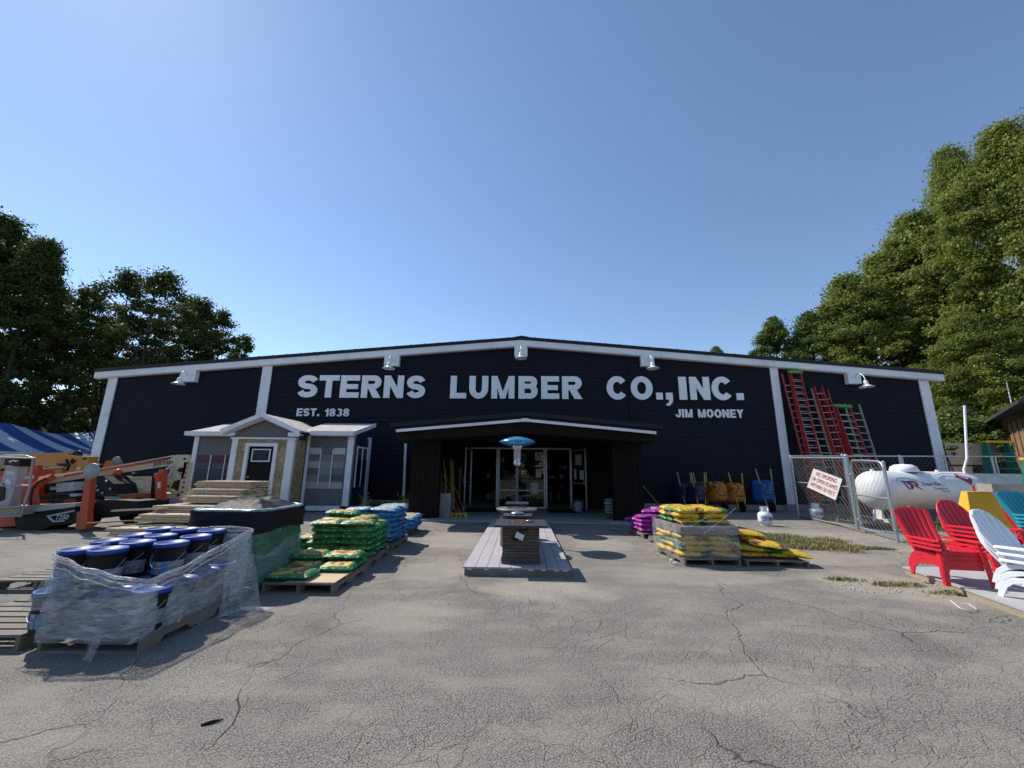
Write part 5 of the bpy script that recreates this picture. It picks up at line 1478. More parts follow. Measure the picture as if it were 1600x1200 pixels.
def heater(x, y, label, film):
    
    t = thing('patio_heater', label, 'patio heater', (x,y,.125), 'patio heaters on the deck')
    zd = 2.13
    b = MB(); b.lathe([(.15,0),(.16,.02),(.16,.66),(.13,.70),(.05,.72)], (x,y,.125), 28); b.build('base', MT['blacksteel'], t)
    b = MB(); b.tube([(x,y,.83),(x,y,1.68)], .030, 14); b.build('pole', pm('heater_pole_paint', (.05,.055,.06), .4, .3), t)
    b = MB(); b.lathe([(.07,1.62),(.085,1.66),(.085,1.70),(.06,1.71),(.075,1.74),(.075,1.96),(.11,1.98),(.12,2.03),(.11,2.08),(.04,2.10)], (x,y,0), 20); b.build('burner', MT['steel'], t)
    b = MB()
    for k in range(9): b.lathe([(.078,1.745+k*.024),(.081,1.752+k*.024),(.078,1.759+k*.024)], (x,y,0), 20, caps=False)
    b.build('mesh_screen', MT['galv'], t)
    b = MB(); b.lathe([(.001,zd+.115),(.10,zd+.115),(.22,zd+.09),(.36,zd+.035),(.41,zd),(.40,zd-.015),(.30,zd-.06),(.18,zd-.09),(.05,zd-.10),(.001,zd-.10)], (x,y,0), 8 if False else 40); b.build('reflector', MT['heater'] if film else MT['galv'], t)
    return t
heater(-.11, 8.92, 'tall patio heater with a wide blue filmed reflector behind the fire pit tables', True)
heater(-.135, 10.95, 'second patio heater almost hidden behind the nearer blue topped one', True).scale = (1,1,1.07)

# tools in and around the porch
def tool(p, q, mat, r_=.014, head=None, label='', group='', name='long_handled_tool'):
    p = Vector(p); q = Vector(q)
    t = thing(name, label, 'garden tool', tuple(p), group)
    b = MB(); b.tube([p, q], r_, 8); b.build('handle', MT[mat], t)
    d = (q-p).normalized()
    if head == 'broom':
        b = MB(); b.box(p+d*.02, (.16,.05,.05)); b.build('head', MT['handle_yellow'], t)
        b = MB(); b.box(p+Vector((0,-.01,-.045)), (.18,.07,.09)); b.build('bristles', pm('bristles',(.35,.30,.05),.8,var=.4,scale=30) if 'bristles' not in bpy.data.materials else bpy.data.materials['bristles'], t)
    elif head == 'shovel':
        b = MB(); b.grid(lambda u, v: p-d*0+Vector(((u-.5)*.2*(1-.5*v**3), -.01-.03*math.sin(PI*u), -.0-.26*v+.0)), 7, 7); b.build('blade', MT['blacksteel'], t)
    elif head == 'grip':
        b = MB(); b.tube([q-d*.02, q+d*.05], r_*2.4, 8); b.build('grip', MT['black'], t)
    return t
rt = random.Random(9)
for k in range(9):
    x = -3.15+k*.085; c = ['handle_brown','handle_yellow','handle_wood'][k%3]
    tool((x+.15+rt.uniform(0,.1),14.1,.12),(x-.05+rt.uniform(-.05,.05),14.75,1.75+rt.uniform(-.25,.25)),c,.02,None,f'{["brown","yellow","pale"][k%3]} long handle in the bundle of tools on the left inside the porch','tools leaning left inside the porch')
for k in range(4):
    x = -2.62+k*.13
    tool((x+.42,13.15,.14),(x-.25,14.0,1.25+.1*(k%2)),'handle_brown',.016,'broom',f'brown handled broom with yellow bristles near the left porch post, {["leftmost","second","third","rightmost"][k]} broom','brooms by the left porch post')
tool((-2.32,13.9,.2),(-2.6,14.6,1.35),'handle_yellow',.02,'shovel','yellow handled shovel leaning right of the brown broom handles','tools leaning left inside the porch')
b = MB(); b.bx(-2.60,-2.26,13.0,13.35,.05,.78); tag(b.build('grey_bin', pm('galvanised_bin',(.20,.20,.20),.6,.3,var=.3,scale=5), None, (-2.43,13.2,.05)), 'square grey metal bin beside the left porch post', 'bin')
for k in range(8):
    x = .12+k*.062
    tool((x+.08,16.9,.1),(x-.02+.012*k,17.15,1.72+.03*k),'handle_yellow',.016,'grip' ,'yellow handled tool in the tight row behind the middle glass','yellow tools behind the glass')
for k in range(4):
    x = -.75+k*.07
    tool((x,16.95,.1),(x+.03,17.15,1.35+.05*k),'handle_yellow' if k else 'handle_brown',.018,None,'yellow and orange tool handle left of the heater pole behind the glass','orange tools behind the glass')
for k in range(3):
    x = -.05+k*.05
    tool((x+.12,16.95,.5),(x-.08,17.1,1.6),'handle_wood',.012,None,'thin pale handle behind the glass right of the heater pole','pale tools behind the glass')
b = MB(); b.bx(-2.55,-2.44,16.3,16.34,.4,1.6); tag(b.build('white_board', MT['handle_wood'], None, (-2.5,16.3,.4)), 'narrow pale board hung on the back wall left of the glass entrance', 'board')
# white bucket with splashes by the open door
t = thing('paint_bucket', 'white paint splashed bucket in front of the open glass door', 'bucket', (2.12,15.6,.05))
b = MB(); b.lathe([(.15,0),(.155,.01),(.185,.36)], (2.12,15.6,.05), 24); b.build('body', pm('splashed_white',(.38,.40,.43),.5,var=.2,scale=12,dirt=(.12,.12,.13)), t)
b = MB(); b.lathe([(.188,.36),(.194,.37),(.194,.44),(.18,.445)], (2.12,15.6,.05), 24); b.build('rim', MT['wb_navy'], t)
b = MB(); b.bx(-2.1,-.9,14.9,16.4,.051,.062); tag(b.build('door_mat', MT['rubber'], None, (-1.5,15.6,.05)), 'dark door mat before the left doorway', 'door mat', 'door mats')
b = MB(); b.bx(.95,2.0,14.9,16.4,.051,.062); tag(b.build('door_mat', MT['rubber'], None, (1.5,15.6,.05)), 'dark door mat before the right doorway', 'door mat', 'door mats')
# stakes left of porch
for k in range(7):
    tool((-4.35+k*.11,14.2+.05*k,.05),(-3.55+.01*k,15.4,1.75-.03*k),'handle_brown',.011,None,'thin rust brown stake in the leaning bundle left of the porch','stakes leaning left of the porch','stake')
tool((5.05,15.3,.3),(4.35,16.6,1.62),'handle_yellow',.016,None,'single yellow handle leaning on the wall right of the porch','')
# concrete blocks / black mulch behind blue bags
def weed(x, y, h, n, label, spread=.2, group='weeds along the store'):
    rw = random.Random(int(x*100+y*37)); t = thing('weed', label, 'weed', (x,y,0), group)
    b = MB(); c = MB()
    for k in range(n):
        ex, ey = rw.uniform(-1,1)*spread, rw.uniform(-1,1)*spread; hh = h*rw.uniform(.6,1)
        b.tube([(x,y,0),(x+ex*.4,y+ey*.4,hh*.5),(x+ex,y+ey,hh)], .004, 4)
        for j in range(12):
            f = (j+2)/13; p = Vector((x+ex*f, y+ey*f, hh*f)); a = rw.uniform(0,2*PI); L = .05+.03*rw.random()
            d = Vector((math.cos(a),math.sin(a),.4))*L; s_ = Vector((-d.y,d.x,0)).normalized()*.014
            c.add([p, p+d*.5+s_, p+d, p+d*.5-s_], [(0,1,2,3)])
    b.build('stem', MT['leaf_mid'], t)
    o = c.build('leaves', MT['leaf_olive'], t); return t
weed(-3.75,13.0,.85,7,'tall leafy weed against the left porch post')
weed(-4.95,12.9,.75,5,'thin weed sprouting behind the light blue bags')
weed(-4.2,13.4,.45,7,'short weed patch left of the porch behind the stakes',.35)
# ================================================================== LADDERS
def ladder(bx_, by, tx, tz, w, mat, label, ty=17.72, rung='alu', cap=False, fly=0.0, rs=.30, rd=.045):
    t = thing('extension_ladder', label, 'ladder', (bx_,by,0), 'ladders leaning on the store wall')
    P0 = Vector((bx_,by,.02)); P1 = Vector((tx,ty,tz)); d = (P1-P0); L = d.length; d.normalize()
    rt_ = Vector((1,0,0)); rt_ = (rt_-rt_.dot(d)*d).normalized(); nrm = rt_.cross(d).normalized()
    if nrm.y > 0: nrm = -nrm
    for s_ in (-1,1):
        b = MB(); b.beam(P0+rt_*s_*w/2, P1+rt_*s_*w/2, .035, .08, nrm); b.build('rail', MT[mat], t)
    b = MB(); n = int(L/rs)
    for k in range(1, n): b.tube([P0+d*k*rs-rt_*w/2, P0+d*k*rs+rt_*w/2], .021, 6)
    b.build('rungs', MT[rung], t)
    if fly:
        q0 = P0+d*L*fly+nrm*.09; q1 = P0+d*(L+.04)+nrm*.09; w2 = w-.08
        for s_ in (-1,1):
            b = MB(); b.beam(q0+rt_*s_*w2/2, q1+rt_*s_*w2/2, .035, .08, nrm); b.build('fly_rail', MT[mat], t)
        b = MB(); L2 = (q1-q0).length
        for k in range(1, int(L2/rs)): b.tube([q0+d*k*rs-rt_*w2/2, q0+d*k*rs+rt_*w2/2], .02, 6)
        b.build('fly_rungs', MT[rung], t)
    if cap:
        b = MB(); b.beam(P1-rt_*(w/2+.05)+nrm*.07-d*.03, P1+rt_*(w/2+.05)+nrm*.07-d*.03, .13, .12, nrm); b.build('cap', MT['limecap'], t)
    return t
ladder(11.95,16.9,11.88,5.92,.36,'ladder_red','faded red ladder at the far left of the leaning ladders', rung='alu')
ladder(12.05,16.75,12.25,6.0,.50,'ladder_red','tallest red ladder with a lime green top cap, next to the white trim board', cap=True, fly=.03)
ladder(12.65,16.7,12.70,5.25,.40,'ladder_tan','tan railed ladder just right of the tallest red one')
ladder(13.15,16.6,13.15,5.25,.42,'ladder_red','red ladder with a bare top between the two lime capped ladders', fly=.05)
ladder(13.85,16.5,14.08,4.45,.66,'ladder_red','shorter wide red ladder with a lime green cap, right of the middle', cap=True, fly=.05)
ladder(14.35,16.75,14.55,4.55,.62,'ladder_tan','tan ladder at the far right of the leaning ladders')
ladder(13.5,16.9,13.45,5.2,.3,'ladder_red','narrow red ladder half hidden behind its bare topped neighbour')

# ================================================================== WHEELBARROWS
def wheelbarrow(x, y, tray, handle, label, lean=.0, s=1.0, dark=False):
    """stood on its nose against the wall, handles up, underside to the viewer"""
    t = thing('wheelbarrow', label, 'wheelbarrow', (x,y,0), 'wheelbarrows stood on end against the wall')
    q = lambda a, b_, c: Vector((x+a*s+lean*c*.25, y-b_*s, c*s))
    b = MB()   # tray, open towards the wall
    prof = []
    def fn(u, v):
        # v: 0 nose (bottom) .. 1 rear (top);  u across
        a = 2*u-1; e = min(1, (1-abs(a)**6)**.5+.0001); g_ = max(0, min(1, v*5, (1-v)*6)); g_ = g_**.5
        hw = .36-.05*(v-.5)
        tp_ = (1-max(0,(.22-v)/.22)**2*.42)*(1-max(0,(v-.86)/.14)**2*.25)
        return q(a*hw*tp_*(.72+.28*(1-g_*e)), .36*e*g_-.02, .28+.84*v)
    b.grid(fn, 22, 22); 
    def fn2(u, v):
        p = Vector(fn(u, v)); p.y += .012; return p
    b.grid(fn2, 22, 22); b.build('tray', MT[tray], t)
    for sx in (-1,1):
        b = MB(); b.beam(q(sx*.13,.36,.12), q(sx*.27,.16,1.52), .04, .045); b.build('handle', MT[handle], t)
        b = MB(); b.tube([q(sx*.18,.34,.70), q(sx*.22,.62,.86), q(sx*.16,.64,.98), q(sx*.20,.28,1.1)], .014, 6); b.build('leg', MT['blacksteel'], t)
    for (p_, q_) in ((q(-.34,.30,.92), q(.34,.30,.92)), (q(-.17,.36,.62), q(.17,.36,.62)), (q(-.14,.36,.14), q(.14,.36,.14))):
        b = MB(); b.tube([p_, q_], .013, 6); b.build('brace', MT['blacksteel'], t)
    b = MB(); c_ = q(0,.40,.20); b.lathe([(.07,-.045),(.17,-.05),(.20,-.03),(.20,.03),(.17,.05),(.07,.045)], c_, 22, axis='X'); b.build('wheel', MT['rubber'], t)
    return t
wheelbarrow(6.75,17.25,'wb_navy','handle_wood','wheelbarrow with pale wooden handles hidden behind the navy tray',-.1)
wheelbarrow(7.05,16.75,'wb_navy','handle_yellow','navy tray wheelbarrow with yellow handles, leftmost in the row',.05)
wheelbarrow(7.45,17.45,'wb_orange','handle_wood','orange wheelbarrow at the back with pale handles above the navy one',.0)
wheelbarrow(8.02,17.0,'wb_orange','blacksteel','orange tray wheelbarrow with black handles in the middle of the row',-.12,1.04)
wheelbarrow(8.75,17.05,'wb_orange','handle_yellow','orange tray wheelbarrow with yellow handles next to the blue one',-.1,1.0)
wheelbarrow(9.85,17.0,'wb_blue','handle_wood','blue tray wheelbarrow with wooden handles at the right end of the row',-.08,1.12)

# ================================================================== SMALL PROPANE CYLINDERS
def cylinder(x, y, label):
    t = thing('propane_cylinder', label, 'propane cylinder', (x,y,0), 'small white propane cylinders')
    b = MB(); b.lathe([(.12,.0),(.13,.02),(.13,.05)], (x,y,0), 24); b.build('foot_ring', MT['white'], t)
    b = MB(); b.lathe([(.05,.04),(.15,.06),(.185,.11),(.19,.15),(.19,.29),(.175,.345),(.12,.39),(.03,.405)], (x,y,0), 28); b.build('body', MT['white'], t)
    b = MB()
    for (a0, a1, z0, z1) in ((200,520,.40,.43),(200,280,.43,.50),(440,520,.43,.50),(330,390,.43,.50),(200,520,.50,.535)):
        def fn(u, v):
            a = R(a0+(a1-a0)*u); r_ = .115
            return (x+r_*math.cos(a), y+r_*math.sin(a), z0+(z1-z0)*v)
        b.grid(fn, 16, 2)
        b.grid(lambda u, v: (x+.108*math.cos(R(a0+(a1-a0)*u)), y+.108*math.sin(R(a0+(a1-a0)*u)), z0+(z1-z0)*v), 16, 2)
    b.build('collar', MT['white'], t)
    b = MB(); b.lathe([(.02,.40),(.02,.46),(.035,.465),(.035,.48)], (x,y,0), 10); b.build('valve', MT['brass'], t)
    b = MB()
    def fn(u, v):
        a = R(-150+100*u); return (x+.192*math.cos(a), y+.192*math.sin(a), .14+.14*v)
    b.grid(fn, 14, 2); b.build('label', pm('cyl_label',(.35,.38,.5),.5,var=.6,scale=18), t)
    b = MB()
    b.grid(lambda u, v: (x+.1935*math.cos(R(-90+35*u)), y+.1935*math.sin(R(-90+35*u)), .17+.08*v), 8, 2); b.build('label_mark', MT['redtext'], t)
p = G(1200,822); cylinder(p.x, p.y+.1, 'white propane cylinder standing alone on the asphalt outside the fence')
cylinder(9.95, 14.3, 'dull white propane cylinder standing inside the chain link fence')

# ================================================================== LARGE TANK
A = Vector((11.25,13.35,1.03)); B = Vector((14.75,14.15,1.03)); rT = .60
ax = (B-A).normalized(); LT = (B-A).length; sd = Vector((ax.y,-ax.x,0)); upv = Vector((0,0,1))   # sd points to the viewer side
tank = thing('propane_tank', 'large horizontal white propane tank with dome cover and company name behind the chain link gate', 'propane tank', (13,13.7,0))
def TP(s, ang, r=rT):    # ang measured from top towards viewer
    return A+ax*s+upv*math.cos(ang)*r+sd*math.sin(ang)*r
b = MB()
prof = []
for k in range(9): a = PI/2*k/8; prof.append((math.sin(a)*rT, -.42*math.cos(a)))
prof += [(rT, LT*.33),(rT,LT*.66)]
for k in range(9): a = PI/2*(1-k/8); prof.append((math.sin(a)*rT, LT+.42*math.cos(a)))
b.grid(lambda u, v: (lambda pr_: A+ax*pr_[1]+upv*math.cos(2*PI*u)*pr_[0]+sd*math.sin(2*PI*u)*pr_[0])(prof[min(int(v*(len(prof)-1)+.5),len(prof)-1)]), 49, len(prof))
b.build('shell', pm('tank_white', (.72,.73,.74), .38, var=.05, scale=2, dirt=(.52,.50,.46)), tank)
b = MB()
for s in (0.0, LT): b.grid(lambda u, v: tuple(TP(s-.012+.024*v, 2*PI*u, rT+.004)), 49, 2)
b.build('weld_seam', MT['white'], tank)
dc = A+ax*(LT*.36)+upv*(rT-.03)
b = MB(); b.lathe([(.36,.0),(.37,.06),(.33,.17),(.22,.24),(.001,.26)], dc, 28); b.build('dome_cover', MT['white'], tank)
b = MB(); b.lathe([(.30,-.06),(.30,.0)], dc, 24); b.build('dome_collar', MT['blacksteel'], tank)
for s in (.5, LT-.5):
    b = MB(); c = A+ax*s; b.beam(Vector((c.x,c.y,0))+sd*.38, Vector((c.x,c.y,0))+sd*.38+upv*.62, .07,.22); b.beam(Vector((c.x,c.y,0))-sd*.38, Vector((c.x,c.y,0))-sd*.38+upv*.62, .07,.22); b.beam(Vector((c.x,c.y,.06))-sd*.5, Vector((c.x,c.y,.06))+sd*.5, .18,.12); b.build('saddle', MT['white_conc'], tank)
for s in (.0, LT*.42, LT*.75):
    b = MB(); b.tube([TP(s,0)-Vector((0,0,.02)), TP(s,0)+upv*.06], .05, 12); b.build('lifting_lug', MT['white'], tank)
b = MB(); b.tube([dc+ax*.25+sd*.2+upv*.05, TP(LT*.5,.6,rT+.03), TP(LT*.52,1.2,rT+.03), TP(LT*.56,1.9,rT+.02)], .022, 8); b.build('pipe', MT['white'], tank)
b = MB(); b.tube([TP(LT*.52,.75,rT+.03), TP(LT*.65,.55,rT+.03), TP(LT*.95,.62,rT+.06), TP(LT*1.25,.6,rT+.06), TP(LT*1.36,.95,rT+.02)], .012, 6); b.build('pipe', MT['galv'], tank)
def wr(s0, ang0, k=1):
    return lambda u, v: tuple(TP(s0+u, ang0 - v/rT, rT+.008))
b = MB(); text_mb(b, 'Dead River', (0,0,0), (1,0,0), (0,0,1), .115, off=.006, wrapfn=wr(1.10,1.30), width=.90); b.build('company_name', MT['bluetext'], tank)
b = MB(); text_mb(b, 'Company', (0,0,0), (1,0,0), (0,0,1), .085, off=.006, wrapfn=wr(1.48,1.50), width=.56); b.build('company_name', MT['redtext'], tank)
b = MB(); f = wr(1.74,1.60); b.add([f(0,0),f(.36,0),f(.36,.018),f(0,.018)], [(0,1,2,3)]); b.build('small_print', MT['bluetext'], tank)
def logo(poly, name, mat, dr):
    f = lambda u, v: Vector(TP(.30+u, 1.50-v/rT, rT+.008+dr))
    b = MB(); b.add([tuple(f((x-125)/451., (405-y)/526.)) for x, y in poly], [tuple(range(len(poly)))]); b.build(name, mat, tank)
logo([(150,295),(188,302),(212,350),(238,400),(200,405),(178,350)], 'logo', MT['redtext'], 0)
logo([(125,265),(175,263),(240,272),(290,300),(312,335),(302,372),(278,402),(240,402),(246,378),(262,350),(232,315),(195,292),(150,288)], 'logo', MT['bluetext'], .0015)
logo([(230,268),(300,262),(350,262),(400,295),(408,335),(372,352),(420,382),(482,412),(430,402),(370,378),(328,352),(330,335),(356,322),(346,302),(270,290)], 'logo', MT['redtext'], .003)
b = MB(); b.tube([TP(.30+(x-125)/451., 1.50-(405-y)/526./rT, rT+.006) for x, y in ((62,275),(85,240),(120,217),(165,209),(210,208),(265,211),(320,220),(380,243),(430,275))], .007, 5); b.build('logo', MT['bluetext'], tank)
def tank_quad(Q, dr):
    def fn(u, v):
        s_ = (Q[0][0]*(1-u)+Q[1][0]*u)*(1-v)+(Q[3][0]*(1-u)+Q[2][0]*u)*v; a_ = (Q[0][1]*(1-u)+Q[1][1]*u)*(1-v)+(Q[3][1]*(1-u)+Q[2][1]*u)*v
        return tuple(TP(s_, a_, rT+dr))
    b = MB(); b.grid(fn, 9, 9); return b
tank_quad([(2.90,.50),(3.34,.88),(3.10,1.27),(2.76,.80)], .010).build('hazard_label', MT['redtext'], tank)
tank_quad([(2.96,.62),(3.20,.86),(3.12,.96),(2.90,.76)], .016).build('hazard_strip', MT['paper'], tank)
# vent pole
b = MB(); q0 = W(1506,733,13.9); q1 = W(1511,716,13.9); q2 = W(1507,634,13.9)
b.tube([(q0.x,13.9,0),(q0.x,13.9,q0.z),(q1.x,13.9,q1.z),(q2.x,13.9,q2.z)], .034, 10); tag(b.build('vent_pipe', MT['white'], None, (q0.x,13.9,0)), 'tall thin white pole with a kink behind the propane tank', 'pole')

# ================================================================== CHAIN LINK FENCE
def link_panel(b, P, Q, zlo0, zlo1, zhi0, zhi1, pitch=.19, r=.0026):
    """woven wires between plan points P, Q"""
    P = Vector((P[0],P[1],0)); Q = Vector((Q[0],Q[1],0)); L = (Q-P).length; d = (Q-P)/L; nrm = Vector((d.y,-d.x,0))
    H0 = min(zlo0, zlo1); H1 = max(zhi0, zhi1)
    lo = lambda s: zlo0+(zlo1-zlo0)*s/L; hi = lambda s: zhi0+(zhi1-zhi0)*s/L
    for sg in (1,-1):
        n0 = int(-(H1-H0)/pitch)-2; n1 = int((L+H1-H0)/pitch)+2
        for k in range(n0, n1):
            s0 = k*pitch; 
            # line s = s0 + sg*(z-H0)
            zs = [H0, H1]; ss = [s0, s0+sg*(H1-H0)]
            # clip by s in [0,L]
            t0, t1 = 0.0, 1.0; ds = ss[1]-ss[0]
            for bnd, side in ((0,0),(L,1)):
                t = (bnd-ss[0])/ds
                if (side == 0) == (ds > 0): t0 = max(t0, t)
                else: t1 = min(t1, t)
            if t0 >= t1: continue
            sa, sb = ss[0]+ds*t0, ss[0]+ds*t1; za, zb = H0+(H1-H0)*t0, H0+(H1-H0)*t1
            za = max(za, lo(sa)); zb = min(zb, hi(sb))
            if zb-za < .03: continue
            # keep s consistent with clipped z
            sa = s0+sg*(za-H0); sb = s0+sg*(zb-H0)
            a = P+d*sa+Vector((0,0,za))+nrm*.005*sg; c = P+d*sb+Vector((0,0,zb))+nrm*.005*sg
            b.tube([a,c], r, 4, caps=False, smooth=False)
fence = thing('chain_link_fence', 'galvanised chain link fence run with a gate in front of the ladders and propane tank', 'fence', (9.3,12,0))
F1 = (9.86,15.08); F2 = (9.20,11.7); F2b = (9.14,11.5); F3 = (8.66,9.95)
b = MB(); link_panel(b, F1, F2, .06,.06,2.08,1.96); b.build('mesh', MT['wire'], fence)
def post(root, x, y, z, r=.035): 
    b = MB(); b.tube([(x,y,0),(x,y,z)], r, 10); b.ball((x,y,z), r*1.15, 10, 6); b.build('post', MT['galv'], root)
post(fence,*F1,2.13,.04); post(fence,*F2,2.02,.045)
b = MB(); b.tube([(*F1,2.08),(*F2,1.96)], .025); b.tube([(*F1,1.22),(*F2,1.16)], .02); b.tube([(*F1,.06),(*F2,.06)], .02); b.build('rail', MT['galv'], fence)
gate = thing('fence_gate', 'rounded corner chain link gate standing before the left end of the propane tank', 'gate', (9,10.7,0))
b = MB(); link_panel(b, F2b, F3, .10,.10,1.86,1.78); b.build('mesh', MT['wire'], gate)
g0, g1 = Vector((*F2b,0)), Vector((*F3,0)); gd = (g1-g0)
gp = lambda t, z: g0+gd*t+Vector((0,0,z))
b = MB(); b.tube([gp(0,.10),gp(0,1.72),gp(.02,1.83),gp(.08,1.88),gp(.5,1.86),gp(.9,1.82),gp(.97,1.77),gp(1,1.66),gp(1,.10),gp(0,.10)], .027, 10); b.tube([gp(0,.97),gp(1,.95)], .022, 8); b.build('frame', MT['galv'], gate)
b = MB(); 
for z in (.3,1.5): b.tube([gp(-.06,z),gp(.0,z)], .045, 8)
b.build('hinge', MT['galv'], gate)
fb = thing('chain_link_fence', 'long back run of chain link fence behind the propane tank reaching the right edge', 'fence', (16,15.5,0))
b = MB(); link_panel(b, (9.95,15.15), (24.0,16.2), .06,.06,2.14,2.3); b.build('mesh', MT['wire'], fb)
b = MB(); b.tube([(9.95,15.15,2.15),(24,16.2,2.3)], .027); b.build('rail', MT['galv'], fb)
for x in (11.9,12.05,14.1,14.2,15.9,17.75,17.9,20,22): post(fb, x, 15.15+(x-9.95)*.0747, 2.2, .045 if x in (14.1,17.75,11.9) else .03)
# loose post line at gate end
post(fence, F3[0]-.05, F3[1]-.08, 1.80, .03)
# sign on the fence
sg = thing('warning_sign', 'tilted white sign reading NO SMOKING OR OPEN FLAMES WITHIN 50 FEET wired on the fence', 'sign', (9.6,13.5,1.1))
def FP(px, py, off=-.05):   # point on the fence plane
    r_ = ray(px, py); d0 = Vector((F2[0]-F1[0],F2[1]-F1[1],0)).normalized(); n_ = Vector((d0.y,-d0.x,0))
    o0 = Vector((F1[0],F1[1],0))+n_*off*(1 if n_.x < 0 else -1)*-1
    rv = Vector((r_[0],r_[1],r_[2])); c0 = Vector((0,0,CAM_H)); t = (o0-c0).dot(n_)/rv.dot(n_); return c0+rv*t
q = [FP(1271,732),FP(1316,748.5),FP(1305.5,781.5),FP(1261,761)]
nn_ = (q[1]-q[0]).cross(q[3]-q[0]).normalized()
if nn_.dot(Vector((0,0,CAM_H))-q[0]) < 0: nn_ = -nn_
b = MB(); b.prism(q, tuple(-nn_*.006)); b.build('board', MT['signwhite'], sg)
def SP(u, v): # u right 0..1, v down 0..1 (bilinear on the board)
    return (q[0].lerp(q[1],u)).lerp(q[3].lerp(q[2],u), v)+nn_*.006
for k, (s, ua, ub) in enumerate((('NO SMOKING',.16,.87),('OR OPEN FLAMES',.06,.95),('WITHIN 50 FEET',.08,.93))):
    b = MB(); v1 = .27+.29*k
    text_mb(b, s, (0,0,0), (1,0,0), (0,0,1), 1.0, off=.0, width=1.0, wrapfn=lambda u, v, ua=ua, ub=ub, v1=v1: tuple(SP(ua+(ub-ua)*u, v1-v*.20)))
    b.build('sign_text', MT['redtext'], sg)
# ground line of debris along the fence foot
b = MB(); b.tube([(9.85,15.0,.02),(9.4,12.6,.03),(9.0,11.2,.02)], .02, 6); tag(b.build('steel_rod', pm('rusty_rod',(.28,.17,.12),.8,.3,var=.4,scale=10), None, (9.4,12.6,0)), 'rusty rod lying along the foot of the chain link fence', 'rod')

# ================================================================== RIGHT YARD
def taper_block(name, label, cat, pts_bot, pts_top, mat):
    b = MB(); n = len(pts_bot); b.add([tuple(p) for p in pts_bot]+[tuple(p) for p in pts_top], [tuple(range(n))[::-1], tuple(range(n, 2*n))]+[(i,(i+1)%n,(i+1)%n+n,i+n) for i in range(n)])
    c = sum((Vector(p) for p in pts_bot), Vector((0,0,0)))/n
    return tag(b.build(name, mat, None, tuple(c)), label, cat)
cx0 = 11.75
ym, p_ = None, None
ymat, nt, p = newmat('weathered_yellow')
g = nt.new('ShaderNodeTexCoord').outputs['Object']
f = nt.ramp(nt.noise(g, 9, 5, .7), .58, .70); nt.set(p, 'Base Color', nt.mix(f, (.66,.38,.03), (.20,.16,.09))); p.inputs['Roughness'].default_value = .7
taper_block('bollard_block', 'yellow painted tapering concrete block standing between the tank and the teal chairs', 'barrier block',
            [(11.85,11.3,0),(13.0,11.1,0),(13.4,11.9,0),(12.1,12.1,0)], [(12.12,11.5,1.08),(12.60,11.4,1.10),(12.8,11.75,1.10),(12.3,11.82,1.08)], ymat)
b = MB(); b.bx(12.42,12.46,11.6,11.64,1.09,1.25); tag(b.build('iron_stub', MT['redtext'], None, (12.04,11.6,1.1)), 'small dark red stub on the yellow block', 'stub')
b = MB(); b.bx(15.3,18.0,14.3,15.0,.0,1.585); tag(b.build('concrete_block_wall', MT['white_conc'], None, (16.5,14.6,0)), 'long white concrete block behind the right end of the propane tank', 'concrete block')
b = MB(); b.bx(18.05,21.0,14.1,15.05,.0,1.50); tag(b.build('concrete_block_wall', MT['white_conc'], None, (19.5,14.6,0)), 'white concrete block at the right edge behind the timber beam', 'concrete block')
b = MB(); b.bx(13.0,14.4,9.9,10.6,0,.62); tag(b.build('concrete_block_wall', MT['white_conc'], None, (13,10.4,0)), 'low white concrete block half hidden by the teal chairs', 'concrete block')
b = MB(); b.beam(tuple(W(1538,762,11.0)),tuple(W(1640,765,11.1)),.34,.20); o = b.build('timber_beam', wood('grey_beam',(.36,.32,.27),(.50,.45,.38),(.6,9,9),.85), None, (12.8,10.3,1.2)); tag(o, 'thick weathered timber beam laid across the blocks behind the teal chairs', 'beam')
b = MB(); b.bx(14.3,14.9,10.7,11.4,0,1.06); b.bx(12.9,13.3,10.9,11.3,.0,1.05); tag(b.build('block_pier', MT['white_conc'], None, (14.5,11,0)), 'white block pier carrying the timber beam', 'concrete block')
# step ladders
def stepladder(x, y, h, w, label, s=1):
    t = thing('step_ladder', label, 'step ladder', (x,y,0), 'green step ladders in the right yard')
    for sx in (-1,1):
        b = MB(); b.beam((x+sx*w*.62,y-.28,0),(x+sx*w*.42,y,h),.04,.09); b.build('front_rail', MT['ladder_green'], t)
        b = MB(); b.beam((x+sx*w*.60,y+.5,0),(x+sx*w*.42,y+.1,h),.04,.07); b.build('rear_rail', MT['ladder_green'], t)
        b = MB(); b.prism([(x+sx*w*.46,y-.03,h*.99),(x+sx*w*.46,y+.16,h*.99),(x+sx*w*.5,y+.30,h*.45),(x+sx*w*.5,y-.12,h*.45)],(.01*sx,0,0)); b.build('side_panel', MT['ladder_green'], t)
    b = MB()
    for k in range(1,int(h/.3)): 
        f = k*.3/h; b.box((x,y-.28*(1-f),k*.3),(w*(1.2-.36*f),.09,.03))
    b.build('steps', MT['ladder_green'] if s else MT['alu'], t)
    b = MB(); b.box((x,y+.06,h+.04),(w*1.02,.26,.09)); b.build('top_cap', MT['yellow'], t)
p = W(1557,690,17.0); stepladder(p.x, 17.0, p.z-.05, 1.0, 'tall green step ladder with yellow top beside the brown barn')
p = W(1600,718,13.8); stepladder(p.x+.15, 13.6, p.z-.02, .62, 'green step ladder with yellow top cut by the right edge', 0)
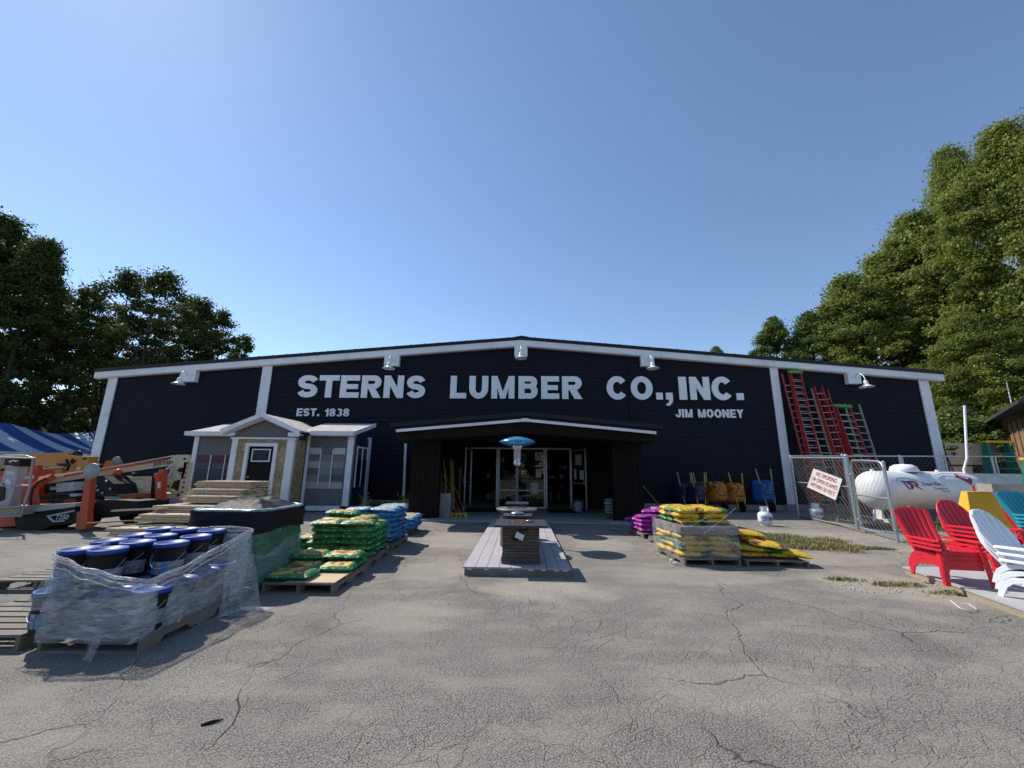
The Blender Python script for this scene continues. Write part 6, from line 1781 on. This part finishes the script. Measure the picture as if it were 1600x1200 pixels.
# barn
barn = thing('barn', 'brown vertical board barn with low gable roof at the right edge', 'barn', (26,22,0))
bd = Vector((.67,.742,0)).normalized(); bn = Vector((-bd.y,bd.x,0)); B0 = Vector((23.5,18.9,0)); hE = 4.62
BP = lambda s, d, z: B0+bd*s-bn*d+Vector((0,0,z))
b = MB(); b.prism([BP(-2.5,0,0),BP(34,0,0),BP(34,0,hE),BP(-2.5,0,hE)], tuple(-bn*.1))
b.prism([BP(-2.5,.11,0),BP(-2.5,9,0),BP(-2.5,9,hE),BP(-2.5,4.5,hE+2),BP(-2.5,.11,hE)], tuple(bd*.1)); b.build('wall', MT['barnwood'], barn)
b = MB(); s_ = -2.2
while s_ < 34: b.beam(BP(s_,-.03,0), BP(s_,-.03,hE-.25), .14, .06, bn); s_ += 1.25
b.beam(BP(-2.5,-.035,hE-.12), BP(34,-.035,hE-.12), .07, .22); b.build('batten', MT['barnwood'], barn)
b = MB(); b.prism([BP(-3.2,-.7,hE-.10),BP(-3.2,4.5,hE+2.1),BP(-3.2,4.5,hE+2.25),BP(-3.2,-.7,hE+.05)], tuple(bd*38)); b.build('roof', pm('barn_roof',(.04,.03,.025),.9,var=.3), barn)
# white trailer and van behind
tr = thing('white_trailer', 'white trailer partly hidden by trees between the store corner and the barn', 'trailer', (23,24,0))
a0 = W(1474,692,24); a1 = W(1535,692,24)
b = MB(); b.bx(a0.x-.5,a0.x+1.3,24,26.0,.6,a0.z); b.bx(a0.x+1.4,a0.x+5.5,24.2,26.4,.7,a0.z-.0); b.build('body', MT['white'], tr)
b = MB(); b.bx(a0.x-.5,a0.x+5.5,24.1,26.3,.35,.6); b.build('chassis', MT['blacksteel'], tr)
for xx in (a0.x+.3,a0.x+3.6):
    b = MB(); b.lathe([(.1,-.12),(.38,-.12),(.38,.12),(.1,.12)], (xx,24.05,.38), 20, axis='Y'); b.build('wheel', MT['rubber'], tr)
b = MB(); b.tube([(a0.x-.1,23.9,1.0),(a0.x-.1,23.9,a0.z)],.03); b.tube([(a0.x+.25,23.95,1.4),(a0.x-.2,23.9,a0.z-.1)],.02); b.bx(a0.x-.2,a0.x+2.0,23.93,23.98,2.05,2.12); b.build('trim', MT['blacksteel'], tr)
# rubbish under the tank
for k, (x, y, L, a, lab) in enumerate(((9.9,12.6,.9,-30,'broken grey plank lying before the propane tank, longest one'),(10.3,12.3,.6,15,'short weathered plank lying before the propane tank'),(10.6,12.9,.5,-60,'small stub of weathered wood lying under the tank end'))):
    b = MB(); b.box((x,y,.09+.05*k),(L,.14,.08),Matrix.Rotation(R(a),3,'Z')@Matrix.Rotation(R(8),3,'Y')); tag(b.build('old_plank', MT['palletgrey'], None, (x,y,0)), lab, 'plank', 'old planks by the tank')
b = MB(); b.box((10.35,12.5,.28),(.06,.03,.45),Matrix.Rotation(R(14),3,'Y')); tag(b.build('stake', MT['white'], None, (10.35,12.5,0)), 'short white stake leaning in the rubble by the gate', 'stake')

# ================================================================== CHAIRS
CR = ['backrest','seat','arm','front_leg','rear_leg']
def adirondack(mat, style='slat'):
    t = thing('adirondack_chair', '', 'chair', (0,0,0))
    # --- backrest: fan of slats, rounded top
    n = 6 if style == 'slat' else 6
    b = MB()
    def bp(a, h, off=0):  # a -1..1 across, h 0..1 up the back
        wd = .235+.075*h if style == 'slat' else .20+.11*math.sin(min(1,h*1.15)*PI*.62)
        y = .16+.36*h+.03*math.sin(PI*h); z = .25+.70*h
        y += .035*a*a*-1+.035
        nrm = Vector((0,-.9,.43))
        return Vector((a*wd, y, z))+nrm*off
    def top(a): return (1-.10*abs(a)**2.4) if style == 'slat' else max(.30,(1-.42*abs(a)**3.2))
    gap = .018 if style == 'slat' else .014
    for k in range(n):
        a0 = -1+2*k/n+(gap if k else 0)*.9; a1 = -1+2*(k+1)/n-(gap if k < n-1 else 0)*.9
        for side in (0,1):
            def fn(u, v):
                a = a0+(a1-a0)*u; e = .012*(1-(2*u-1)**4)
                return bp(a, top(a)*v, (.012+e) if side == 0 else -.008)
            b.grid(fn, 7, 16)
        for uu in (0,1):
            b.grid(lambda u, v: bp(a0+(a1-a0)*uu, top(a0+(a1-a0)*uu)*v, .012-.02*u), 2, 16)
        b.grid(lambda u, v: bp(a0+(a1-a0)*u, top(a0+(a1-a0)*u), .012+.012*(1-(2*u-1)**4)*(1-v)-.02*v), 7, 2)
    if style != 'slat':   # solid moulded rim round the back
        pts = [bp(-1.0,v*.3/1,0) for v in (0,.5,1)]
        rim = [bp(-1,h) for h in (.05,.2,.35,.5)]+[bp(a,top(a)) for a in (-.97,-.9,-.8,-.65,-.45,-.2,0,.2,.45,.65,.8,.9,.97)]+[bp(1,h) for h in (.5,.35,.2,.05)]
        b.tube(rim, .018, 8)
    b.grid(lambda u, v: bp(2*u-1, .02+top(2*u-1)*.93*v, -.012), 22, 14)   # backing web between the slats
    b.build('backrest', MT[mat], t)
    # --- seat slats
    b = MB()
    sp = [(-.36,.335),(-.34,.365),(-.29,.375),(-.16,.35),(0,.305),(.12,.265),(.20,.245)]
    for k in range(6):
        x0_ = -.255+.51*k/6+.006; x1_ = -.255+.51*(k+1)/6-.006
        def fn(u, v):
            i = min(int(v*(len(sp)-1)), len(sp)-2); f = v*(len(sp)-1)-i
            y = sp[i][0]*(1-f)+sp[i+1][0]*f; z = sp[i][1]*(1-f)+sp[i+1][1]*f
            return (x0_+(x1_-x0_)*u, y, z+.006*(1-(2*u-1)**4))
        b.grid(fn, 5, 19)
    b.grid(lambda u, v: (-.26+.52*u, -.34+.54*v, (.362-.12*max(0,v-.1))-.014), 8, 8)
    # front apron
    b.grid(lambda u, v: (-.27+.54*u, -.365-.004*math.sin(PI*u), .36-.13*v), 10, 4)
    b.grid(lambda u, v: (-.27+.54*u, -.345, .36-.13*v), 10, 4)
    b.grid(lambda u, v: (-.27+.54*u, -.365+.02*v, .23), 10, 2)
    b.build('seat', MT[mat], t)
    for s_ in (-1,1):
        # arm: broad rounded board with a turned down edge
        b = MB()
        def arm(u, v):
            y = -.43+.70*v; wd = .062-.018*v
            if v < .12: wd *= math.sqrt(max(.05,1-((.12-v)/.12)**2))
            x = s_*(.325-.03*v)+wd*(2*u-1)
            return (x, y, .525-.015*v-.010*(2*u-1)**4)
        def armb(u, v): p = arm(u, v); return (p[0], p[1], p[2]-.022)
        b.grid(arm, 9, 22); b.grid(armb, 9, 22)
        b.grid(lambda u, v: tuple(Vector(arm(0,v))+Vector((0,0,-.022*u))), 2, 22); b.grid(lambda u, v: tuple(Vector(arm(1,v))+Vector((0,0,-.022*u))), 2, 22)
        b.build('arm', MT[mat], t)
        # front leg
        b = MB()
        def leg(c0, c1, w0, w1, t_):
            pass
        for k in range(1):
            y0_, y1_ = -.355, -.40
            A_ = [(-.39,.51),(-.29,.51),(-.335,.30),(-.362,.02),(-.362,.0),(-.415,.0),(-.42,.02)]
            b.prism([(s_*.285+s_*(.51-z)*.09, y, z) for y, z in A_], (s_*.035,0,0))
            b.prism([(s_*.315+s_*(.51-z)*.09, y, z) for y, z in [(-.392,.51),(-.375,.51),(-.398,.0),(-.416,.0)]], (-s_*.07,0,0)) if style=='slat' else b.prism([(s_*.29+s_*(.51-z)*.09, y, z) for y, z in [(-.392,.51),(-.375,.51),(-.398,.0),(-.416,.0)]], (-s_*.05,0,0))
        b.build('front_leg', MT[mat], t)
        b = MB()
        # rear leg: arch from the seat side down and back
        path = [(-.30,.30),(-.12,.31),(.08,.28),(.22,.25),(.31,.18),(.36,.08),(.385,.0)]
        lower = [(-.30,.235),(-.12,.255),(.08,.235),(.20,.20),(.275,.135),(.315,.05),(.335,.0)]
        poly = path+lower[::-1]
        n_ = len(path)
        for i in range(n_-1):
            q4 = [path[i],path[i+1],lower[i+1],lower[i]]
            b.prism([(s_*.262, y, z) for y, z in q4], (s_*.022,0,0))
        b.tube([(s_*.273,y,z) for y,z in path], .014, 6)
        b.build('rear_leg', MT[mat], t)
    return t
red0 = adirondack('red_pl','slat'); red0['group'] = 'red plastic armchairs'
red1 = None
NUMW = ['bottom','second from the bottom','third from the bottom','fourth from the bottom','fifth from the bottom','sixth from the bottom','seventh from the bottom']
def stack(proto, n, x, y, z0, rz, sc, what, colour, step=.062, first=False, grp=None, k0=0, topname=True, ntot=None, wx=1.0):
    ntot = ntot or n
    for k in range(n):
        o = proto if (first and k == 0) else copy_tree(proto)
        kk = k+k0
        pos = 'top' if kk == ntot-1 else NUMW[kk]
        o['label'] = f'{colour} plastic armchair, {pos} of the {what}'
        o['group'] = grp or f'{colour} chairs in the {what}'
        d = Vector((math.sin(rz), -math.cos(rz), 0))
        o.location = Vector((x,y,z0))+Vector((0,0,step*kk*sc))-d*(.012*kk*sc)
        o.rotation_euler = (0,0,rz); o.scale = (sc*wx,sc,sc)
PZ = .10
redr = adirondack('red_pl','round'); white0 = adirondack('white_pl','round'); teal0 = adirondack('teal_pl','slat')
stack(red0, 3, 5.83, 6.02, PZ, R(-10), .86, 'nearest red stack', 'red', first=True, wx=.88)
stack(redr, 4, 7.22, 6.75, PZ, R(0), .84, 'rear red stack', 'red', step=.075, first=True)
stack(white0, 3, 6.04, 5.08, PZ, R(14), .86, 'white stack at the right edge', 'white', step=.085, first=True)
stack(red0, 3, 8.62, 7.0, PZ, R(2), .84, 'mixed stack under the teal', 'red', step=.07)
stack(teal0, 4, 8.62, 7.0, PZ, R(2), .84, 'mixed stack over the red', 'teal', step=.07, first=True, k0=3, ntot=7)
# platform under the chairs
pl = thing('display_platform', 'grey topped low wooden platform under the plastic armchairs', 'platform', (7,5.6,0))
c0, c1, c2, c3 = (5.98,6.86), (5.30,4.45), (9.6,3.4), (10.4,6.9)
b = MB(); b.prism([(*c,.078) for c in (c0,c1,c2,c3)], (0,0,.022)); b.build('top', MT['platform'], pl)
b = MB(); b.beam((c0[0]+.03,c0[1]-.03,.038),(c1[0]+.03,c1[1]+.0,.038),.045,.076); b.beam((c0[0]+.05,c0[1]-.06,.038),(c3[0],c3[1]-.06,.038),.045,.076); b.beam((c1[0]+.06,c1[1]+.02,.038),(c2[0],c2[1]+.05,.038),.045,.076); b.build('edge_board', MT['pallet'], pl)
# straps lying on the asphalt
b = MB(); s0 = [G(1485,938,.012),G(1500,950,.015),G(1515,957,.012),G(1526,952,.02),G(1514,944,.014),G(1503,943,.012)]; b.tube(s0, .005, 5)
tag(b.build('packing_strap', MT['white_pl'], None, tuple(s0[0])), 'curl of thin white packing strap on the asphalt before the platform', 'strap')
b = MB(); b.tube([G(314,1133,.006),G(330,1128,.01),G(349,1124,.006)],[.006,.009,.003],6); tag(b.build('wood_splinter', MT['rubber'], None, tuple(G(330,1128))), 'dark splinter lying on the asphalt in the left foreground', 'splinter')

# ================================================================== GRASS AND WEEDS
def in_region(x, y, blobs):
    v = max(1-((x-bx_)/rx)**2-((y-by)/ry)**2 for bx_, by, rx, ry in blobs)
    return v
def grass(name, label, blobs, n, hmin, hmax, seed, dry=.4):
    rg = np.random.RandomState(seed); vs = []; fs = []; at = []
    x0 = min(b_[0]-b_[2] for b_ in blobs); x1 = max(b_[0]+b_[2] for b_ in blobs); y0 = min(b_[1]-b_[3] for b_ in blobs); y1 = max(b_[1]+b_[3] for b_ in blobs)
    c = 0; tries = 0
    while c < n and tries < n*30:
        tries += 1
        x = rg.uniform(x0,x1); y = rg.uniform(y0,y1); v = in_region(x,y,blobs)
        v += 1.2*mnoise.noise(Vector((x*2.3,y*2.3,seed)))-.1
        if v < rg.uniform(0,.6): continue
        h = rg.uniform(hmin,hmax)*(.5+.6*min(1,max(0,v))); a = rg.uniform(0,2*PI); l = h*rg.uniform(.2,.9); w = rg.uniform(.004,.010)
        dx, dy = math.cos(a), math.sin(a); o = len(vs)
        vs += [(x-dy*w,y+dx*w,0),(x+dy*w,y-dx*w,0),(x+dx*l*.4+dy*w*.7,y+dy*l*.4-dx*w*.7,h*.65),(x+dx*l*.4-dy*w*.7,y+dy*l*.4+dx*w*.7,h*.65),(x+dx*l,y+dy*l,h)]
        fs += [(o,o+1,o+2,o+3),(o+3,o+2,o+4)]; q_ = rg.uniform(0,1)*(1 if rg.uniform()<dry else .3); at += [q_]*5
        c += 1
    me = bpy.data.meshes.new(name); me.from_pydata(vs, [], fs); me.materials.append(MT['grassblade'])
    A_ = me.attributes.new('leafv','FLOAT','POINT'); A_.data.foreach_set('value', at); me.update()
    o = bpy.data.objects.new(name, me); scene.collection.objects.link(o)
    o['kind'] = 'stuff'; o['label'] = label; o['category'] = 'grass'
grass('grass','low weedy grass strip between the yellow bags and the fence',[(5.6,9.9,1.9,.85),(6.3,9.2,.9,.8),(4.8,10.2,.9,.5)],8000,.03,.13,1,.85)
grass('grass','small mossy grass patch in front of the fence gate',[(7.2,8.95,.7,.16)],1200,.02,.05,2)
grass('grass','thin weeds in the sandy hollow left of the platform',[(5.25,6.15,.42,.16),(5.6,5.75,.4,.12),(4.8,6.35,.4,.12)],900,.015,.06,3,.95)
grass('grass','weeds behind the chair platform',[(7.4,7.6,.8,.2),(9.6,9.4,1.2,.5)],1200,.03,.10,4)
grass('grass','weeds growing at the foot of the store left of the porch',[(-4.6,13.6,.9,.6),(-5.0,16.9,1.5,.4)],2500,.06,.3,5,.2)
grass('grass','grass and weeds under the propane tank',[(12.5,12.6,2.6,.9),(10.8,14.0,1.0,.7)],3500,.05,.18,6,.5)
for nm, (cx_, cy_2, rx, ry) in (('gravel',(5.3,6.1,1.2,.5)),('gravel',(7.0,10.9,2.6,.8))):
    rg = random.Random(int(cx_*10)); b = MB()
    for _ in range(260):
        a = rg.uniform(0,2*PI); r_ = math.sqrt(rg.random()); s_ = rg.uniform(.005,.016)
        b.ball((cx_+rx*r_*math.cos(a),cy_2+ry*r_*math.sin(a),s_*.5),(s_,s_*.8,s_*.6),5,3)
    o = b.build(nm, pm('gravel_stone_%d'%int(cx_),(.45,.42,.37),.9,var=.3)); o['kind'] = 'stuff'; o['label'] = 'loose pale gravel scattered on the asphalt'; o['category'] = 'gravel'

# ================================================================== TREES
def leaf_mesh(name, seed, H, Rw, nclus, per, base, leaf, mat, conic=0.0, flat=.55, spread=.155):
    rg = np.random.RandomState(seed)
    # cluster centres through an uneven crown
    cs = []
    lob = [(rg.uniform(0,2*PI), rg.uniform(.25,.9), rg.uniform(.45,1.0)) for _ in range(9)]
    while len(cs) < nclus:
        t = rg.uniform(0,1)**.85; a = rg.uniform(0,2*PI)
        prof = (math.sin(PI*min(1,(t*.93+.10)))**.65) if conic == 0 else (1-t)**.75*min(1,(t+.06)*9)
        bulge = .58+.60*sum(max(0,math.cos(a-la))**4*max(0,1-abs(t-lt)*3)*lw for la,lt,lw in lob)
        r = Rw*prof*bulge*rg.uniform(.25,1.0)**.5
        z = base+(H-base)*t
        cs.append((r*math.cos(a), r*math.sin(a), z, r))
    cs = np.array(cs)
    N = nclus*per
    ci = np.repeat(np.arange(nclus), per)
    cr = Rw*spread*rg.uniform(.45,1.35,nclus)*(1.0-.35*(cs[:,3]/Rw))
    d = rg.normal(size=(N,3)); dn = np.linalg.norm(d,axis=1); rr_ = np.minimum(dn,3.2)*.52; d /= dn[:,None]
    P = cs[ci,:3]+d*rr_[:,None]*cr[ci][:,None]*np.array([1.15,1.15,flat])
    nr = d*.6+rg.normal(size=(N,3))*.6+np.array([0,0,.35]); nr /= np.linalg.norm(nr,axis=1)[:,None]
    tt = np.cross(nr, rg.normal(size=(N,3))); tt /= np.linalg.norm(tt,axis=1)[:,None]; bb = np.cross(nr,tt)
    s = leaf*rg.uniform(.55,1.3,N)[:,None]
    V = np.empty((N,4,3)); V[:,0] = P-tt*s*.6; V[:,1] = P+bb*s*.36-nr*s*.1; V[:,2] = P+tt*s*.6; V[:,3] = P-bb*s*.36-nr*s*.1
    me = bpy.data.meshes.new(name); me.vertices.add(N*4); me.vertices.foreach_set('co', V.reshape(-1).astype(np.float32))
    me.loops.add(N*4); me.loops.foreach_set('vertex_index', np.arange(N*4,dtype=np.int32))
    me.polygons.add(N); me.polygons.foreach_set('loop_start', np.arange(0,N*4,4,dtype=np.int32)); me.polygons.foreach_set('loop_total', np.full(N,4,dtype=np.int32))
    me.update(calc_edges=True); me.materials.append(mat)
    A_ = me.attributes.new('leafv','FLOAT','POINT'); v = rg.uniform(0,1,nclus)[ci]*.5+rg.uniform(0,1,N)*.5
    A_.data.foreach_set('value', np.repeat(v,4).astype(np.float32))
    return me, cs
def tree_proto(name, seed, H, Rw, nclus, per, base, leaf, mat, conic=0, flat=.55, tr=.16, lean=0.0, nb=26):
    me, cs = leaf_mesh('crown', seed, H, Rw, nclus, per, base, leaf, MT[mat], conic, flat)
    rg = random.Random(seed)
    root = bpy.data.objects.new(name, None)
    b = MB(); pts = []; rad = []
    for k in range(9):
        f = k/8; pts.append((lean*f*f*H+.25*math.sin(f*5+seed)*f, .25*math.cos(f*4+seed)*f, H*.93*f)); rad.append(tr*(1-f)**.8+.02)
    b.tube(pts, rad, 9)
    tp = b.build('trunk', MT['bark'], None)
    b = MB()
    for i in rg.sample(range(len(cs)), min(nb, len(cs))):
        c = cs[i]; zb = max(H*.12, c[2]-c[3]*rg.uniform(.5,1.1)); f = min(.98, zb/(H*.93)); k = min(int(f*8),7); u = f*8-k
        p0 = Vector(pts[k]).lerp(Vector(pts[k+1]), u); p2 = Vector(c[:3]); pm_ = p0.lerp(p2,.5)+Vector((rg.uniform(-.2,.2),rg.uniform(-.2,.2),rg.uniform(.0,.4)))
        b.tube([p0,pm_,p2], [tr*.30*(1-f*.5), tr*.18, .015], 5)
    for i in range(26):
        c = cs[rg.randrange(len(cs))]
        if c[2] < H*.45: continue
        o_ = Vector((c[0],c[1],0)); o_ = o_.normalized() if o_.length > .1 else Vector((1,0,0))
        q = Vector(c[:3]); e_ = q+(o_*rg.uniform(.5,1.1)+Vector((0,0,rg.uniform(.5,1.5))))*(Rw*.22)
        b.tube([q, q.lerp(e_,.5)+Vector((0,0,.05)), e_], [.03,.018,.006], 4)
        b.tube([q.lerp(e_,.5), q.lerp(e_,.5)+Vector((rg.uniform(-.5,.5),rg.uniform(-.5,.5),rg.uniform(.2,.6)))], [.014,.005], 4)
    bo = b.build('limbs', MT['bark'], None)
    co = bpy.data.objects.new('crown', me); scene.collection.objects.link(co)
    return (tp, bo, co, H)
PR = {
 'tall_dark': tree_proto('t', 11, 20, 4.6, 260, 230, 3.2, .21, 'leaf_dark', nb=44, tr=.26),
 'open_dark': tree_proto('t', 12, 16, 4.4, 130, 120, 4.2, .19, 'leaf_dark', nb=70, tr=.20, lean=.05),
 'open_dark2': tree_proto('t', 22, 15, 3.6, 130, 150, 3.0, .19, 'leaf_dark', nb=60, tr=.18),
 'right_big': tree_proto('t', 13, 24, 6.2, 460, 270, 1.5, .20, 'leaf_olive', flat=.60, nb=70, tr=.3),
 'right_mid': tree_proto('t', 14, 16, 4.6, 330, 230, 1.0, .18, 'leaf_olive', flat=.60, nb=50, tr=.22),
 'right_dark': tree_proto('t', 15, 15, 3.6, 240, 240, 1.0, .18, 'leaf_mid', flat=.6, nb=20, tr=.2),
 'shrub': tree_proto('t', 16, 5, 2.6, 70, 260, .2, .15, 'leaf_mid', flat=.6, nb=8, tr=.06),
}
used = set()
def place_tree(kind, px, dist, top, label, cat='tree', grp=None, rz=0, wide=1.0, name=None):
    """px: photo column of the stem, top: photo row of the crown top"""
    tp, bo, co, H = PR[kind]
    p = W(px, top, dist); sc = p.z/H
    # ground point below the top
    root = bpy.data.objects.new(name or ('tree' if kind != 'shrub' else 'shrub'), None); scene.collection.objects.link(root)
    root['label'] = label; root['category'] = cat
    if grp: root['group'] = grp
    root.location = (p.x, dist, 0); root.rotation_euler = (0,0,rz)
    for o in (tp, bo, co):
        c = o if (kind, o.name) not in used else o.copy()
        if (kind, o.name) in used: scene.collection.objects.link(c)
        used.add((kind, o.name)); c.parent = root
    root.scale = (sc*wide, sc*wide, sc)
LG, RG = 'trees left of the store', 'trees right of the store'
place_tree('tall_dark', -60, 27, 300, 'tall dark tree whose crown is cut by the left edge', grp=LG, rz=.3, wide=1.1)
place_tree('tall_dark', 12, 29, 345, 'tallest fully seen dark tree behind the tent at far left', grp=LG, rz=2.1)
place_tree('tall_dark', 75, 28, 380, 'dense dark tree right of the tallest one, left of the gap', grp=LG, rz=4.0, wide=.85)
place_tree('open_dark', 140, 31, 455, 'open crowned tree with a bare leaning trunk left of the store corner', grp=LG, rz=.6, wide=.85)
place_tree('open_dark', 205, 33, 428, 'open crowned tree with ragged top above the left end of the roof', grp=LG, rz=2.6, wide=.9)
place_tree('open_dark', 262, 32, 430, 'broad open tree rising highest behind the left roof slope', grp=LG, rz=4.5, wide=.95)
place_tree('open_dark2', 318, 34, 472, 'rounded tree second from the right behind the left roof slope', grp=LG, rz=1.0, wide=.9)
place_tree('open_dark2', 300, 40, 470, 'farther tree filling the gap behind the broad open tree', grp=LG, rz=3.0)
place_tree('open_dark2', 350, 37, 490, 'rounded tree third from the roof edge on the left', grp=LG, rz=5.0, wide=.8)
place_tree('open_dark2', 384, 41, 528, 'lowest small tree top over the left roof slope, nearest the peak', grp=LG, rz=.4, wide=.8)
place_tree('tall_dark', 175, 42, 500, 'dark tree far back behind the bare leaning trunk', grp=LG, rz=1.7)
place_tree('open_dark2', 100, 38, 470, 'dark tree far back behind the striped tent', grp=LG, rz=2.7, wide=1.2)
place_tree('right_dark', 1118, 50, 543, 'tiny treetop peeping over the roof right of the peak', grp=RG, rz=1.1, wide=.7)
place_tree('right_dark', 1207, 42, 497, 'conical tree at the left end of the right group above the roof', grp=RG, rz=.2, wide=.8)
place_tree('right_dark', 1262, 41, 489, 'rounded tree second from the left in the right group', grp=RG, rz=2.2, wide=.9)
place_tree('right_mid', 1318, 40, 440, 'dark topped tree third from the left in the right group', grp=RG, rz=.9)
place_tree('right_mid', 1375, 41, 405, 'olive tree behind the right roof slope, left of the big ones', grp=RG, rz=3.3)
place_tree('right_mid', 1425, 40.6, 345, 'olive tree filling the step between the middle and the tall trees', grp=RG, rz=5.2, wide=.9)
place_tree('right_big', 1478, 41, 240, 'tall tree with the dark jagged top left of the largest ones', grp=RG, rz=.5, wide=.62)
place_tree('right_big', 1560, 31, 205, 'largest olive green tree near the right edge', grp=RG, rz=2.4, wide=.80)
place_tree('right_big', 1655, 27, 140, 'huge tree cut by the right edge with bare twigs at its top', grp=RG, rz=4.2, wide=.8)
place_tree('right_mid', 1500, 29, 500, 'lower green tree between the store corner and the barn', grp=RG, rz=1.5, wide=1.0)
place_tree('right_mid', 1590, 28, 520, 'leafy green tree rising directly behind the barn', grp=RG, rz=4.5, wide=1.2)
place_tree('right_mid', 1460, 41, 450, 'olive tree behind the right corner of the store roof', grp=RG, rz=2.7, wide=1.0)
place_tree('shrub', 1490, 25.8, 640, 'leafy shrub over the white trailer', 'shrub', 'shrubs behind the fence', .5, 1.2)
place_tree('shrub', 1540, 24.5, 655, 'dark leafy shrub between the white pole and the barn', 'shrub', 'shrubs behind the fence', 2.0, 1.3)
place_tree('shrub', 130, 36, 660, 'low leafy shrub behind the right peak of the tent', 'shrub', 'shrubs behind the tent', 1.0, 2.0)
place_tree('shrub', 40, 37, 640, 'low leafy shrub behind the left peak of the tent', 'shrub', 'shrubs behind the tent', 3.0, 2.2)
place_tree('shrub', -20, 36, 640, 'low leafy shrub at the far left edge behind the tent', 'shrub', 'shrubs behind the tent', 4.0, 2.2)
# far woods closing the horizon; unseen ones added behind the camera to dim reflections
for nm, kind, x0, x1, y0, y1, n, lab in (('woods','tall_dark',-95,-30,48,60,16,'dark woods closing the view far behind the tent'),('woods','right_big',26,90,45,62,16,'green woods closing the view far behind the barn'),('woods','right_mid',-60,60,-48,-40,18,'unseen woods added behind the camera to dim reflections and front light')):
    src = PR[kind][2].data; rg = random.Random(n+int(x0))
    me0 = src.copy(); N0 = len(me0.vertices); co = np.empty(N0*3, dtype=np.float32); me0.vertices.foreach_get('co', co); co = co.reshape(-1,3)[::1]
    q_ = co.reshape(-1,4,3); q_ = q_[::5]
    allv = []
    for k in range(n):
        a = rg.uniform(0,6.28); sx = rg.uniform(.9,1.3)*1.4; sz = rg.uniform(.5,.62); c_, s_ = math.cos(a), math.sin(a)
        v = q_.copy(); cen_ = v.mean(axis=1,keepdims=True); v = cen_+(v-cen_)*2.3
        X = v[...,0]*c_-v[...,1]*s_; Y = v[...,0]*s_+v[...,1]*c_
        v[...,0] = X*sx+x0+(x1-x0)*k/(n-1)+rg.uniform(-2,2); v[...,1] = Y*sx+rg.uniform(y0,y1); v[...,2] *= sz
        v[...,2] -= .8
        allv.append(v)
    V = np.concatenate(allv).reshape(-1,3); NN = len(V)//4
    me = bpy.data.meshes.new(nm); me.vertices.add(NN*4); me.vertices.foreach_set('co', V.reshape(-1).astype(np.float32)); me.loops.add(NN*4); me.loops.foreach_set('vertex_index', np.arange(NN*4,dtype=np.int32))
    me.polygons.add(NN); me.polygons.foreach_set('loop_start', np.arange(0,NN*4,4,dtype=np.int32)); me.polygons.foreach_set('loop_total', np.full(NN,4,dtype=np.int32)); me.update(calc_edges=True)
    me.materials.append(MT['leaf_dark'] if x0 < 0 else MT['leaf_mid'])
    o = bpy.data.objects.new(nm, me); scene.collection.objects.link(o); o['kind'] = 'stuff'; o['label'] = lab; o['category'] = 'woods'
    bpy.data.meshes.remove(me0)
# utility pole on the right
b = MB(); a0 = W(1572,593,26); a1 = W(1578,640,26); b.tube([(a1.x,26,0),(a0.x,26,a0.z)], .035, 6); tag(b.build('bare_stem', MT['white'], None, (a1.x,26,0)), 'thin pale bare stem standing in front of the leaves above the barn', 'stem')
